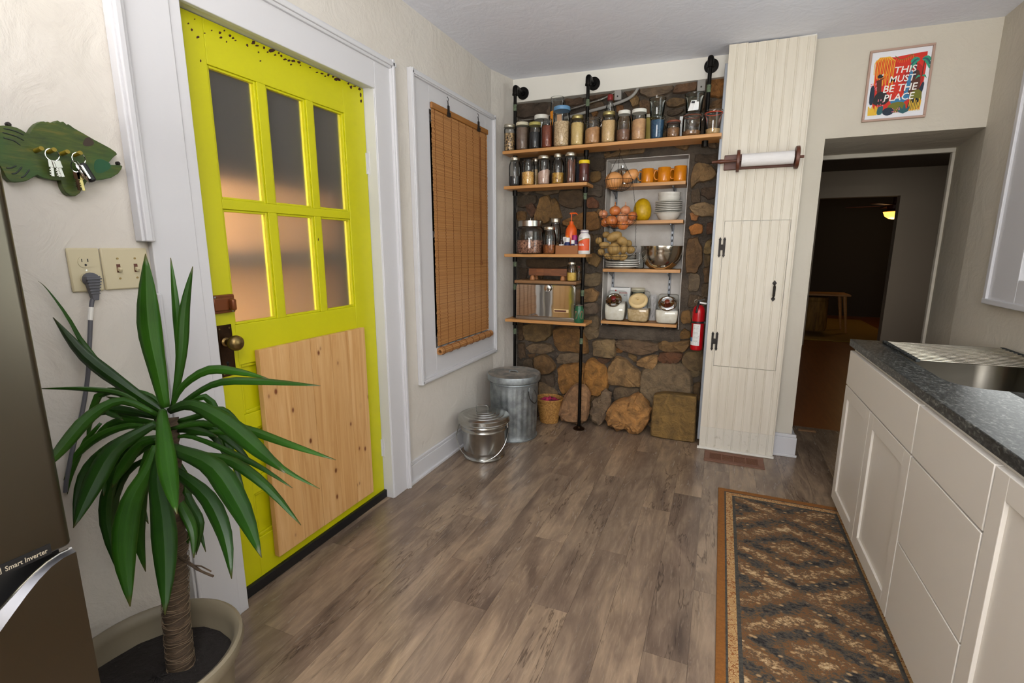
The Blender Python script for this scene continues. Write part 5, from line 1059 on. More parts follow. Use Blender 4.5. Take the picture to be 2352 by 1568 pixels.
# ================================================================ NICHE SHELVES AND WHAT STANDS ON THEM
NYF = 3.705
za = onY(1574, 414.5, NYF).z; zb_n = onY(1570, 503.8, NYF).z; zc_n = onY(1475, 618, NYF).z; zd = onY(1466, 740.5, NYF).z
NS = thing('niche_shelving', 'four wooden shelves on slotted steel standards inside the white niche', 'shelving', (-.55, 3.9, .8))
MT['standard'] = M('grey_steel_standard', (132, 136, 142), .45, .5)
for z in (za, zb_n, zc_n, zd): B('shelf_board', 'shelf', NS, -.828, -.268, NYF, 3.925, z-.024, z, .002)
for px_, py_ in ((1408, 650), (1541, 600)):
    x = onY(px_, py_, 3.925).x; st = B('standard', 'standard', NS, x-.009, x+.009, 3.914, 3.93, .86, 1.97, .002)
    m = MB()
    for i in range(26): m.box(x-.004, x+.004, 3.9125, 3.9145, .90+i*.041, .918+i*.041)
    m.build('slots', 'dark', st, smooth=0)
    for z in (za, zb_n, zc_n, zd):
        m = MB(); m.prism([(x-.003, 3.913, z-.025), (x-.003, 3.74, z-.025), (x-.003, 3.74, z-.033), (x-.003, 3.913, z-.075)], [(x+.003, 3.913, z-.025), (x+.003, 3.74, z-.025), (x+.003, 3.74, z-.033), (x+.003, 3.913, z-.075)]); m.build('bracket', 'standard', NS, smooth=0)
MT['mug'] = M('orange_glazed_mug', (216, 132, 22), .16)
def mug(label, l, r, top, Y, zb):
    xm = (l+r)/2; s = pxm(xm, top, Y); Rm = (r-l)/2*s; x = onY(xm, top, Y).x; H = onY(xm, top, Y).z-zb
    t = thing('mug', label, 'mug', (x, Y, zb), 'orange mugs in the niche')
    m = MB(); m.lathe([(Rm*.9, 0), (Rm*.97, .004), (Rm, .012), (Rm, H-.002), (Rm*.97, H), (Rm*.92, H-.003), (Rm*.9, .01), (0.001, .008)], (x, Y, zb+.0006), 28, None, True, False); m.build('cup', 'mug', t, smooth=50)
    m = MB(); m.tube(spline([(x-Rm*.95, Y-.004, zb+H*.8), (x-Rm*1.35, Y-.006, zb+H*.82), (x-Rm*1.55, Y-.006, zb+H*.52), (x-Rm*1.3, Y-.006, zb+H*.24), (x-Rm*.94, Y-.004, zb+H*.25)], 5), .0048, 8); m.build('handle', 'mug', t, smooth=60)
mug('orange mug, left of the three in front', 1474, 1502, 388, 3.765, za); mug('orange mug, middle of the three in front', 1512, 1541, 385, 3.765, za); mug('orange mug, right of the three in front', 1549, 1577.5, 381.7, 3.765, za)
mug('orange mug half hidden behind the left and middle mugs', 1488, 1511, 391, 3.86, za); mug('orange mug half hidden behind the middle and right mugs', 1527, 1550, 388, 3.86, za)
t = thing('steel_pot', 'shiny steel pot at the back of the top niche shelf behind the squash', 'pot', (onY(1432, 400, 3.84).x, 3.84, za)); x = onY(1430, 385, 3.84).x
m = MB(); m.lathe([(.05, 0), (.056, .005), (.058, .10), (.062, .105), (.05, .115), (.02, .125), (.012, .13), (.014, .145), (0.001, .15)], (x, 3.84, za+.0006), 28); m.build('body', 'chrome', t, smooth=40)
J('small clear glass beside the left orange mug', 1461, 1473, 392, za, 3.80, 'tumbler', None, None, name='drinking_glass', cat='glass', group='glasses in the niche')
J('clear glass between squash basket and orange mugs', 1449, 1461, 394, za, 3.84, 'tumbler', None, None, name='drinking_glass', cat='glass', group='glasses in the niche')
# shelf b
MT['ysq'] = M('yellow_squash_skin', (206, 164, 14), .4, var=(40, (178, 140, 10), .45, .8), bump=(30, .15))
x = onY(1475.5, 480, 3.77).x; H = onY(1475, 455.5, 3.77).z-zb_n; Rq = 20.2*pxm(1475, 480, 3.77)
t = thing('spaghetti_squash', 'yellow egg-shaped squash standing on the second niche shelf', 'squash', (x, 3.77, zb_n))
m = MB(); m.lathe([(Rq*.35, 0), (Rq*.72, .006), (Rq*.94, H*.2), (Rq, H*.4), (Rq*.95, H*.6), (Rq*.78, H*.8), (Rq*.5, H*.93), (Rq*.2, H*.99), (0.001, H)], (x, 3.77, zb_n+.0008), 28, None, True, False); m.build('fruit', 'ysq', t, smooth=80)
plain('ceramic', (218, 214, 204), .22)
def dish(name, label, cat, x, Y, z, prof, group, mat='ceramic', n=40):
    m = MB(); m.lathe(prof, (x, Y, z), n, None, True, False); o = m.build(name, mat, smooth=45); return tag(o, label, cat, group)
x = onY(1535.5, 480, 3.80).x; s = pxm(1535, 480, 3.8); z = zb_n+.0008
Rb = 33*s; dish('soup_bowl', 'wide white bowl at the bottom of the dish stack', 'bowl', x, 3.80, z, [(Rb*.5, 0), (Rb*.52, .003), (Rb*.68, .016), (Rb*.8, .042), (Rb*.84, .05), (Rb*1.0, .052), (Rb*1.0, .055), (Rb*.82, .054), (Rb*.6, .02), (0.001, .016)], 'white dishes in the niche'); z += .056
Rp = 30*s; nth = ('lowest', 'second from the bottom', 'third from the bottom', 'fourth from the bottom', 'fifth from the bottom', 'uppermost')
for i in range(6): dish('salad_plate', 'white salad plate above the wide bowl, %s of its six' % nth[i], 'plate', x, 3.80, z, [(Rp*.55, 0), (Rp*.57, .001), (Rp*.7, .004), (Rp*1.0, .012), (Rp*1.0, .0155), (Rp*.7, .0075), (0.001, .006)], 'white dishes in the niche'); z += .0122
z += .004; Rc = 25*s
for i, nm in enumerate(('lower of the two small white bowls topping the plate stack', 'lace-edged small white bowl crowning the dish stack')):
    dish('small_bowl', nm, 'bowl', x, 3.80, z, [(Rc*.6, 0), (Rc*.9, .004), (Rc*.98, .02), (Rc*1.0, .034), (Rc*.96, .034), (Rc*.9, .01), (0.001, .006)], 'white dishes in the niche'); z += .026
# shelf c
x = onY(1429, 610, 3.80).x; s = pxm(1429, 610, 3.80); z = zc_n+.0008; Rp = 38*s
for i in range(4): dish('dinner_plate', ('lowest white dinner plate under the potato basket', 'second white dinner plate from the shelf under the potatoes', 'third white dinner plate from the shelf under the potatoes', 'uppermost wide dinner plate under the potatoes')[i], 'plate', x, 3.80, z, [(Rp*.55, 0), (Rp*.57, .002), (Rp*.72, .006), (Rp*1.0, .014), (Rp*1.0, .0215), (Rp*.72, .010), (0.001, .008)], 'white dishes in the niche'); z += .0155
z += .004; Rp2 = 28*s
for i in range(3): dish('side_plate', ('lowest small side plate on the dinner plates', 'middle small side plate on the dinner plates', 'top small side plate on the dinner plates')[i], 'plate', x+.01, 3.80, z, [(Rp2*.55, 0), (Rp2*.57, .001), (Rp2*.72, .004), (Rp2*1.0, .013), (Rp2*1.0, .016), (Rp2*.72, .008), (0.001, .006)], 'white dishes in the niche'); z += .0125
x = onY(1518, 600, 3.765).x; Rb = 49.5*pxm(1518, 590, 3.765)*.965; H = onY(1518, 565, 3.64).z-zc_n
t = thing('mixing_bowl', 'large stainless steel mixing bowl on the third niche shelf', 'bowl', (x, 3.775, zc_n))
MT['bowl_steel'] = metal('bowl_stainless', (198, 190, 176), .16)
pr_ = [(Rb*.42, 0), (Rb*.5, .003), (Rb*.72, H*.18), (Rb*.88, H*.42), (Rb*.955, H*.7), (Rb*.965, H*.8), (Rb*.97, H*.81), (Rb*.975, H), (Rb*.955, H*.995), (Rb*.94, H*.75), (Rb*.85, H*.42), (Rb*.6, H*.14), (0.001, .01)]
m = MB(); m.lathe(pr_, (x, 3.775, zc_n+.0006), 48, None, True, False); bw = m.build('body', 'bowl_steel', t, smooth=45)
m = MB(); m.lathe([(Rb*.965, H), (Rb*1.03, H-.001), (Rb*1.03, H+.002), (Rb*.965, H+.003)], (x, 3.775, zc_n), 48, None, False, False); m.build('rolled_rim', 'bowl_steel', t)
J('clear glass jar between the plates and the mixing bowl', 1458, 1481, 580, zc_n, 3.86, 'straight', None, None, name='glass_jar', group='glasses in the niche')
# shelf d: slanted canisters
plain('lid_ivory', (228, 200, 146), .45); plain('knob_red', (126, 32, 26), .35); plain('knob_brown', (120, 50, 28), .4)
def canister(label, l, r, ptop, pbot, Y, content, fill, lidm, knobm, lc, lr):
    xm = (l+r)/2; s = pxm(xm, 710, Y); Wd = (r-l)*s*.92; x = onY(xm, 710, Y).x; H = onY(xm, ptop, Y+.03).z-zd; D = Wd*.82
    t = thing('candy_canister', label, 'canister', (x, Y+D/2, zd), 'slant-lidded canisters in the niche')
    side = [(0.0, .03), (.05, 0), (.95, 0), (1, .03), (1.02, .5), (.97, .9), (.86, .985), (.62, 1.0), (.46, .93), (.06, .56), (.0, .5), (-.02, .3)]
    def shape(k, zcap=None):
        m = MB(); secs = []
        for u in (-1, -.93, -.72, 0, .72, .93, 1):
            kk = 1 if abs(u) < .8 else (.95 if abs(u) < .95 else .82); ring = []
            for (a, b) in side:
                yy = Y+D*(.5+(a-.5)*kk*k); zz = zd+.001+H*(.5+(b-.5)*(kk if abs(u) > .8 else 1)*(k if k < 1 else 1)); bul = 1+.05*math.sin(PI*b)
                if zcap: zz = min(zz, zd+zcap*H+.01*(random.random()-.5))
                ring.append((x+u*Wd/2*k*(.93+.07*math.sin(PI*min(b+.15, 1)))*bul, yy, zz))
            secs.append(ring)
        n_ = len(side); vs = [p for s_ in secs for p in s_]; fs = [(j*n_+i, j*n_+(i+1)%n_, (j+1)*n_+(i+1)%n_, (j+1)*n_+i) for j in range(6) for i in range(n_)]+[tuple(range(n_))[::-1], tuple(6*n_+i for i in range(n_))]
        return m.add(vs, fs)
    g = shape(1).build('glass', 'glass_soft', t, smooth=60); shape(.94, fill).build('contents', GR[content], t, smooth=60)
    p0 = Vector((x+lc, Y+D*.22, zd+H*.70)); ax = Vector((0, -.72, .69)).normalized(); rot = ax.to_track_quat('Z', 'Y').to_matrix()
    m = MB(); m.lathe([(lr*.9, -.012), (lr, -.01), (lr*1.02, .004), (lr*.96, .01), (lr*.75, .013), (lr*.7, .010), (0.001, .012)], p0, 32, rot); ld = m.build('lid', lidm, t, smooth=45)
    m = MB(); m.lathe([(.006, .008), (.006, .014), (.016 if knobm != 'lid_ivory' else .007, .018), (.018 if knobm != 'lid_ivory' else .008, .026), (.010, .032), (0.001, .033)], p0, 18, rot); m.build('knob', knobm, ld, smooth=50)
canister('slanted glass canister of white flour with chrome lid, nearest the stone', 1385.5, 1436.5, 668, 734, 3.70, 'flour', .62, 'chrome', 'knob_red', -.012, .062)
canister('slanted canister of tan meal with an ivory lid', 1438.5, 1491, 668, 738, 3.69, 'oatflour', .42, 'lid_ivory', 'lid_ivory', -.004, .069)
canister('slanted canister of white sugar with chrome lid, nearest the extinguisher', 1504, 1558.5, 676, 742, 3.69, 'flour', .46, 'chrome', 'knob_brown', .0, .066)
x0_, x1_ = onY(1401, 690, 3.86).x, onY(1447, 690, 3.86).x; zt_ = onY(1424, 660, 3.86).z
t = thing('cardboard_carton', 'white carton lettered POWER KIT behind the flour canister', 'carton', ((x0_+x1_)/2, 3.88, zd)); plain('red_ink', (188, 36, 40), .6)
B('carton', 'paper', t, x0_, x1_, 3.86, 3.905, zd, zt_, .002); B('top_flap', 'ink', t, x0_+.02, x1_-.01, 3.858, 3.87, zt_, zt_+.003)
xc_ = (x0_+x1_)/2; m = MB(); text_mesh(m, 'POWER', (xc_+.025, 3.859, zt_-.042), (1, 0, 0), (0, 0, 1), .065, .013); m.lathe([(.006, 0), (.006, .0005)], (xc_-.035, 3.8598, zt_-.025), 14, Matrix.Rotation(PI/2, 3, 'X')); m.build('red_print', 'red_ink', t, smooth=0)
m = MB(); text_mesh(m, 'KIT', (xc_+.045, 3.859, zt_-.060), (1, 0, 0), (0, 0, 1), .03, .012); m.build('blue_print', 'navy_band', t, smooth=0)
J('short glass jar with a pale lid behind the tan meal canister', 1450, 1482, 661, zd, 3.875, 'straight', 'lid_cream', None, group='glasses in the niche', glass='glass_green')
MT['crinkle'] = M('crinkled_white_paper', (206, 204, 202), .7, bump=(26, 1, .02)); x = onY(1497, 710, 3.88).x; H = onY(1497, 678, 3.88).z-zd
t = MB()
for j in range(8):
    for i in range(14):
        q = 2*PI*i/14; r_ = .034*(1-.25*(j/7)**3)+random.uniform(-.005, .005); t.v.append((x+r_*1.15*math.cos(q), 3.88+r_*math.sin(q), zd+.001+H*j/7+random.uniform(0, .005)*(j > 0)))
t.f = [(j*14+i, j*14+(i+1)%14, (j+1)*14+(i+1)%14, (j+1)*14+i) for j in range(7) for i in range(14)]+[tuple(range(14))[::-1], tuple(98+i for i in range(14))]; t.m = [0]*len(t.f)
tag(t.build('paper_bag', 'crinkle', smooth=0), 'crinkled white paper bag between the two right canisters', 'bag')

# ---- three-tier hanging basket
BX, BY = -.703, 3.555
hb = thing('hanging_basket', 'three-tier black wire basket hanging from the top shelf', 'basket', (BX, BY, 1.29))
MT['wire'] = M('dark_wire', (44, 36, 28), .5, .5)
TI = [(BX+.0, 1.852, .100, .078), (BX+.004, 1.606, .136, .085), (BX-.008, 1.40, .152, .105)]
for (x, z, r_, dp) in TI:
    m = MB(); m.tube([(x+r_*math.cos(q), BY+r_*math.sin(q), z) for q in np.linspace(0, 2*PI, 33)[:-1]], .0018, 6, True)
    for k in range(30):
        q = 2*PI*k/30; m.tube([(x+r_*math.cos(u)*math.cos(q), BY+r_*math.cos(u)*math.sin(q), z-dp*math.sin(u)) for u in np.linspace(0, 1.25, 6)], .0008, 4)
    for u in (1.25, .75): m.tube([(x+r_*math.cos(u)*math.cos(q), BY+r_*math.cos(u)*math.sin(q), z-dp*math.sin(u)) for q in np.linspace(0, 2*PI, 21)[:-1]], .0015, 5, True)
    m.build('wire_bowl', 'wire', hb)
def chain(p0, p1):
    p0, p1 = Vector(p0), Vector(p1); n_ = max(3, int((p1-p0).length/.011)); m = MB()
    for i in range(n_):
        a = p0.lerp(p1, i/n_); b = p0.lerp(p1, (i+1.25)/n_); w = Vector((.0028, 0, 0)) if i % 2 else Vector((0, .0028, 0)); m.tube([a, (a*3+b)/4+w, (a+b*3)/4+w, b, (a+b*3)/4-w, (a*3+b)/4-w], .0008, 4, True)
    m.build('chain', 'wire', hb)
for k in range(3):
    q = R(-12)+2*PI*k/3; c_, s_ = math.cos(q), math.sin(q)
    chain((BX, BY, 2.03), (TI[0][0]+TI[0][2]*c_, BY+TI[0][2]*s_, TI[0][1])); chain((TI[0][0]+TI[0][2]*c_, BY+TI[0][2]*s_, TI[0][1]), (TI[1][0]+TI[1][2]*c_, BY+TI[1][2]*s_, TI[1][1])); chain((TI[1][0]+TI[1][2]*c_, BY+TI[1][2]*s_, TI[1][1]), (TI[2][0]+TI[2][2]*c_, BY+TI[2][2]*s_, TI[2][1]))
m = MB(); m.tube(spline([(BX, BY, 2.03), (BX+.006, BY, 2.04), (BX, BY, 2.055), (BX, BY, 2.062)], 4), .0022, 6); m.build('hook', 'wire', hb)
MT['squash'] = M('tan_squash_skin', (222, 160, 98), .42, var=(16, (206, 140, 80)))
def p7(x, y, Y): return onY(1360+x/5.225, 340+y/5.225, Y)
def veg(name, label, cat, group, x, y, rx_, rz_, Y, mat, ang=0, f=None, top=None, ry=None):
    p = p7(x, y, Y); s = pxm(1420, 470, Y)/5.225; m = MB()
    m.ball(p, (rx_*s, (ry or min(rx_, rz_))*s, rz_*s), 16, 10, Matrix.Rotation(ang, 3, 'Y'), f=f); o = m.build(name, mat, smooth=80)
    tag(o, label, cat, group); 
    if top:
        q = MB(); a = p+Vector((0, -.002, rz_*s*.93)); q.lathe([(.007, 0), (.004, .006), (.002, .018), (.004, .024)], a, 8); q.build('neck', top, o)
    return o
veg('butternut_squash', 'round end of a tan squash at the front of the top wire basket', 'squash', None, 262, 392, 104, 104, BY-.015, 'squash', .2)
veg('butternut_squash', 'tan squash leaning behind at the right of the top wire basket', 'squash', None, 455, 335, 104, 68, BY+.03, 'squash', -.55)
MT['onion'] = M('onion_skin', (206, 128, 62), .28, var=(26, (180, 92, 52), .4, .7), stretch=(1, 1, .25)); MT['onion2'] = M('pale_onion_skin', (216, 156, 112), .3, var=(26, (190, 112, 74), .4, .7), stretch=(1, 1, .25))
ol = 'brown onion heaped in the middle wire basket'; og = 'onions in the middle wire basket'
of = lambda q: 1-.12*max(0, q.z)**3
ONL = ['small pale onion at the left rim of the middle basket', 'bright orange onion topmost in the middle basket', 'pale onion with a dry neck at the top right of its pile', 'rough onion at the right rim of the middle basket', 'reddish onion pressed against the front wires, left', 'pale onion in the front centre of the middle basket', 'dark striped onion low at the front right of its basket', 'onion low at the left in the middle basket', 'onion at the back of the middle basket, mostly hidden', 'pale onion at the back right of the middle basket, mostly hidden']
POL = ['large oblong potato lying on top of the pile', 'round potato at the upper right of the pile', 'small potato at the far left of the pile', 'small potato at the back behind the topmost one', 'flat potato resting on the left front rim', 'biggest potato bulging at the front centre wires', 'upright potato right of the big front one', 'potato at the right tip of the bottom basket', 'pale potato low at the left front', 'greenish potato low at the right front', 'potato at the very bottom centre of the basket', 'potato on the lower left side of the basket', 'potato buried in the middle of the pile', 'potato at the back right of the pile']
for ki, (x, y, r_, dy, mt, tp) in enumerate(((135, 790, 56, .0, 'onion2', 0), (275, 752, 68, -.01, 'onion', 1), (400, 745, 60, .01, 'onion2', 1), (485, 812, 56, .0, 'onion', 0), (235, 868, 70, -.05, 'onion', 0), (362, 838, 64, -.045, 'onion2', 0), (370, 915, 70, -.03, 'onion', 0), (160, 890, 58, -.01, 'onion', 0), (270, 900, 60, .05, 'onion', 0), (440, 880, 56, .04, 'onion2', 0))):
    veg('onion', ONL[ki], 'onion', og, x, y, r_, r_*.95, BY+dy, mt, random.uniform(-.4, .4), of, mt if tp else None)
MT['potato'] = M('potato_skin', (176, 142, 84), .6, var=(18, (146, 114, 60)), bump=(40, .2)); pg_ = 'potatoes in the bottom wire basket'
for ki, (x, y, a, b, dy, an) in enumerate(((265, 1062, 98, 58, -.02, -.35), (362, 1118, 72, 54, -.03, .5), (80, 1112, 44, 44, .0, 0), (170, 1040, 48, 40, .05, 0), (150, 1165, 70, 42, -.06, 0), (262, 1213, 82, 72, -.085, 0), (380, 1212, 46, 56, -.07, .2), (462, 1222, 52, 44, -.03, -.3), (192, 1298, 58, 38, -.05, .3), (372, 1308, 56, 42, -.045, -.4), (285, 1305, 60, 40, -.07, 0), (110, 1245, 46, 44, -.02, 0), (300, 1150, 80, 50, .05, .2), (430, 1150, 50, 50, .06, 0))):
    veg('potato', POL[ki], 'potato', pg_, x, y, a, b, BY+dy, 'potato', an)

# ================================================================ FLOOR: cans, woven basket, register, extinguisher
cc = Vector((-1.352, 3.215, 0)); 
big = thing('trash_can', 'tall weathered galvanised trash can with a dusty lid', 'trash can', cc)
Rc, Hc = .178, .455; N = 96; m = MB(); rows = [(0, .955, 0), (.012, .955, 0), (.02, .93, 0), (.05, .93, 0), (.07, .935, 1), (.37, .985, 1), (.40, .99, 0), (Hc-.01, 1.0, 0), (Hc, 1.02, 0)]
vs = []
for z, k, fl in rows:
    for i in range(N): q = 2*PI*i/N; r_ = Rc*k*(1+(.016*(1 if (i//2) % 2 else -1) if fl else 0)); vs.append(cc+Vector((r_*math.cos(q), r_*math.sin(q), z+.001)))
m.add(vs, [(j*N+i, j*N+(i+1)%N, (j+1)*N+(i+1)%N, (j+1)*N+i) for j in range(len(rows)-1) for i in range(N)]+[tuple(range(N))[::-1]]).build('body', 'galv', big, smooth=50)
m = MB(); m.tube([cc+Vector((Rc*1.0*math.cos(q), Rc*1.0*math.sin(q), .425)) for q in np.linspace(0, 2*PI, 49)[:-1]], .005, 6, True); m.build('hoop', 'galv', big); m = MB(); m.tube([cc+Vector((Rc*.96*math.cos(q), Rc*.96*math.sin(q), .012)) for q in np.linspace(0, 2*PI, 49)[:-1]], .005, 6, True); m.build('hoop', 'galv', big)
Rl = .195; m = MB(); m.lathe([(Rl*.985, Hc-.012), (Rl, Hc-.012), (Rl*1.005, Hc+.022), (Rl*.985, Hc+.03)], cc, 56, None, False, False); m.build('lid_skirt', 'galv', big, smooth=50)
m = MB(); m.lathe([(Rl*.985, Hc+.03), (Rl*.9, Hc+.022), (Rl*.7, Hc+.03), (Rl*.66, Hc+.026), (Rl*.3, Hc+.032), (.001, Hc+.034)], cc, 56, None, False, False); ld = m.build('lid', 'dust', big, smooth=50)
m = MB(); m.tube(spline([cc+Vector((-.03, -.01, Hc+.03)), cc+Vector((-.026, -.01, Hc+.045)), cc+Vector((.026, -.01, Hc+.045)), cc+Vector((.03, -.01, Hc+.03))], 4), .005, 6); m.build('lid_handle', 'galv', ld)
for q in (R(-25),):
    e = cc+Vector((Rc*math.cos(q), Rc*math.sin(q), .385)); m = MB(); m.obox(e, (.012, .04, .05), Matrix.Rotation(q, 3, 'Z')); m.build('handle_bracket', 'galv', big, bevel=.003)
    n2 = Vector((math.cos(q), math.sin(q), 0)); t2 = Vector((-n2.y, n2.x, 0)); m = MB(); m.tube(spline([e+n2*.008-t2*.03, e+n2*.03-t2*.035+Vector((0, 0, -.05)), e+n2*.045+Vector((0, 0, -.085)), e+n2*.03+t2*.035+Vector((0, 0, -.05)), e+n2*.008+t2*.03], 5), .003, 6); m.build('drop_handle', 'iron', big)
pc = Vector((-1.395, 2.795, 0)); pl_ = thing('lidded_pail', 'small shiny galvanised pail with lid and wire bail, in front of the trash can', 'pail', pc)
m = MB(); m.lathe([(.138, 0), (.141, .004), (.141, .012), (.137, .016), (.137, .05), (.139, .053), (.139, .057), (.139, .06), (.152, .195), (.156, .199), (.156, .205), (.153, .209), (.154, .225), (.158, .229), (.158, .238), (.155, .242), (.157, .262)], pc+Vector((0, 0, .001)), 64); m.build('body', 'galv_new', pl_, smooth=50)
m = MB(); Rl = .172; m.lathe([(Rl*.97, .254), (Rl*1.02, .252), (Rl*1.03, .257), (Rl*1.0, .262), (Rl*.995, .284), (Rl*.96, .290), (Rl*.8, .2935), (Rl*.785, .297), (Rl*.64, .3), (Rl*.625, .304), (Rl*.5, .306), (Rl*.485, .310), (Rl*.36, .312), (Rl*.345, .315), (.001, .319)], pc, 64, None, False, False); ld = m.build('lid', 'galv_new', pl_, smooth=40)
hd = [pc+Vector((.03*k-.0, .0, .315)) for k in (-1, 1)]; ax = Vector((math.cos(R(12)), math.sin(R(12)), 0)); up_ = Vector((0, 0, 1)); hc = pc+Vector((-.012, 0, .318))
m = MB(); pts = spline([hc-ax*.042, hc-ax*.043+up_*.02, hc-ax*.03+up_*.036, hc+ax*.03+up_*.036, hc+ax*.043+up_*.02, hc+ax*.042], 5)
sd = Vector((-ax.y, ax.x, 0)); vs = []
for p in pts:
    for k in (-.008, .008): vs.append(p+sd*k)
m.add(vs, [(2*i, 2*i+1, 2*i+3, 2*i+2) for i in range(len(pts)-1)]); o = m.build('lid_handle', 'galv_new', ld, smooth=60); o.modifiers.new('t', 'SOLIDIFY').thickness = .0025
ba = R(14); ax = Vector((math.cos(ba), math.sin(ba), 0)); fw = Vector((ax.y, -ax.x, 0)); m = MB(); e0, e1 = pc-ax*.161+up_*.222, pc+ax*.161+up_*.222
pts = [e0, e0-ax*.012-up_*.012]+[pc+ax*(.172*math.sin(u))+fw*(.105*math.cos(u)+.06)+up_*(.19-.165*math.cos(u)) for u in np.linspace(-1.42, 1.42, 13)]+[e1+ax*.012-up_*.012, e1]
m.tube(spline(pts, 3), .0026, 8); m.build('bail', 'granwhite' if False else 'galv_new', pl_)
for e in (e0, e1): m = MB(); m.obox(e, (.012, .018, .034), Matrix.Rotation(ba, 3, 'Z')); m.build('bail_ear', 'galv_new', pl_, bevel=.004)
# woven basket with cloth
bc = onZ(1258, 975, 0); bc = Vector((bc.x-.015, bc.y+.078, 0)); wb = thing('woven_basket', 'small straw basket holding pink cloth between the trash can and rocks', 'basket', bc)
MT['straw'] = M('woven_straw', (186, 138, 70), .7, var=(90, (142, 98, 42), .4, .6), bump=(120, .4))
for i in range(17):
    z = .006+i*.0108; r_ = .062+.0016*i; m = MB(); m.tube([bc+Vector((r_*math.cos(q)*1.12, r_*math.sin(q), z+.001*math.sin(9*q+i))) for q in np.linspace(0, 2*PI, 25)[:-1]], .0062, 6, True); m.build('coil', 'straw', wb, smooth=60)
for i in range(3): m = MB(); r_ = .09+.004*i; m.tube([bc+Vector((r_*math.cos(q)*1.12, r_*math.sin(q), .186+.006*i)) for q in np.linspace(0, 2*PI, 25)[:-1]], .0075, 6, True); m.build('rim_coil', 'straw', wb, smooth=60)
m = MB(); m.lathe([(.06, .001), (.06, .004)], bc, 20); m.build('base', 'straw', wb)
MT['pinkcloth'] = M('pink_cloth', (196, 46, 96), .9, var=(30, (96, 24, 50), .45, .6), bump=(50, .8)); m = MB(); N = 14; vs = []
for j in range(5):
    for i in range(N): q = 2*PI*i/N; r_ = .074*j/4+.001; vs.append(bc+Vector((r_*math.cos(q)*1.1, r_*math.sin(q), .182+(.022*(1-j/4))+random.uniform(-.012, .012))))
cl = m.add(vs, [(j*N+i, j*N+(i+1)%N, (j+1)*N+(i+1)%N, (j+1)*N+i) for j in range(4) for i in range(N)]).build('cloth', 'pinkcloth', smooth=60); tag(cl, 'crumpled bright pink cloth inside the straw basket', 'cloth')
# floor register
x0_, x1_, y0_, y1_ = -.012, .352, 3.285, 3.465; vt = thing('floor_register', 'brown slotted floor register in front of the tall cabinet', 'vent', ((x0_+x1_)/2, (y0_+y1_)/2, 0))
MT['regi'] = M('brown_enamel', (112, 70, 48), .5)
m = MB(); m.box(x0_, x1_, y0_, y0_+.035, 0, .006); m.box(x0_, x1_, y1_-.035, y1_, 0, .006); m.box(x0_, x0_+.035, y0_+.035, y1_-.035, 0, .006); m.box(x1_-.035, x1_, y0_+.035, y1_-.035, 0, .006); m.build('frame', 'regi', vt, smooth=0, bevel=.002)
B('dark_well', 'dark', vt, x0_+.03, x1_-.03, y0_+.03, y1_-.03, .0002, .0012)  # dark sheet painted in for the shade under the louvres
for i in range(1, 4): xx = x0_+.035+(x1_-x0_-.07)*i/4; B('divider', 'regi', vt, xx-.003, xx+.003, y0_+.035, y1_-.035, .001, .005)
for i in range(8): yy = y0_+.042+(y1_-y0_-.084)*i/7; B('louvre', 'regi', vt, x0_+.035, x1_-.035, yy-.0022, yy+.0022, .0014, .0042)
# fire extinguisher
ex = Vector((-.119, 3.6, .684)); fe = thing('fire_extinguisher', 'red fire extinguisher with a white label hung beside the tall cabinet', 'fire extinguisher', ex)
MT['red'] = M('extinguisher_red', (178, 10, 22), .25); Re, He = .0415, .315
m = MB(); m.lathe([(Re*.9, 0), (Re*.97, .004), (Re, .012), (Re, He-.05), (Re*.96, He-.035), (Re*.8, He-.016), (Re*.5, He-.004), (Re*.34, He)], ex, 36); m.build('cylinder', 'red', fe, smooth=50)
m = MB(); m.lathe([(Re*1.04, .19), (Re*1.04, .204)], ex, 36, None, False, False); m.box(ex.x+Re*.6, ex.x+Re*1.2, ex.y-.02, ex.y+.02, .19+ex.z, .204+ex.z); m.build('strap', 'black', fe)
m = MB(); m.cyl(ex+up_*He, ex+up_*(He+.03), .012, n=14); m.tube(spline([ex+Vector((-.004, -.012, He+.02)), ex+Vector((-.006, -.032, He+.01)), ex+Vector((-.012, -.045, He-.03)), ex+Vector((-.014, -.046, He-.05))], 4), .007, 8); m.build('valve', 'fob', fe)
m = MB(); m.obox(ex+Vector((.02, -.01, He+.016)), (.055, .012, .012), Matrix.Rotation(R(8), 3, 'Y')); m.build('lever', 'granwhite', fe, bevel=.002); m = MB(); m.obox(ex+Vector((.01, -.01, He+.036)), (.05, .012, .005), Matrix.Rotation(R(-12), 3, 'Y')); m.build('top_lever', 'fob', fe)
m = MB(); rc_ = ex+Vector((-.02, -.018, He+.026)); m.tube([rc_+Vector((.012*math.cos(q), 0, .012*math.sin(q))) for q in np.linspace(0, 2*PI, 17)[:-1]], .0014, 6, True); m.build('pull_ring', 'steel', fe)
def wraplab(z0, z1, a0, a1, mat, nm, k=1.01):
    an = np.linspace(a0, a1, 9); m = MB(); m.add([ex+Vector((Re*k*math.cos(q), Re*k*math.sin(q), z)) for z in (z0, z1) for q in an], [(i, i+1, i+10, i+9) for i in range(8)]); return m.build(nm, mat, fe, smooth=60)
lb_ = wraplab(.035, .185, -2.3, -1.12, 'paper', 'instruction_label'); wraplab(.09, .185, -3.0, -2.33, 'red', 'side_label'); wraplab(.06, .088, -2.9, -2.33, 'lid_blue', 'blue_label'); wraplab(.035, .06, -2.9, -2.31, 'paper', 'white_label')
m = MB()
for i in range(15):
    z = .045+i*.009; an = np.linspace(-2.2, random.uniform(-1.5, -1.2), 5); m.add([ex+Vector((Re*1.014*math.cos(q), Re*1.014*math.sin(q), zz)) for zz in (z, z+.0028) for q in an], [(k, k+1, k+6, k+5) for k in range(4)])
m.build('print_lines', 'conduit_grey', lb_, smooth=0)

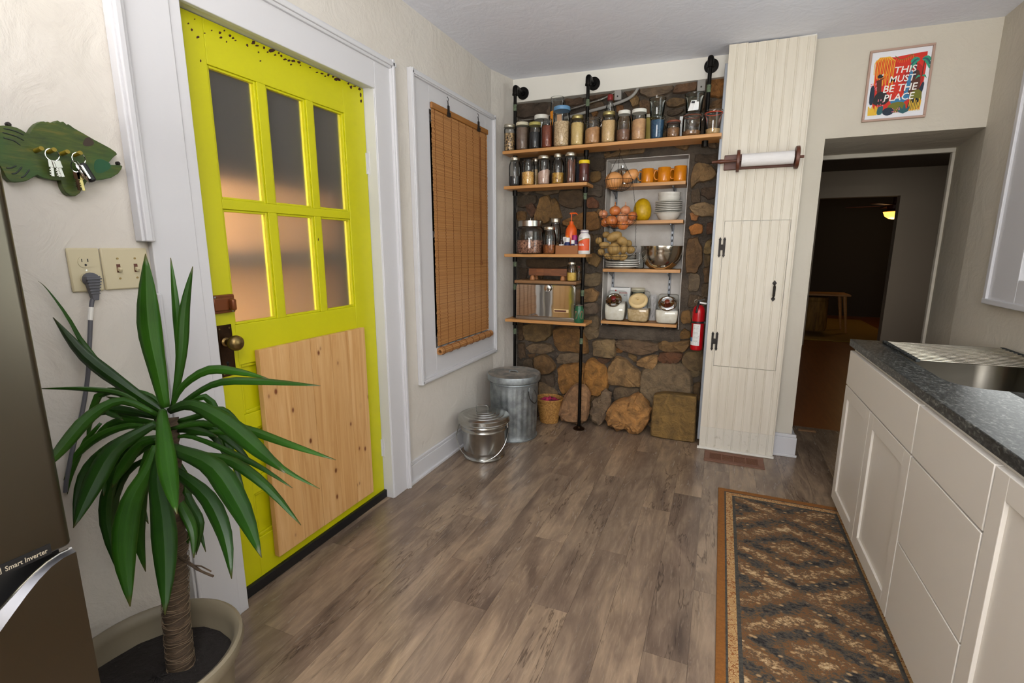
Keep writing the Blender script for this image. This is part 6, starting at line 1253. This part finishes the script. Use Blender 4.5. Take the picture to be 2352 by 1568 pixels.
# ================================================================ TALL BEADBOARD CABINET
CX0, CX1, CY = -.052, .412, 3.5
tc_ = thing('tall_cabinet', 'tall white beadboard cabinet reaching the ceiling, right of the stone wall', 'cabinet', ((CX0+CX1)/2, 3.7, 0))
B('carcass', 'white', tc_, CX0+.004, CX1-.002, CY+.012, 3.97, 0.0005, 2.595)
nb_ = 9; bw_ = (CX1-CX0)/nb_
def bead(parent, x0, x1, z0, z1, mat='bead'):
    m = MB(); g = .003; y = CY; k = x1-.009
    prof = [(x0, y+.012), (x0, y+.002), (x0+.0015, y), (k-.0022, y), (k, y+.0022), (k+.002, y), (x1-.003, y), (x1, y+.002), (x1, y+.012)]
    m.prism([(a, b, z0) for a, b in prof], [(a, b, z1) for a, b in prof]); return m.build('board', mat, parent, smooth=0)
dx0, dx1, dz0_, dz1_ = 0.0, .377, .602, 1.556
edges = [CX0, dx0]+[dx0+(dx1-dx0)*i/7 for i in range(1, 8)]+[CX1]
for i in range(len(edges)-1):
    a, b = edges[i], edges[i+1]; zt_ = 2.602-.02*(i/9)+random.uniform(-.004, .004)
    if i == 0 or i == len(edges)-2: bead(tc_, a, b, .16, zt_); bead(tc_, a, b, .012, .159, 'bead_worn')
    else: bead(tc_, a, b, dz1_+.002, zt_); bead(tc_, a, b, .16, dz0_-.002); bead(tc_, a, b, .012, .159, 'bead_worn')
cdo = B('cabinet_door', 'white', tc_, dx0+.002, dx1-.002, CY+.006, CY+.012, dz0_+.001, dz1_-.001)
for i in range(7): bead(cdo, dx0+.002+(dx1-dx0-.004)*i/7, dx0+.002+(dx1-dx0-.004)*(i+1)/7, dz0_+.001, dz1_-.001)
B('kick_strip', 'white', tc_, CX0-.012, CX1+.006, CY-.018, CY+.012, 0.0005, .014, .003)
B('edge_strip', 'standard', tc_, CX0-.016, CX0+.004, CY+.004, CY+.03, .06, 2.5, .002)
for zc in (1.391, .77):
    h = MB(); x = -.004
    for sx in (-1, 1):
        cx_ = x+sx*.0135; pts = [(cx_-.006, -.05), (cx_+.006, -.05), (cx_+.007, .05), (cx_-.007, .05)]; h.prism([(a, CY-.005, zc+b) for a, b in pts], [(a, CY-.001, zc+b) for a, b in pts])
        for sz in (-1, 1): pts = [(cx_-.009, sz*.05), (cx_, sz*.066), (cx_+.009, sz*.05), (cx_, sz*.042)]; h.prism([(a, CY-.0055, zc+b) for a, b in pts], [(a, CY-.001, zc+b) for a, b in pts])
    h.box(x-.012, x+.012, CY-.0055, CY-.001, zc-.018, zc+.018); h.build('hinge', 'iron', tc_, smooth=0)
h = MB(); hx, hz = .32, 1.118
h.tube(spline([(hx, CY-.004, hz+.044), (hx, CY-.024, hz+.03), (hx, CY-.028, hz), (hx, CY-.024, hz-.03), (hx, CY-.004, hz-.044)], 5), [.005]*5+[.0075]*11+[.005]*5, 8)
for sz in (-1, 1): pts = [(hx-.004, sz*.038), (hx-.013, sz*.05), (hx, sz*.068), (hx+.013, sz*.05), (hx+.004, sz*.038)]; h.prism([(a, CY-.005, hz+b) for a, b in pts], [(a, CY-.0005, hz+b) for a, b in pts])
h.build('pull_handle', 'iron', cdo, smooth=40)
# paper towel holder
pt = thing('towel_holder', 'dark wood paper towel holder mounted on the tall cabinet', 'towel holder', (.18, CY, 1.87))
B('back_plate', 'walnut', pt, -.03, .375, CY-.02, CY-.003, 1.868, 1.958, .003)
def bracket(x, w_, zr):
    o = [(0, .055), (-.03, .066), (-.075, .06), (-.105, .03), (-.105, -.03), (-.075, -.06), (-.03, -.066), (0, -.055)]; o = chaikin([Vector((a, b, 0)) for a, b in o], 1)
    m = MB(); m.prism([(x, CY-.02+p.x, 1.912+p.y) for p in o], [(x+w_, CY-.02+p.x, 1.912+p.y) for p in o]); m.build('end_bracket', 'walnut', pt, bevel=.003)
bracket(.04, .018, 0); bracket(.355, .02, 0)
m = MB(); m.cyl((-.10, CY-.078, 1.912), (.40, CY-.078, 1.912), .008, n=12); m.lathe([(.008, 0), (.012, .012), (.014, .03), (.009, .05), (.007, .056)], (-.02, CY-.078, 1.912), 14, Matrix.Rotation(-PI/2, 3, 'Y')); m.build('rod', 'walnut', pt)
MT['towel'] = M('paper_towel', (226, 222, 220), .9, bump=(80, .2)); m = MB(); m.cyl((.068, CY-.078, 1.912), (.348, CY-.078, 1.912), .037, n=32); tag(m.build('paper_towel_roll', 'towel', smooth=40), 'thin white paper towel roll in the wooden holder', 'paper towel')

# ================================================================ FRAMED PRINT
PYF = 3.598; u0, u1, v0, v1 = .694, .992, 2.107, 2.487
fp = thing('framed_print', 'colourful framed jungle print reading THIS MUST BE THE PLACE above the doorway', 'picture', ((u0+u1)/2, PYF, v0)); plain('frame_wood', (176, 146, 130), .5); plain('mat_white', (226, 226, 230), .6)
fw_ = .0115
for a in ((u0, u1, v1-fw_, v1), (u0, u1, v0, v0+fw_), (u0, u0+fw_, v0+fw_, v1-fw_), (u1-fw_, u1, v0+fw_, v1-fw_)): B('frame_bar', 'frame_wood', fp, a[0], a[1], PYF-.018, PYF, a[2], a[3], .002)
B('mat', 'mat_white', fp, u0+fw_, u1-fw_, PYF-.009, PYF-.004, v0+fw_, v1-fw_)
pal = [('p_red', (206, 44, 26)), ('p_orange', (232, 132, 24)), ('p_yellow', (226, 182, 52)), ('p_teal', (44, 150, 116)), ('p_navy', (30, 44, 62)), ('p_olive', (112, 112, 34)), ('p_brown', (84, 44, 30)), ('p_dark', (36, 36, 36)), ('p_blue', (52, 120, 164)), ('p_pink', (218, 120, 136)), ('p_white', (240, 236, 228)), ('p_slate', (44, 92, 98)), ('p_deep', (176, 34, 24))]
for k, c_ in pal: plain(k, c_, .7)
ix = {k: i for i, (k, c_) in enumerate(pal)}; pr = MB(); lay = [0]
iu0, iu1, iv0, iv1 = u0+fw_, u1-fw_, v0+fw_, v1-fw_
def P2(u, v, e): return (iu0+(iu1-iu0)*u, PYF-.0092-e, iv1-(iv1-iv0)*v)
def shp(mat, pts, sm_=0):
    lay[0] += 1; e = .00003*lay[0]; 
    if sm_: pts = [(p.x, p.y) for p in chaikin([Vector((a, b, 0)) for a, b in pts], sm_)]
    pr.add([P2(a, b, e) for a, b in pts], [tuple(range(len(pts)))], ix[mat])
def stroke(mat, pts, w_):
    for (a, b), (c_, d_) in zip(pts, pts[1:]):
        L_ = math.hypot(c_-a, (d_-b)*1.25)+1e-6; nx, ny = -(d_-b)*1.25/L_*w_, (c_-a)/L_*w_/1.25; lay[0] += .02; e = .00003*lay[0]
        pr.add([P2(a+nx, b+ny, e), P2(c_+nx, d_+ny, e), P2(c_-nx, d_-ny, e), P2(a-nx, b-ny, e)], [(0, 1, 2, 3)], ix[mat])
def ell(mat, u, v, a, b, n_=14): shp(mat, [(u+a*math.cos(2*PI*i/n_), v+b*math.sin(2*PI*i/n_)) for i in range(n_)])
shp('p_red', [(.08,.12),(.2,.08),(.4,.10),(.6,.085),(.93,.07),(.94,.3),(.93,.6),(.93,.9),(.6,.92),(.4,.9),(.12,.9),(.09,.5)])
shp('p_deep', [(.55,.3),(.9,.2),(.92,.6),(.6,.7)], 1)
for i in range(13):
    u = .07+i*.028; L_ = .18+.25*abs(math.sin(i*1.7)); stroke('p_orange' if i % 2 else 'p_yellow', [(.22, .09), ((u+.22)/2, .085), (u, .15), (u-.005, .15+L_*.5), (u+.004, .15+L_)], .007)
shp('p_brown', [(.13,.42),(.17,.62),(.24,.62),(.22,.42),(.28,.38),(.2,.4)]); ell('p_dark', .19, .36, .05, .03); shp('p_white', [(.21,.34),(.24,.32),(.24,.36)]); shp('p_orange', [(.24,.33),(.32,.33),(.31,.36),(.24,.35)])
shp('p_brown', [(.72,.36),(.82,.3),(.88,.45),(.88,.72),(.66,.72),(.68,.5)], 1); shp('p_blue', [(.68,.33),(.74,.3),(.72,.52),(.66,.8),(.6,.8),(.64,.55)], 1); shp('p_navy', [(.76,.18),(.78,.18),(.79,.42),(.75,.42)])
for d in (-1, 1):
    for k in range(3): shp('p_teal' if k != 1 else 'p_slate', [(.84,.17),(.84+d*.09,.12+.03*k),(.84+d*.17,.17+.06*k),(.84+d*.16,.22+.06*k),(.84+d*.08,.165+.03*k)], 1)
    shp('p_teal', [(.88,.42),(.88+d*.06,.39),(.88+d*.10,.47),(.88+d*.06,.43)], 1)
stroke('p_brown', [(.9, .2), (.89, .42)], .008); stroke('p_olive', [(.4, .085), (.5, .15), (.6, .14), (.68, .085), (.74, .14)], .006)
for i in range(9): stroke('p_orange', [(.42+.035*i, .12+.03*math.sin(i*.5)), (.42+.035*i, .165+.03*math.sin(i*.5))], .003)
for i in range(14): ell('p_pink', .10+.05*math.sin(i*2.3), .52+.06*math.cos(i*1.3), .012, .009, 8)
shp('p_navy', [(.04,.62),(.05,.5),(.10,.48),(.13,.6),(.12,.78),(.05,.78)], 1); shp('p_dark', [(.12,.66),(.2,.58),(.36,.62),(.4,.78),(.12,.8)], 1); shp('p_navy', [(.86,.66),(.9,.52),(.95,.5),(.94,.64),(.9,.7)], 1)
shp('p_blue', [(.4,.74),(.6,.7),(.72,.66),(.76,.72),(.6,.8),(.44,.8)], 1); shp('p_olive', [(.72,.64),(.92,.6),(.94,.8),(.74,.8)], 1); shp('p_olive', [(.36,.82),(.5,.76),(.68,.78),(.7,.92),(.4,.93)], 1); shp('p_dark', [(.72,.78),(.84,.72),(.92,.78),(.92,.9),(.72,.9)], 1)
for i in range(8): stroke('p_yellow', [(.06+.02*i, .94), (.05+.02*i+.01*math.sin(i), .80+.02*(i % 3))], .011); stroke('p_yellow', [(.74+.026*i, .92), (.75+.026*i, .74+.03*(i % 3))], .008)
shp('p_slate', [(.2,.94),(.21,.82),(.28,.8),(.31,.82),(.3,.94)], 1); ell('p_navy', .40, .90, .10, .06, 16); shp('p_slate', [(.56,.92),(.58,.83),(.64,.88),(.66,.8),(.70,.88),(.76,.84),(.74,.92),(.66,.95)])
for i in range(12): ell('p_pink', .25+.05*math.sin(i*2.1), .76+.05*math.cos(i*1.7), .011, .008, 8); ell('p_pink', .53+.06*math.sin(i*1.9), .89+.03*math.cos(i*2.7), .010, .007, 8)
for i in range(10): ell('p_orange', .45+.04*i, .62+.03*math.sin(i*2), .008, .005, 6)
lay[0] += 2
for s_, u, v, wd, hh, sh_ in (('THIS', .60, .295, .37, .098, .12), ('MUST', .57, .425, .42, .098, .12), ('BE THE', .555, .56, .56, .105, .12), ('PLACE', .555, .695, .50, .105, .12)):
    c_ = P2(u, v, .00003*lay[0]+.0003); text_mesh(pr, s_, c_, (1, 0, 0), (0, 0, 1), wd*(iu1-iu0), hh*(iv1-iv0), ix['p_white'], shear=sh_)
pr.build('print', [k for k, c_ in pal], fp, smooth=0, fixn=False)
# ================================================================ SINK RUN ON THE RIGHT
CTZ, CTX, CTY = .92, .648, 2.985; CFX = .662
SX0, SX1, SYa, SYb = .765, 1.225, 2.06, 2.86
ct = thing('countertop', 'dark speckled granite countertop with the sink cut-out', 'countertop', (.96, 1.5, CTZ-.035))
def rrect(x0, x1, y0, y1, r, n_=6):
    out = []
    for (cx_, cy_, a0) in ((x1-r, y1-r, 0), (x0+r, y1-r, PI/2), (x0+r, y0+r, PI), (x1-r, y0+r, 1.5*PI)): out += [(cx_+r*math.cos(a0+q), cy_+r*math.sin(a0+q)) for q in np.linspace(0, PI/2, n_)]
    return out
hole = rrect(SX0, SX1, SYa, SYb, .11); outer = []
X0, X1, Y0, Y1 = CTX, 1.27, -.6, CTY
bm_ = bmesh.new(); vo = [bm_.verts.new((x, y, CTZ)) for x, y in ((X0, Y0), (X1, Y0), (X1, Y1), (X0, Y1))]; vh = [bm_.verts.new((x, y, CTZ)) for x, y in hole]
eds = [bm_.edges.new((vo[i], vo[(i+1)%4])) for i in range(4)]+[bm_.edges.new((vh[i], vh[(i+1)%len(vh)])) for i in range(len(vh))]
bmesh.ops.triangle_fill(bm_, use_beauty=True, use_dissolve=False, edges=eds); bm_.verts.index_update()
vv = [tuple(v.co) for v in bm_.verts]; ff = [tuple(v.index for v in f.verts) for f in bm_.faces]; bm_.free()
m = MB(); n_ = len(vv); vv2 = [(x, y, CTZ-.035) for x, y, z in vv]; m.add(vv+vv2, ff+[tuple(i+n_ for i in f)[::-1] for f in ff]+[(i, (i+1)%4, (i+1)%4+n_, i+n_) for i in range(4)]+[(4+i, 4+(i+1)%len(hole), 4+(i+1)%len(hole)+n_, 4+i+n_) for i in range(len(hole))])
m.build('slab', 'granite', ct, smooth=0, bevel=.003)
sk = thing('sink', 'undermount stainless steel sink basin in the countertop', 'sink', ((SX0+SX1)/2, (SYa+SYb)/2, CTZ-.24)); rings = []
for (k, z, r) in ((.004, CTZ-.036, .11), (.0, CTZ-.05, .11), (-.01, CTZ-.18, .10), (-.05, CTZ-.225, .08), (-.16, CTZ-.235, .03)): rings.append([(x, y, z) for x, y in rrect(SX0-k*1.0 if k > 0 else SX0-k, SX1+k, SYa-k, SYb+k, r)])
m = MB(); nn = len(rings[0]); m.add([p for r in rings for p in r], [(j*nn+i, j*nn+(i+1)%nn, (j+1)*nn+(i+1)%nn, (j+1)*nn+i) for j in range(4) for i in range(nn)]+[tuple(4*nn+i for i in range(nn))]); m.build('basin', 'sink', sk, smooth=50, fixn=False)
m = MB(); m.lathe([(.045, 0), (.045, .003), (.03, .001)], ((SX0+SX1)/2, (SYa+SYb)/2, CTZ-.234), 24); m.build('drain', 'chrome', sk)
rk = thing('drying_rack', 'roll-up steel drying rack with black end strips laid over the sink', 'drying rack', ((SX0+SX1)/2, 2.69, CTZ)); plain('silicone', (30, 34, 34), .6)
ra, rb_ = 2.458, 2.925; nr = 14
for k, x in enumerate((.778, 1.228)):
    m = MB()
    for i in range(nr): y = ra+(rb_-ra)*(i+.5)/nr; m.obox((x, y, CTZ+.0065), (.017, (rb_-ra)/nr*.92, .012))
    m.build('end_strip', 'silicone', rk, bevel=.003)
for i in range(nr): y = ra+(rb_-ra)*(i+.5)/nr; m = MB(); m.cyl((.778, y, CTZ+.0075), (1.228, y, CTZ+.0075), .0031, n=8); m.build('rod', 'lidsilver', rk)
# base cabinets
def shaker(parent, name, y0, y1, z0, z1, rail=.062):
    m = MB(); x = CFX; a = x-.02
    m.box(a, x, y0, y0+rail, z0, z1); m.box(a, x, y1-rail, y1, z0, z1); m.box(a, x, y0+rail, y1-rail, z0, z0+rail); m.box(a, x, y0+rail, y1-rail, z1-rail, z1)
    d_ = m.build(name, 'cabinet', parent, smooth=0, bevel=.0018); B('recessed_panel', 'cabinet', d_, a+.009, x-.002, y0+rail, y1-rail, z0+rail, z1-rail)
def slab(parent, name, y0, y1, z0, z1): return B(name, 'cabinet', parent, CFX-.02, CFX, y0, y1, z0, z1, .002)
g = .0018; KZ = .06
def unit(label, y0, y1, top=CTZ-.037):
    t = thing('base_cabinet', label, 'cabinet', (.95, (y0+y1)/2, 0)); B('carcass', 'cabinet', t, CFX, 1.265, y0, y1, KZ+.002, top); B('toe_kick', 'cabinet', t, CFX+.07, CFX+.085, y0, y1, .013, KZ); return t
ZT = CTZ-.05
u1_ = unit('white sink base cabinet with two shaker doors, farthest from the camera', 1.962, 2.925, .672)
B('far_side', 'cabinet', u1_, CFX, 1.265, 2.905, 2.925, .673, CTZ-.037); B('near_side', 'cabinet', u1_, CFX, 1.265, 1.962, 1.98, .673, CTZ-.037); B('front_rail', 'cabinet', u1_, CFX, CFX+.018, 1.98, 2.905, .673, CTZ-.037)
slab(u1_, 'false_front', 1.962+g, 2.925-g, .694, ZT); shaker(u1_, 'door', 2.466+g, 2.925-g, KZ, .688); shaker(u1_, 'door', 1.962+g, 2.466-g, KZ, .688)
u2_ = unit('white drawer base cabinet with plain fronts', 1.462, 1.958)
slab(u2_, 'drawer', 1.462+g, 1.958-g, .694, ZT); slab(u2_, 'drawer', 1.462+g, 1.958-g, .374, .688); slab(u2_, 'drawer', 1.462+g, 1.958-g, KZ, .368)
u3_ = unit('white base cabinet with a full-height shaker door, nearest the camera', .55, 1.458); shaker(u3_, 'door', 1.0+g, 1.458-g, KZ, ZT); shaker(u3_, 'door', .55+g, 1.0-g, KZ, ZT)
# rug
def rugmat():
    t = NT('persian_rug_weave'); t.pr(.95); tc = t.n('ShaderNodeTexCoord'); sp_ = t.n('ShaderNodeSeparateXYZ'); t.l(tc.outputs['Object'], sp_.inputs[0])
    x, y = sp_.outputs[0], sp_.outputs[1]; v = t.coord(); vf = t.coord((.85, 1.25, 1))
    ex = t.math('SUBTRACT', .33, t.math('ABSOLUTE', x)); ey = t.math('SUBTRACT', 1.5, t.math('ABSOLUTE', y)); e = t.math('MINIMUM', ex, ey)
    n1 = t.noise(vf, 75, 5, .72, .5); n2 = t.noise(vf, 22, 4, .6, .4)
    # diamonds and medallions woven into the field
    dm = t.math('SINE', t.math('MULTIPLY', t.math('ADD', t.math('ABSOLUTE', x), t.math('ABSOLUTE', t.math('SUBTRACT', t.math('FRACT', t.math('MULTIPLY', y, 1.55)), .5))), 26))
    dm = t.math('ADD', t.math('MULTIPLY', dm, .10), t.math('ADD', t.math('MULTIPLY', n1, .6), t.math('MULTIPLY', n2, .42)))
    f = t.ramp(dm, [(.34, (28, 24, 22)), (.43, (72, 68, 62)), (.48, (96, 76, 50)), (.53, (124, 80, 36)), (.575, (78, 66, 52)), (.63, (152, 118, 78)), (.72, (206, 180, 140))])
    sp2 = t.n('ShaderNodeTexVoronoi', feature='F1'); sp2.inputs['Scale'].default_value = 26; t.l(vf, sp2.inputs['Vector'])
    f = t.mix(t.ramp(sp2.outputs['Distance'], [(.12, (220, 220, 220)), (.24, (0, 0, 0))]), f, lin((196, 160, 112)))
    wv = t.n('ShaderNodeTexWave', wave_type='BANDS', bands_direction='Y'); wv.inputs['Scale'].default_value = 11; wv.inputs['Distortion'].default_value = 14; wv.inputs['Detail'].default_value = 3; wv.inputs['Detail Scale'].default_value = 4; t.l(v, wv.inputs['Vector'])
    b1 = t.ramp(wv.outputs[0], [(.2, (140, 88, 40)), (.5, (204, 176, 130)), (.8, (176, 136, 84))])
    oc = t.ramp(n1, [(.3, (124, 76, 24)), (.7, (148, 94, 34))])
    dk = t.ramp(n1, [(.3, (46, 44, 42)), (.7, (84, 80, 70))])
    c = t.mix(t.math('GREATER_THAN', e, .092), dk, f); c = t.mix(t.math('LESS_THAN', e, .078), c, b1); c = t.mix(t.math('LESS_THAN', e, .046), c, dk); c = t.mix(t.math('LESS_THAN', e, .038), c, oc)
    t.base(c); t.bump(t.noise(v, 420, 2), .5, .004); return t.m
MT['rug'] = rugmat()
rg_ = MB(); rg_.box(.08, .728, -.1, 2.9, .0005, .011); ro = rg_.build('runner_rug', 'rug', smooth=0, bevel=.003); tag(ro, 'ochre and grey patterned runner rug along the white base cabinets', 'rug')

# ================================================================ DARK ROOMS BEYOND THE DOORWAY
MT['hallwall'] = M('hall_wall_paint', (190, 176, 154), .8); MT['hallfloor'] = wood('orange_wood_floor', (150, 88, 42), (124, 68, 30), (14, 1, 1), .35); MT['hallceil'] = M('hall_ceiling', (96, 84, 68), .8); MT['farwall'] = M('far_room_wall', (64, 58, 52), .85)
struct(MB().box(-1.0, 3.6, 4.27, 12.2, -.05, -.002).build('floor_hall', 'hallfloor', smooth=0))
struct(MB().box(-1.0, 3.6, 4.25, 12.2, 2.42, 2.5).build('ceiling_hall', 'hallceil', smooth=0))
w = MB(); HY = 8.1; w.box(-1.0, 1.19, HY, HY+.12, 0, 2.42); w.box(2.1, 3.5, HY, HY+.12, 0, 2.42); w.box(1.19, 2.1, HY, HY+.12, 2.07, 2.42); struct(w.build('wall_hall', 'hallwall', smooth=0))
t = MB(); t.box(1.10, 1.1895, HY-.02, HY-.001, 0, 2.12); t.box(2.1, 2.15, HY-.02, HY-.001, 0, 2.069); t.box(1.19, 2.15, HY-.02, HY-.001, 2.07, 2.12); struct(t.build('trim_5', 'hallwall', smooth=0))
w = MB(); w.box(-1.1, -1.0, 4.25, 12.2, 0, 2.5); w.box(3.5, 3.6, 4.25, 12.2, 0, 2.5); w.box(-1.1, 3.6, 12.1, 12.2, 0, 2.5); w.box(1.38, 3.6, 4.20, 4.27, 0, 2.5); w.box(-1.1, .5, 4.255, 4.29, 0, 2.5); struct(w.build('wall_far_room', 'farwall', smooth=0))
th = thing('wood_offcut', 'loose strip of light wood lying on the doorway threshold', 'offcut', (.63, 4.15, 0)); a = onZ(1838, 985, 0); B('strip', 'board', th, a.x-.02, a.x+.10, a.y-.05, a.y-.02, .001, .012, .002)
pc2 = thing('framed_picture', 'small dark picture on the hall wall right of the inner doorway', 'picture', (2.55, HY-.01, 1.2)); p0 = onY(2148, 588, HY-.02); p1 = onY(2170, 520, HY-.02); B('frame', 'walnut', pc2, p0.x, p1.x+.1, HY-.025, HY-.002, p0.z, p1.z, .004); B('image', 'dark', pc2, p0.x+.03, p1.x+.07, HY-.028, HY-.024, p0.z+.03, p1.z-.03)
# ceiling fan with a lit bowl in the far room
lp = Vector((2.64, 10.4, 2.0)); cf = thing('ceiling_fan', 'ceiling fan with a glowing amber bowl light in the far room', 'ceiling fan', (lp.x, lp.y, 1.95))
g_ = NT('lit_amber_bowl'); g_.base((255, 200, 120)); g_.pr(.4); g_.b.inputs['Emission Color'].default_value = lin((255, 176, 70)); g_.b.inputs['Emission Strength'].default_value = 3.0; MT['ambered'] = g_.m
m = MB(); m.lathe([(.001, -.12), (.06, -.11), (.12, -.07), (.15, 0)], lp, 24, None, False, True); m.build('light_bowl', 'ambered', cf, smooth=60)
m = MB(); m.lathe([(.16, .005), (.16, .02), (.1, .05), (.11, .12), (.03, .14), (.03, .41)], lp, 24); m.build('motor', 'walnut', cf)
for k in range(5): q = 2*PI*k/5+.3; m = MB(); m.obox(lp+Vector((.42*math.cos(q), .42*math.sin(q), .11)), (.56, .13, .01), Matrix.Rotation(q, 3, 'Z')); m.build('blade', 'walnut', cf)
pl2 = bpy.data.lights.new('fan_bulb', 'POINT'); pl2.energy = 6; pl2.color = (1, .7, .35); pl2.shadow_soft_size = .1; po = bpy.data.objects.new('fan_bulb', pl2); COL.objects.link(po); po.location = lp+Vector((0, 0, -.18))
# bench with a hamper and a yellowish rug in the far room
MT['hamper'] = M('tan_wicker', (170, 128, 60), .7, var=(20, (110, 80, 34)), stretch=(1, 1, .2)); MT['mustard'] = M('mustard_rug', (150, 118, 44), .95)
o = MB().box(.8, 2.6, 8.6, 11.4, 0, .012).build('mustard_rug', 'mustard', smooth=0); tag(o, 'dull mustard rug on the far room floor', 'rug')
be = thing('side_table', 'low wooden side table in the dark far room', 'table', (1.75, 9.6, .013)); xa = 1.25; B('table_top', 'shelf', be, xa, 1.98, 9.4, 9.9, .62, .65, .006)
for (x, y) in ((xa+.06, 9.45), (1.9, 9.45), (xa+.06, 9.85), (1.9, 9.85)): m = MB(); m.cyl((x, y, .62), (x+(.08 if x > 1.5 else -.04), y, .013), .03, .015, n=10); m.build('leg', 'shelf', be)
hm = thing('wicker_hamper', 'wicker hamper under the side table in the far room', 'hamper', (1.5, 9.65, .013)); m = MB(); m.lathe([(.19, 0), (.21, .05), (.2, .5), (.18, .52)], (1.52, 9.66, .013), 24); m.build('body', 'hamper', hm); m = MB(); m.lathe([(.2, 0), (.2, .05), (.01, .06)], (1.52, 9.66, .533), 24); m.build('lid', 'hamper', hm)
# added uplighter lamp, out of view, throwing light back off the ceiling
kl = thing('added_uplighter', 'added steel uplighter lamp, unseen behind the camera, that lights the ceiling', 'lamp', (LAMP[0]-.1, LAMP[1], 0))
lx, ly, lz = LAMP[0]-.1, LAMP[1], LAMP[2]
m = MB(); m.lathe([(.13, 0), (.13, .015), (.02, .03)], (lx, ly, .001), 28); m.build('base', 'steel', kl)
m = MB(); m.cyl((lx, ly, .03), (lx, ly, lz-.09), .012, n=14); m.build('pole', 'steel', kl)
m = MB(); m.lathe([(.02, -.09), (.1, -.06), (.19, -.01), (.2, .0), (.19, .0), (.1, -.05), (.001, -.07)], (lx, ly, lz), 32); m.build('bowl', 'granwhite', kl, smooth=50)
area('added_uplight', (lx, ly, lz+.004), (lx, ly, lz+1), .34, LAMP_W, (1, .985, .97), shape='DISK')
area('hall_fill', (3.4, 6.2, 1.5), (1.5, 6.2, .6), 1.0, 6, (1, .95, .88), 1.2)  # added dim fill inside the hall, with no window behind it
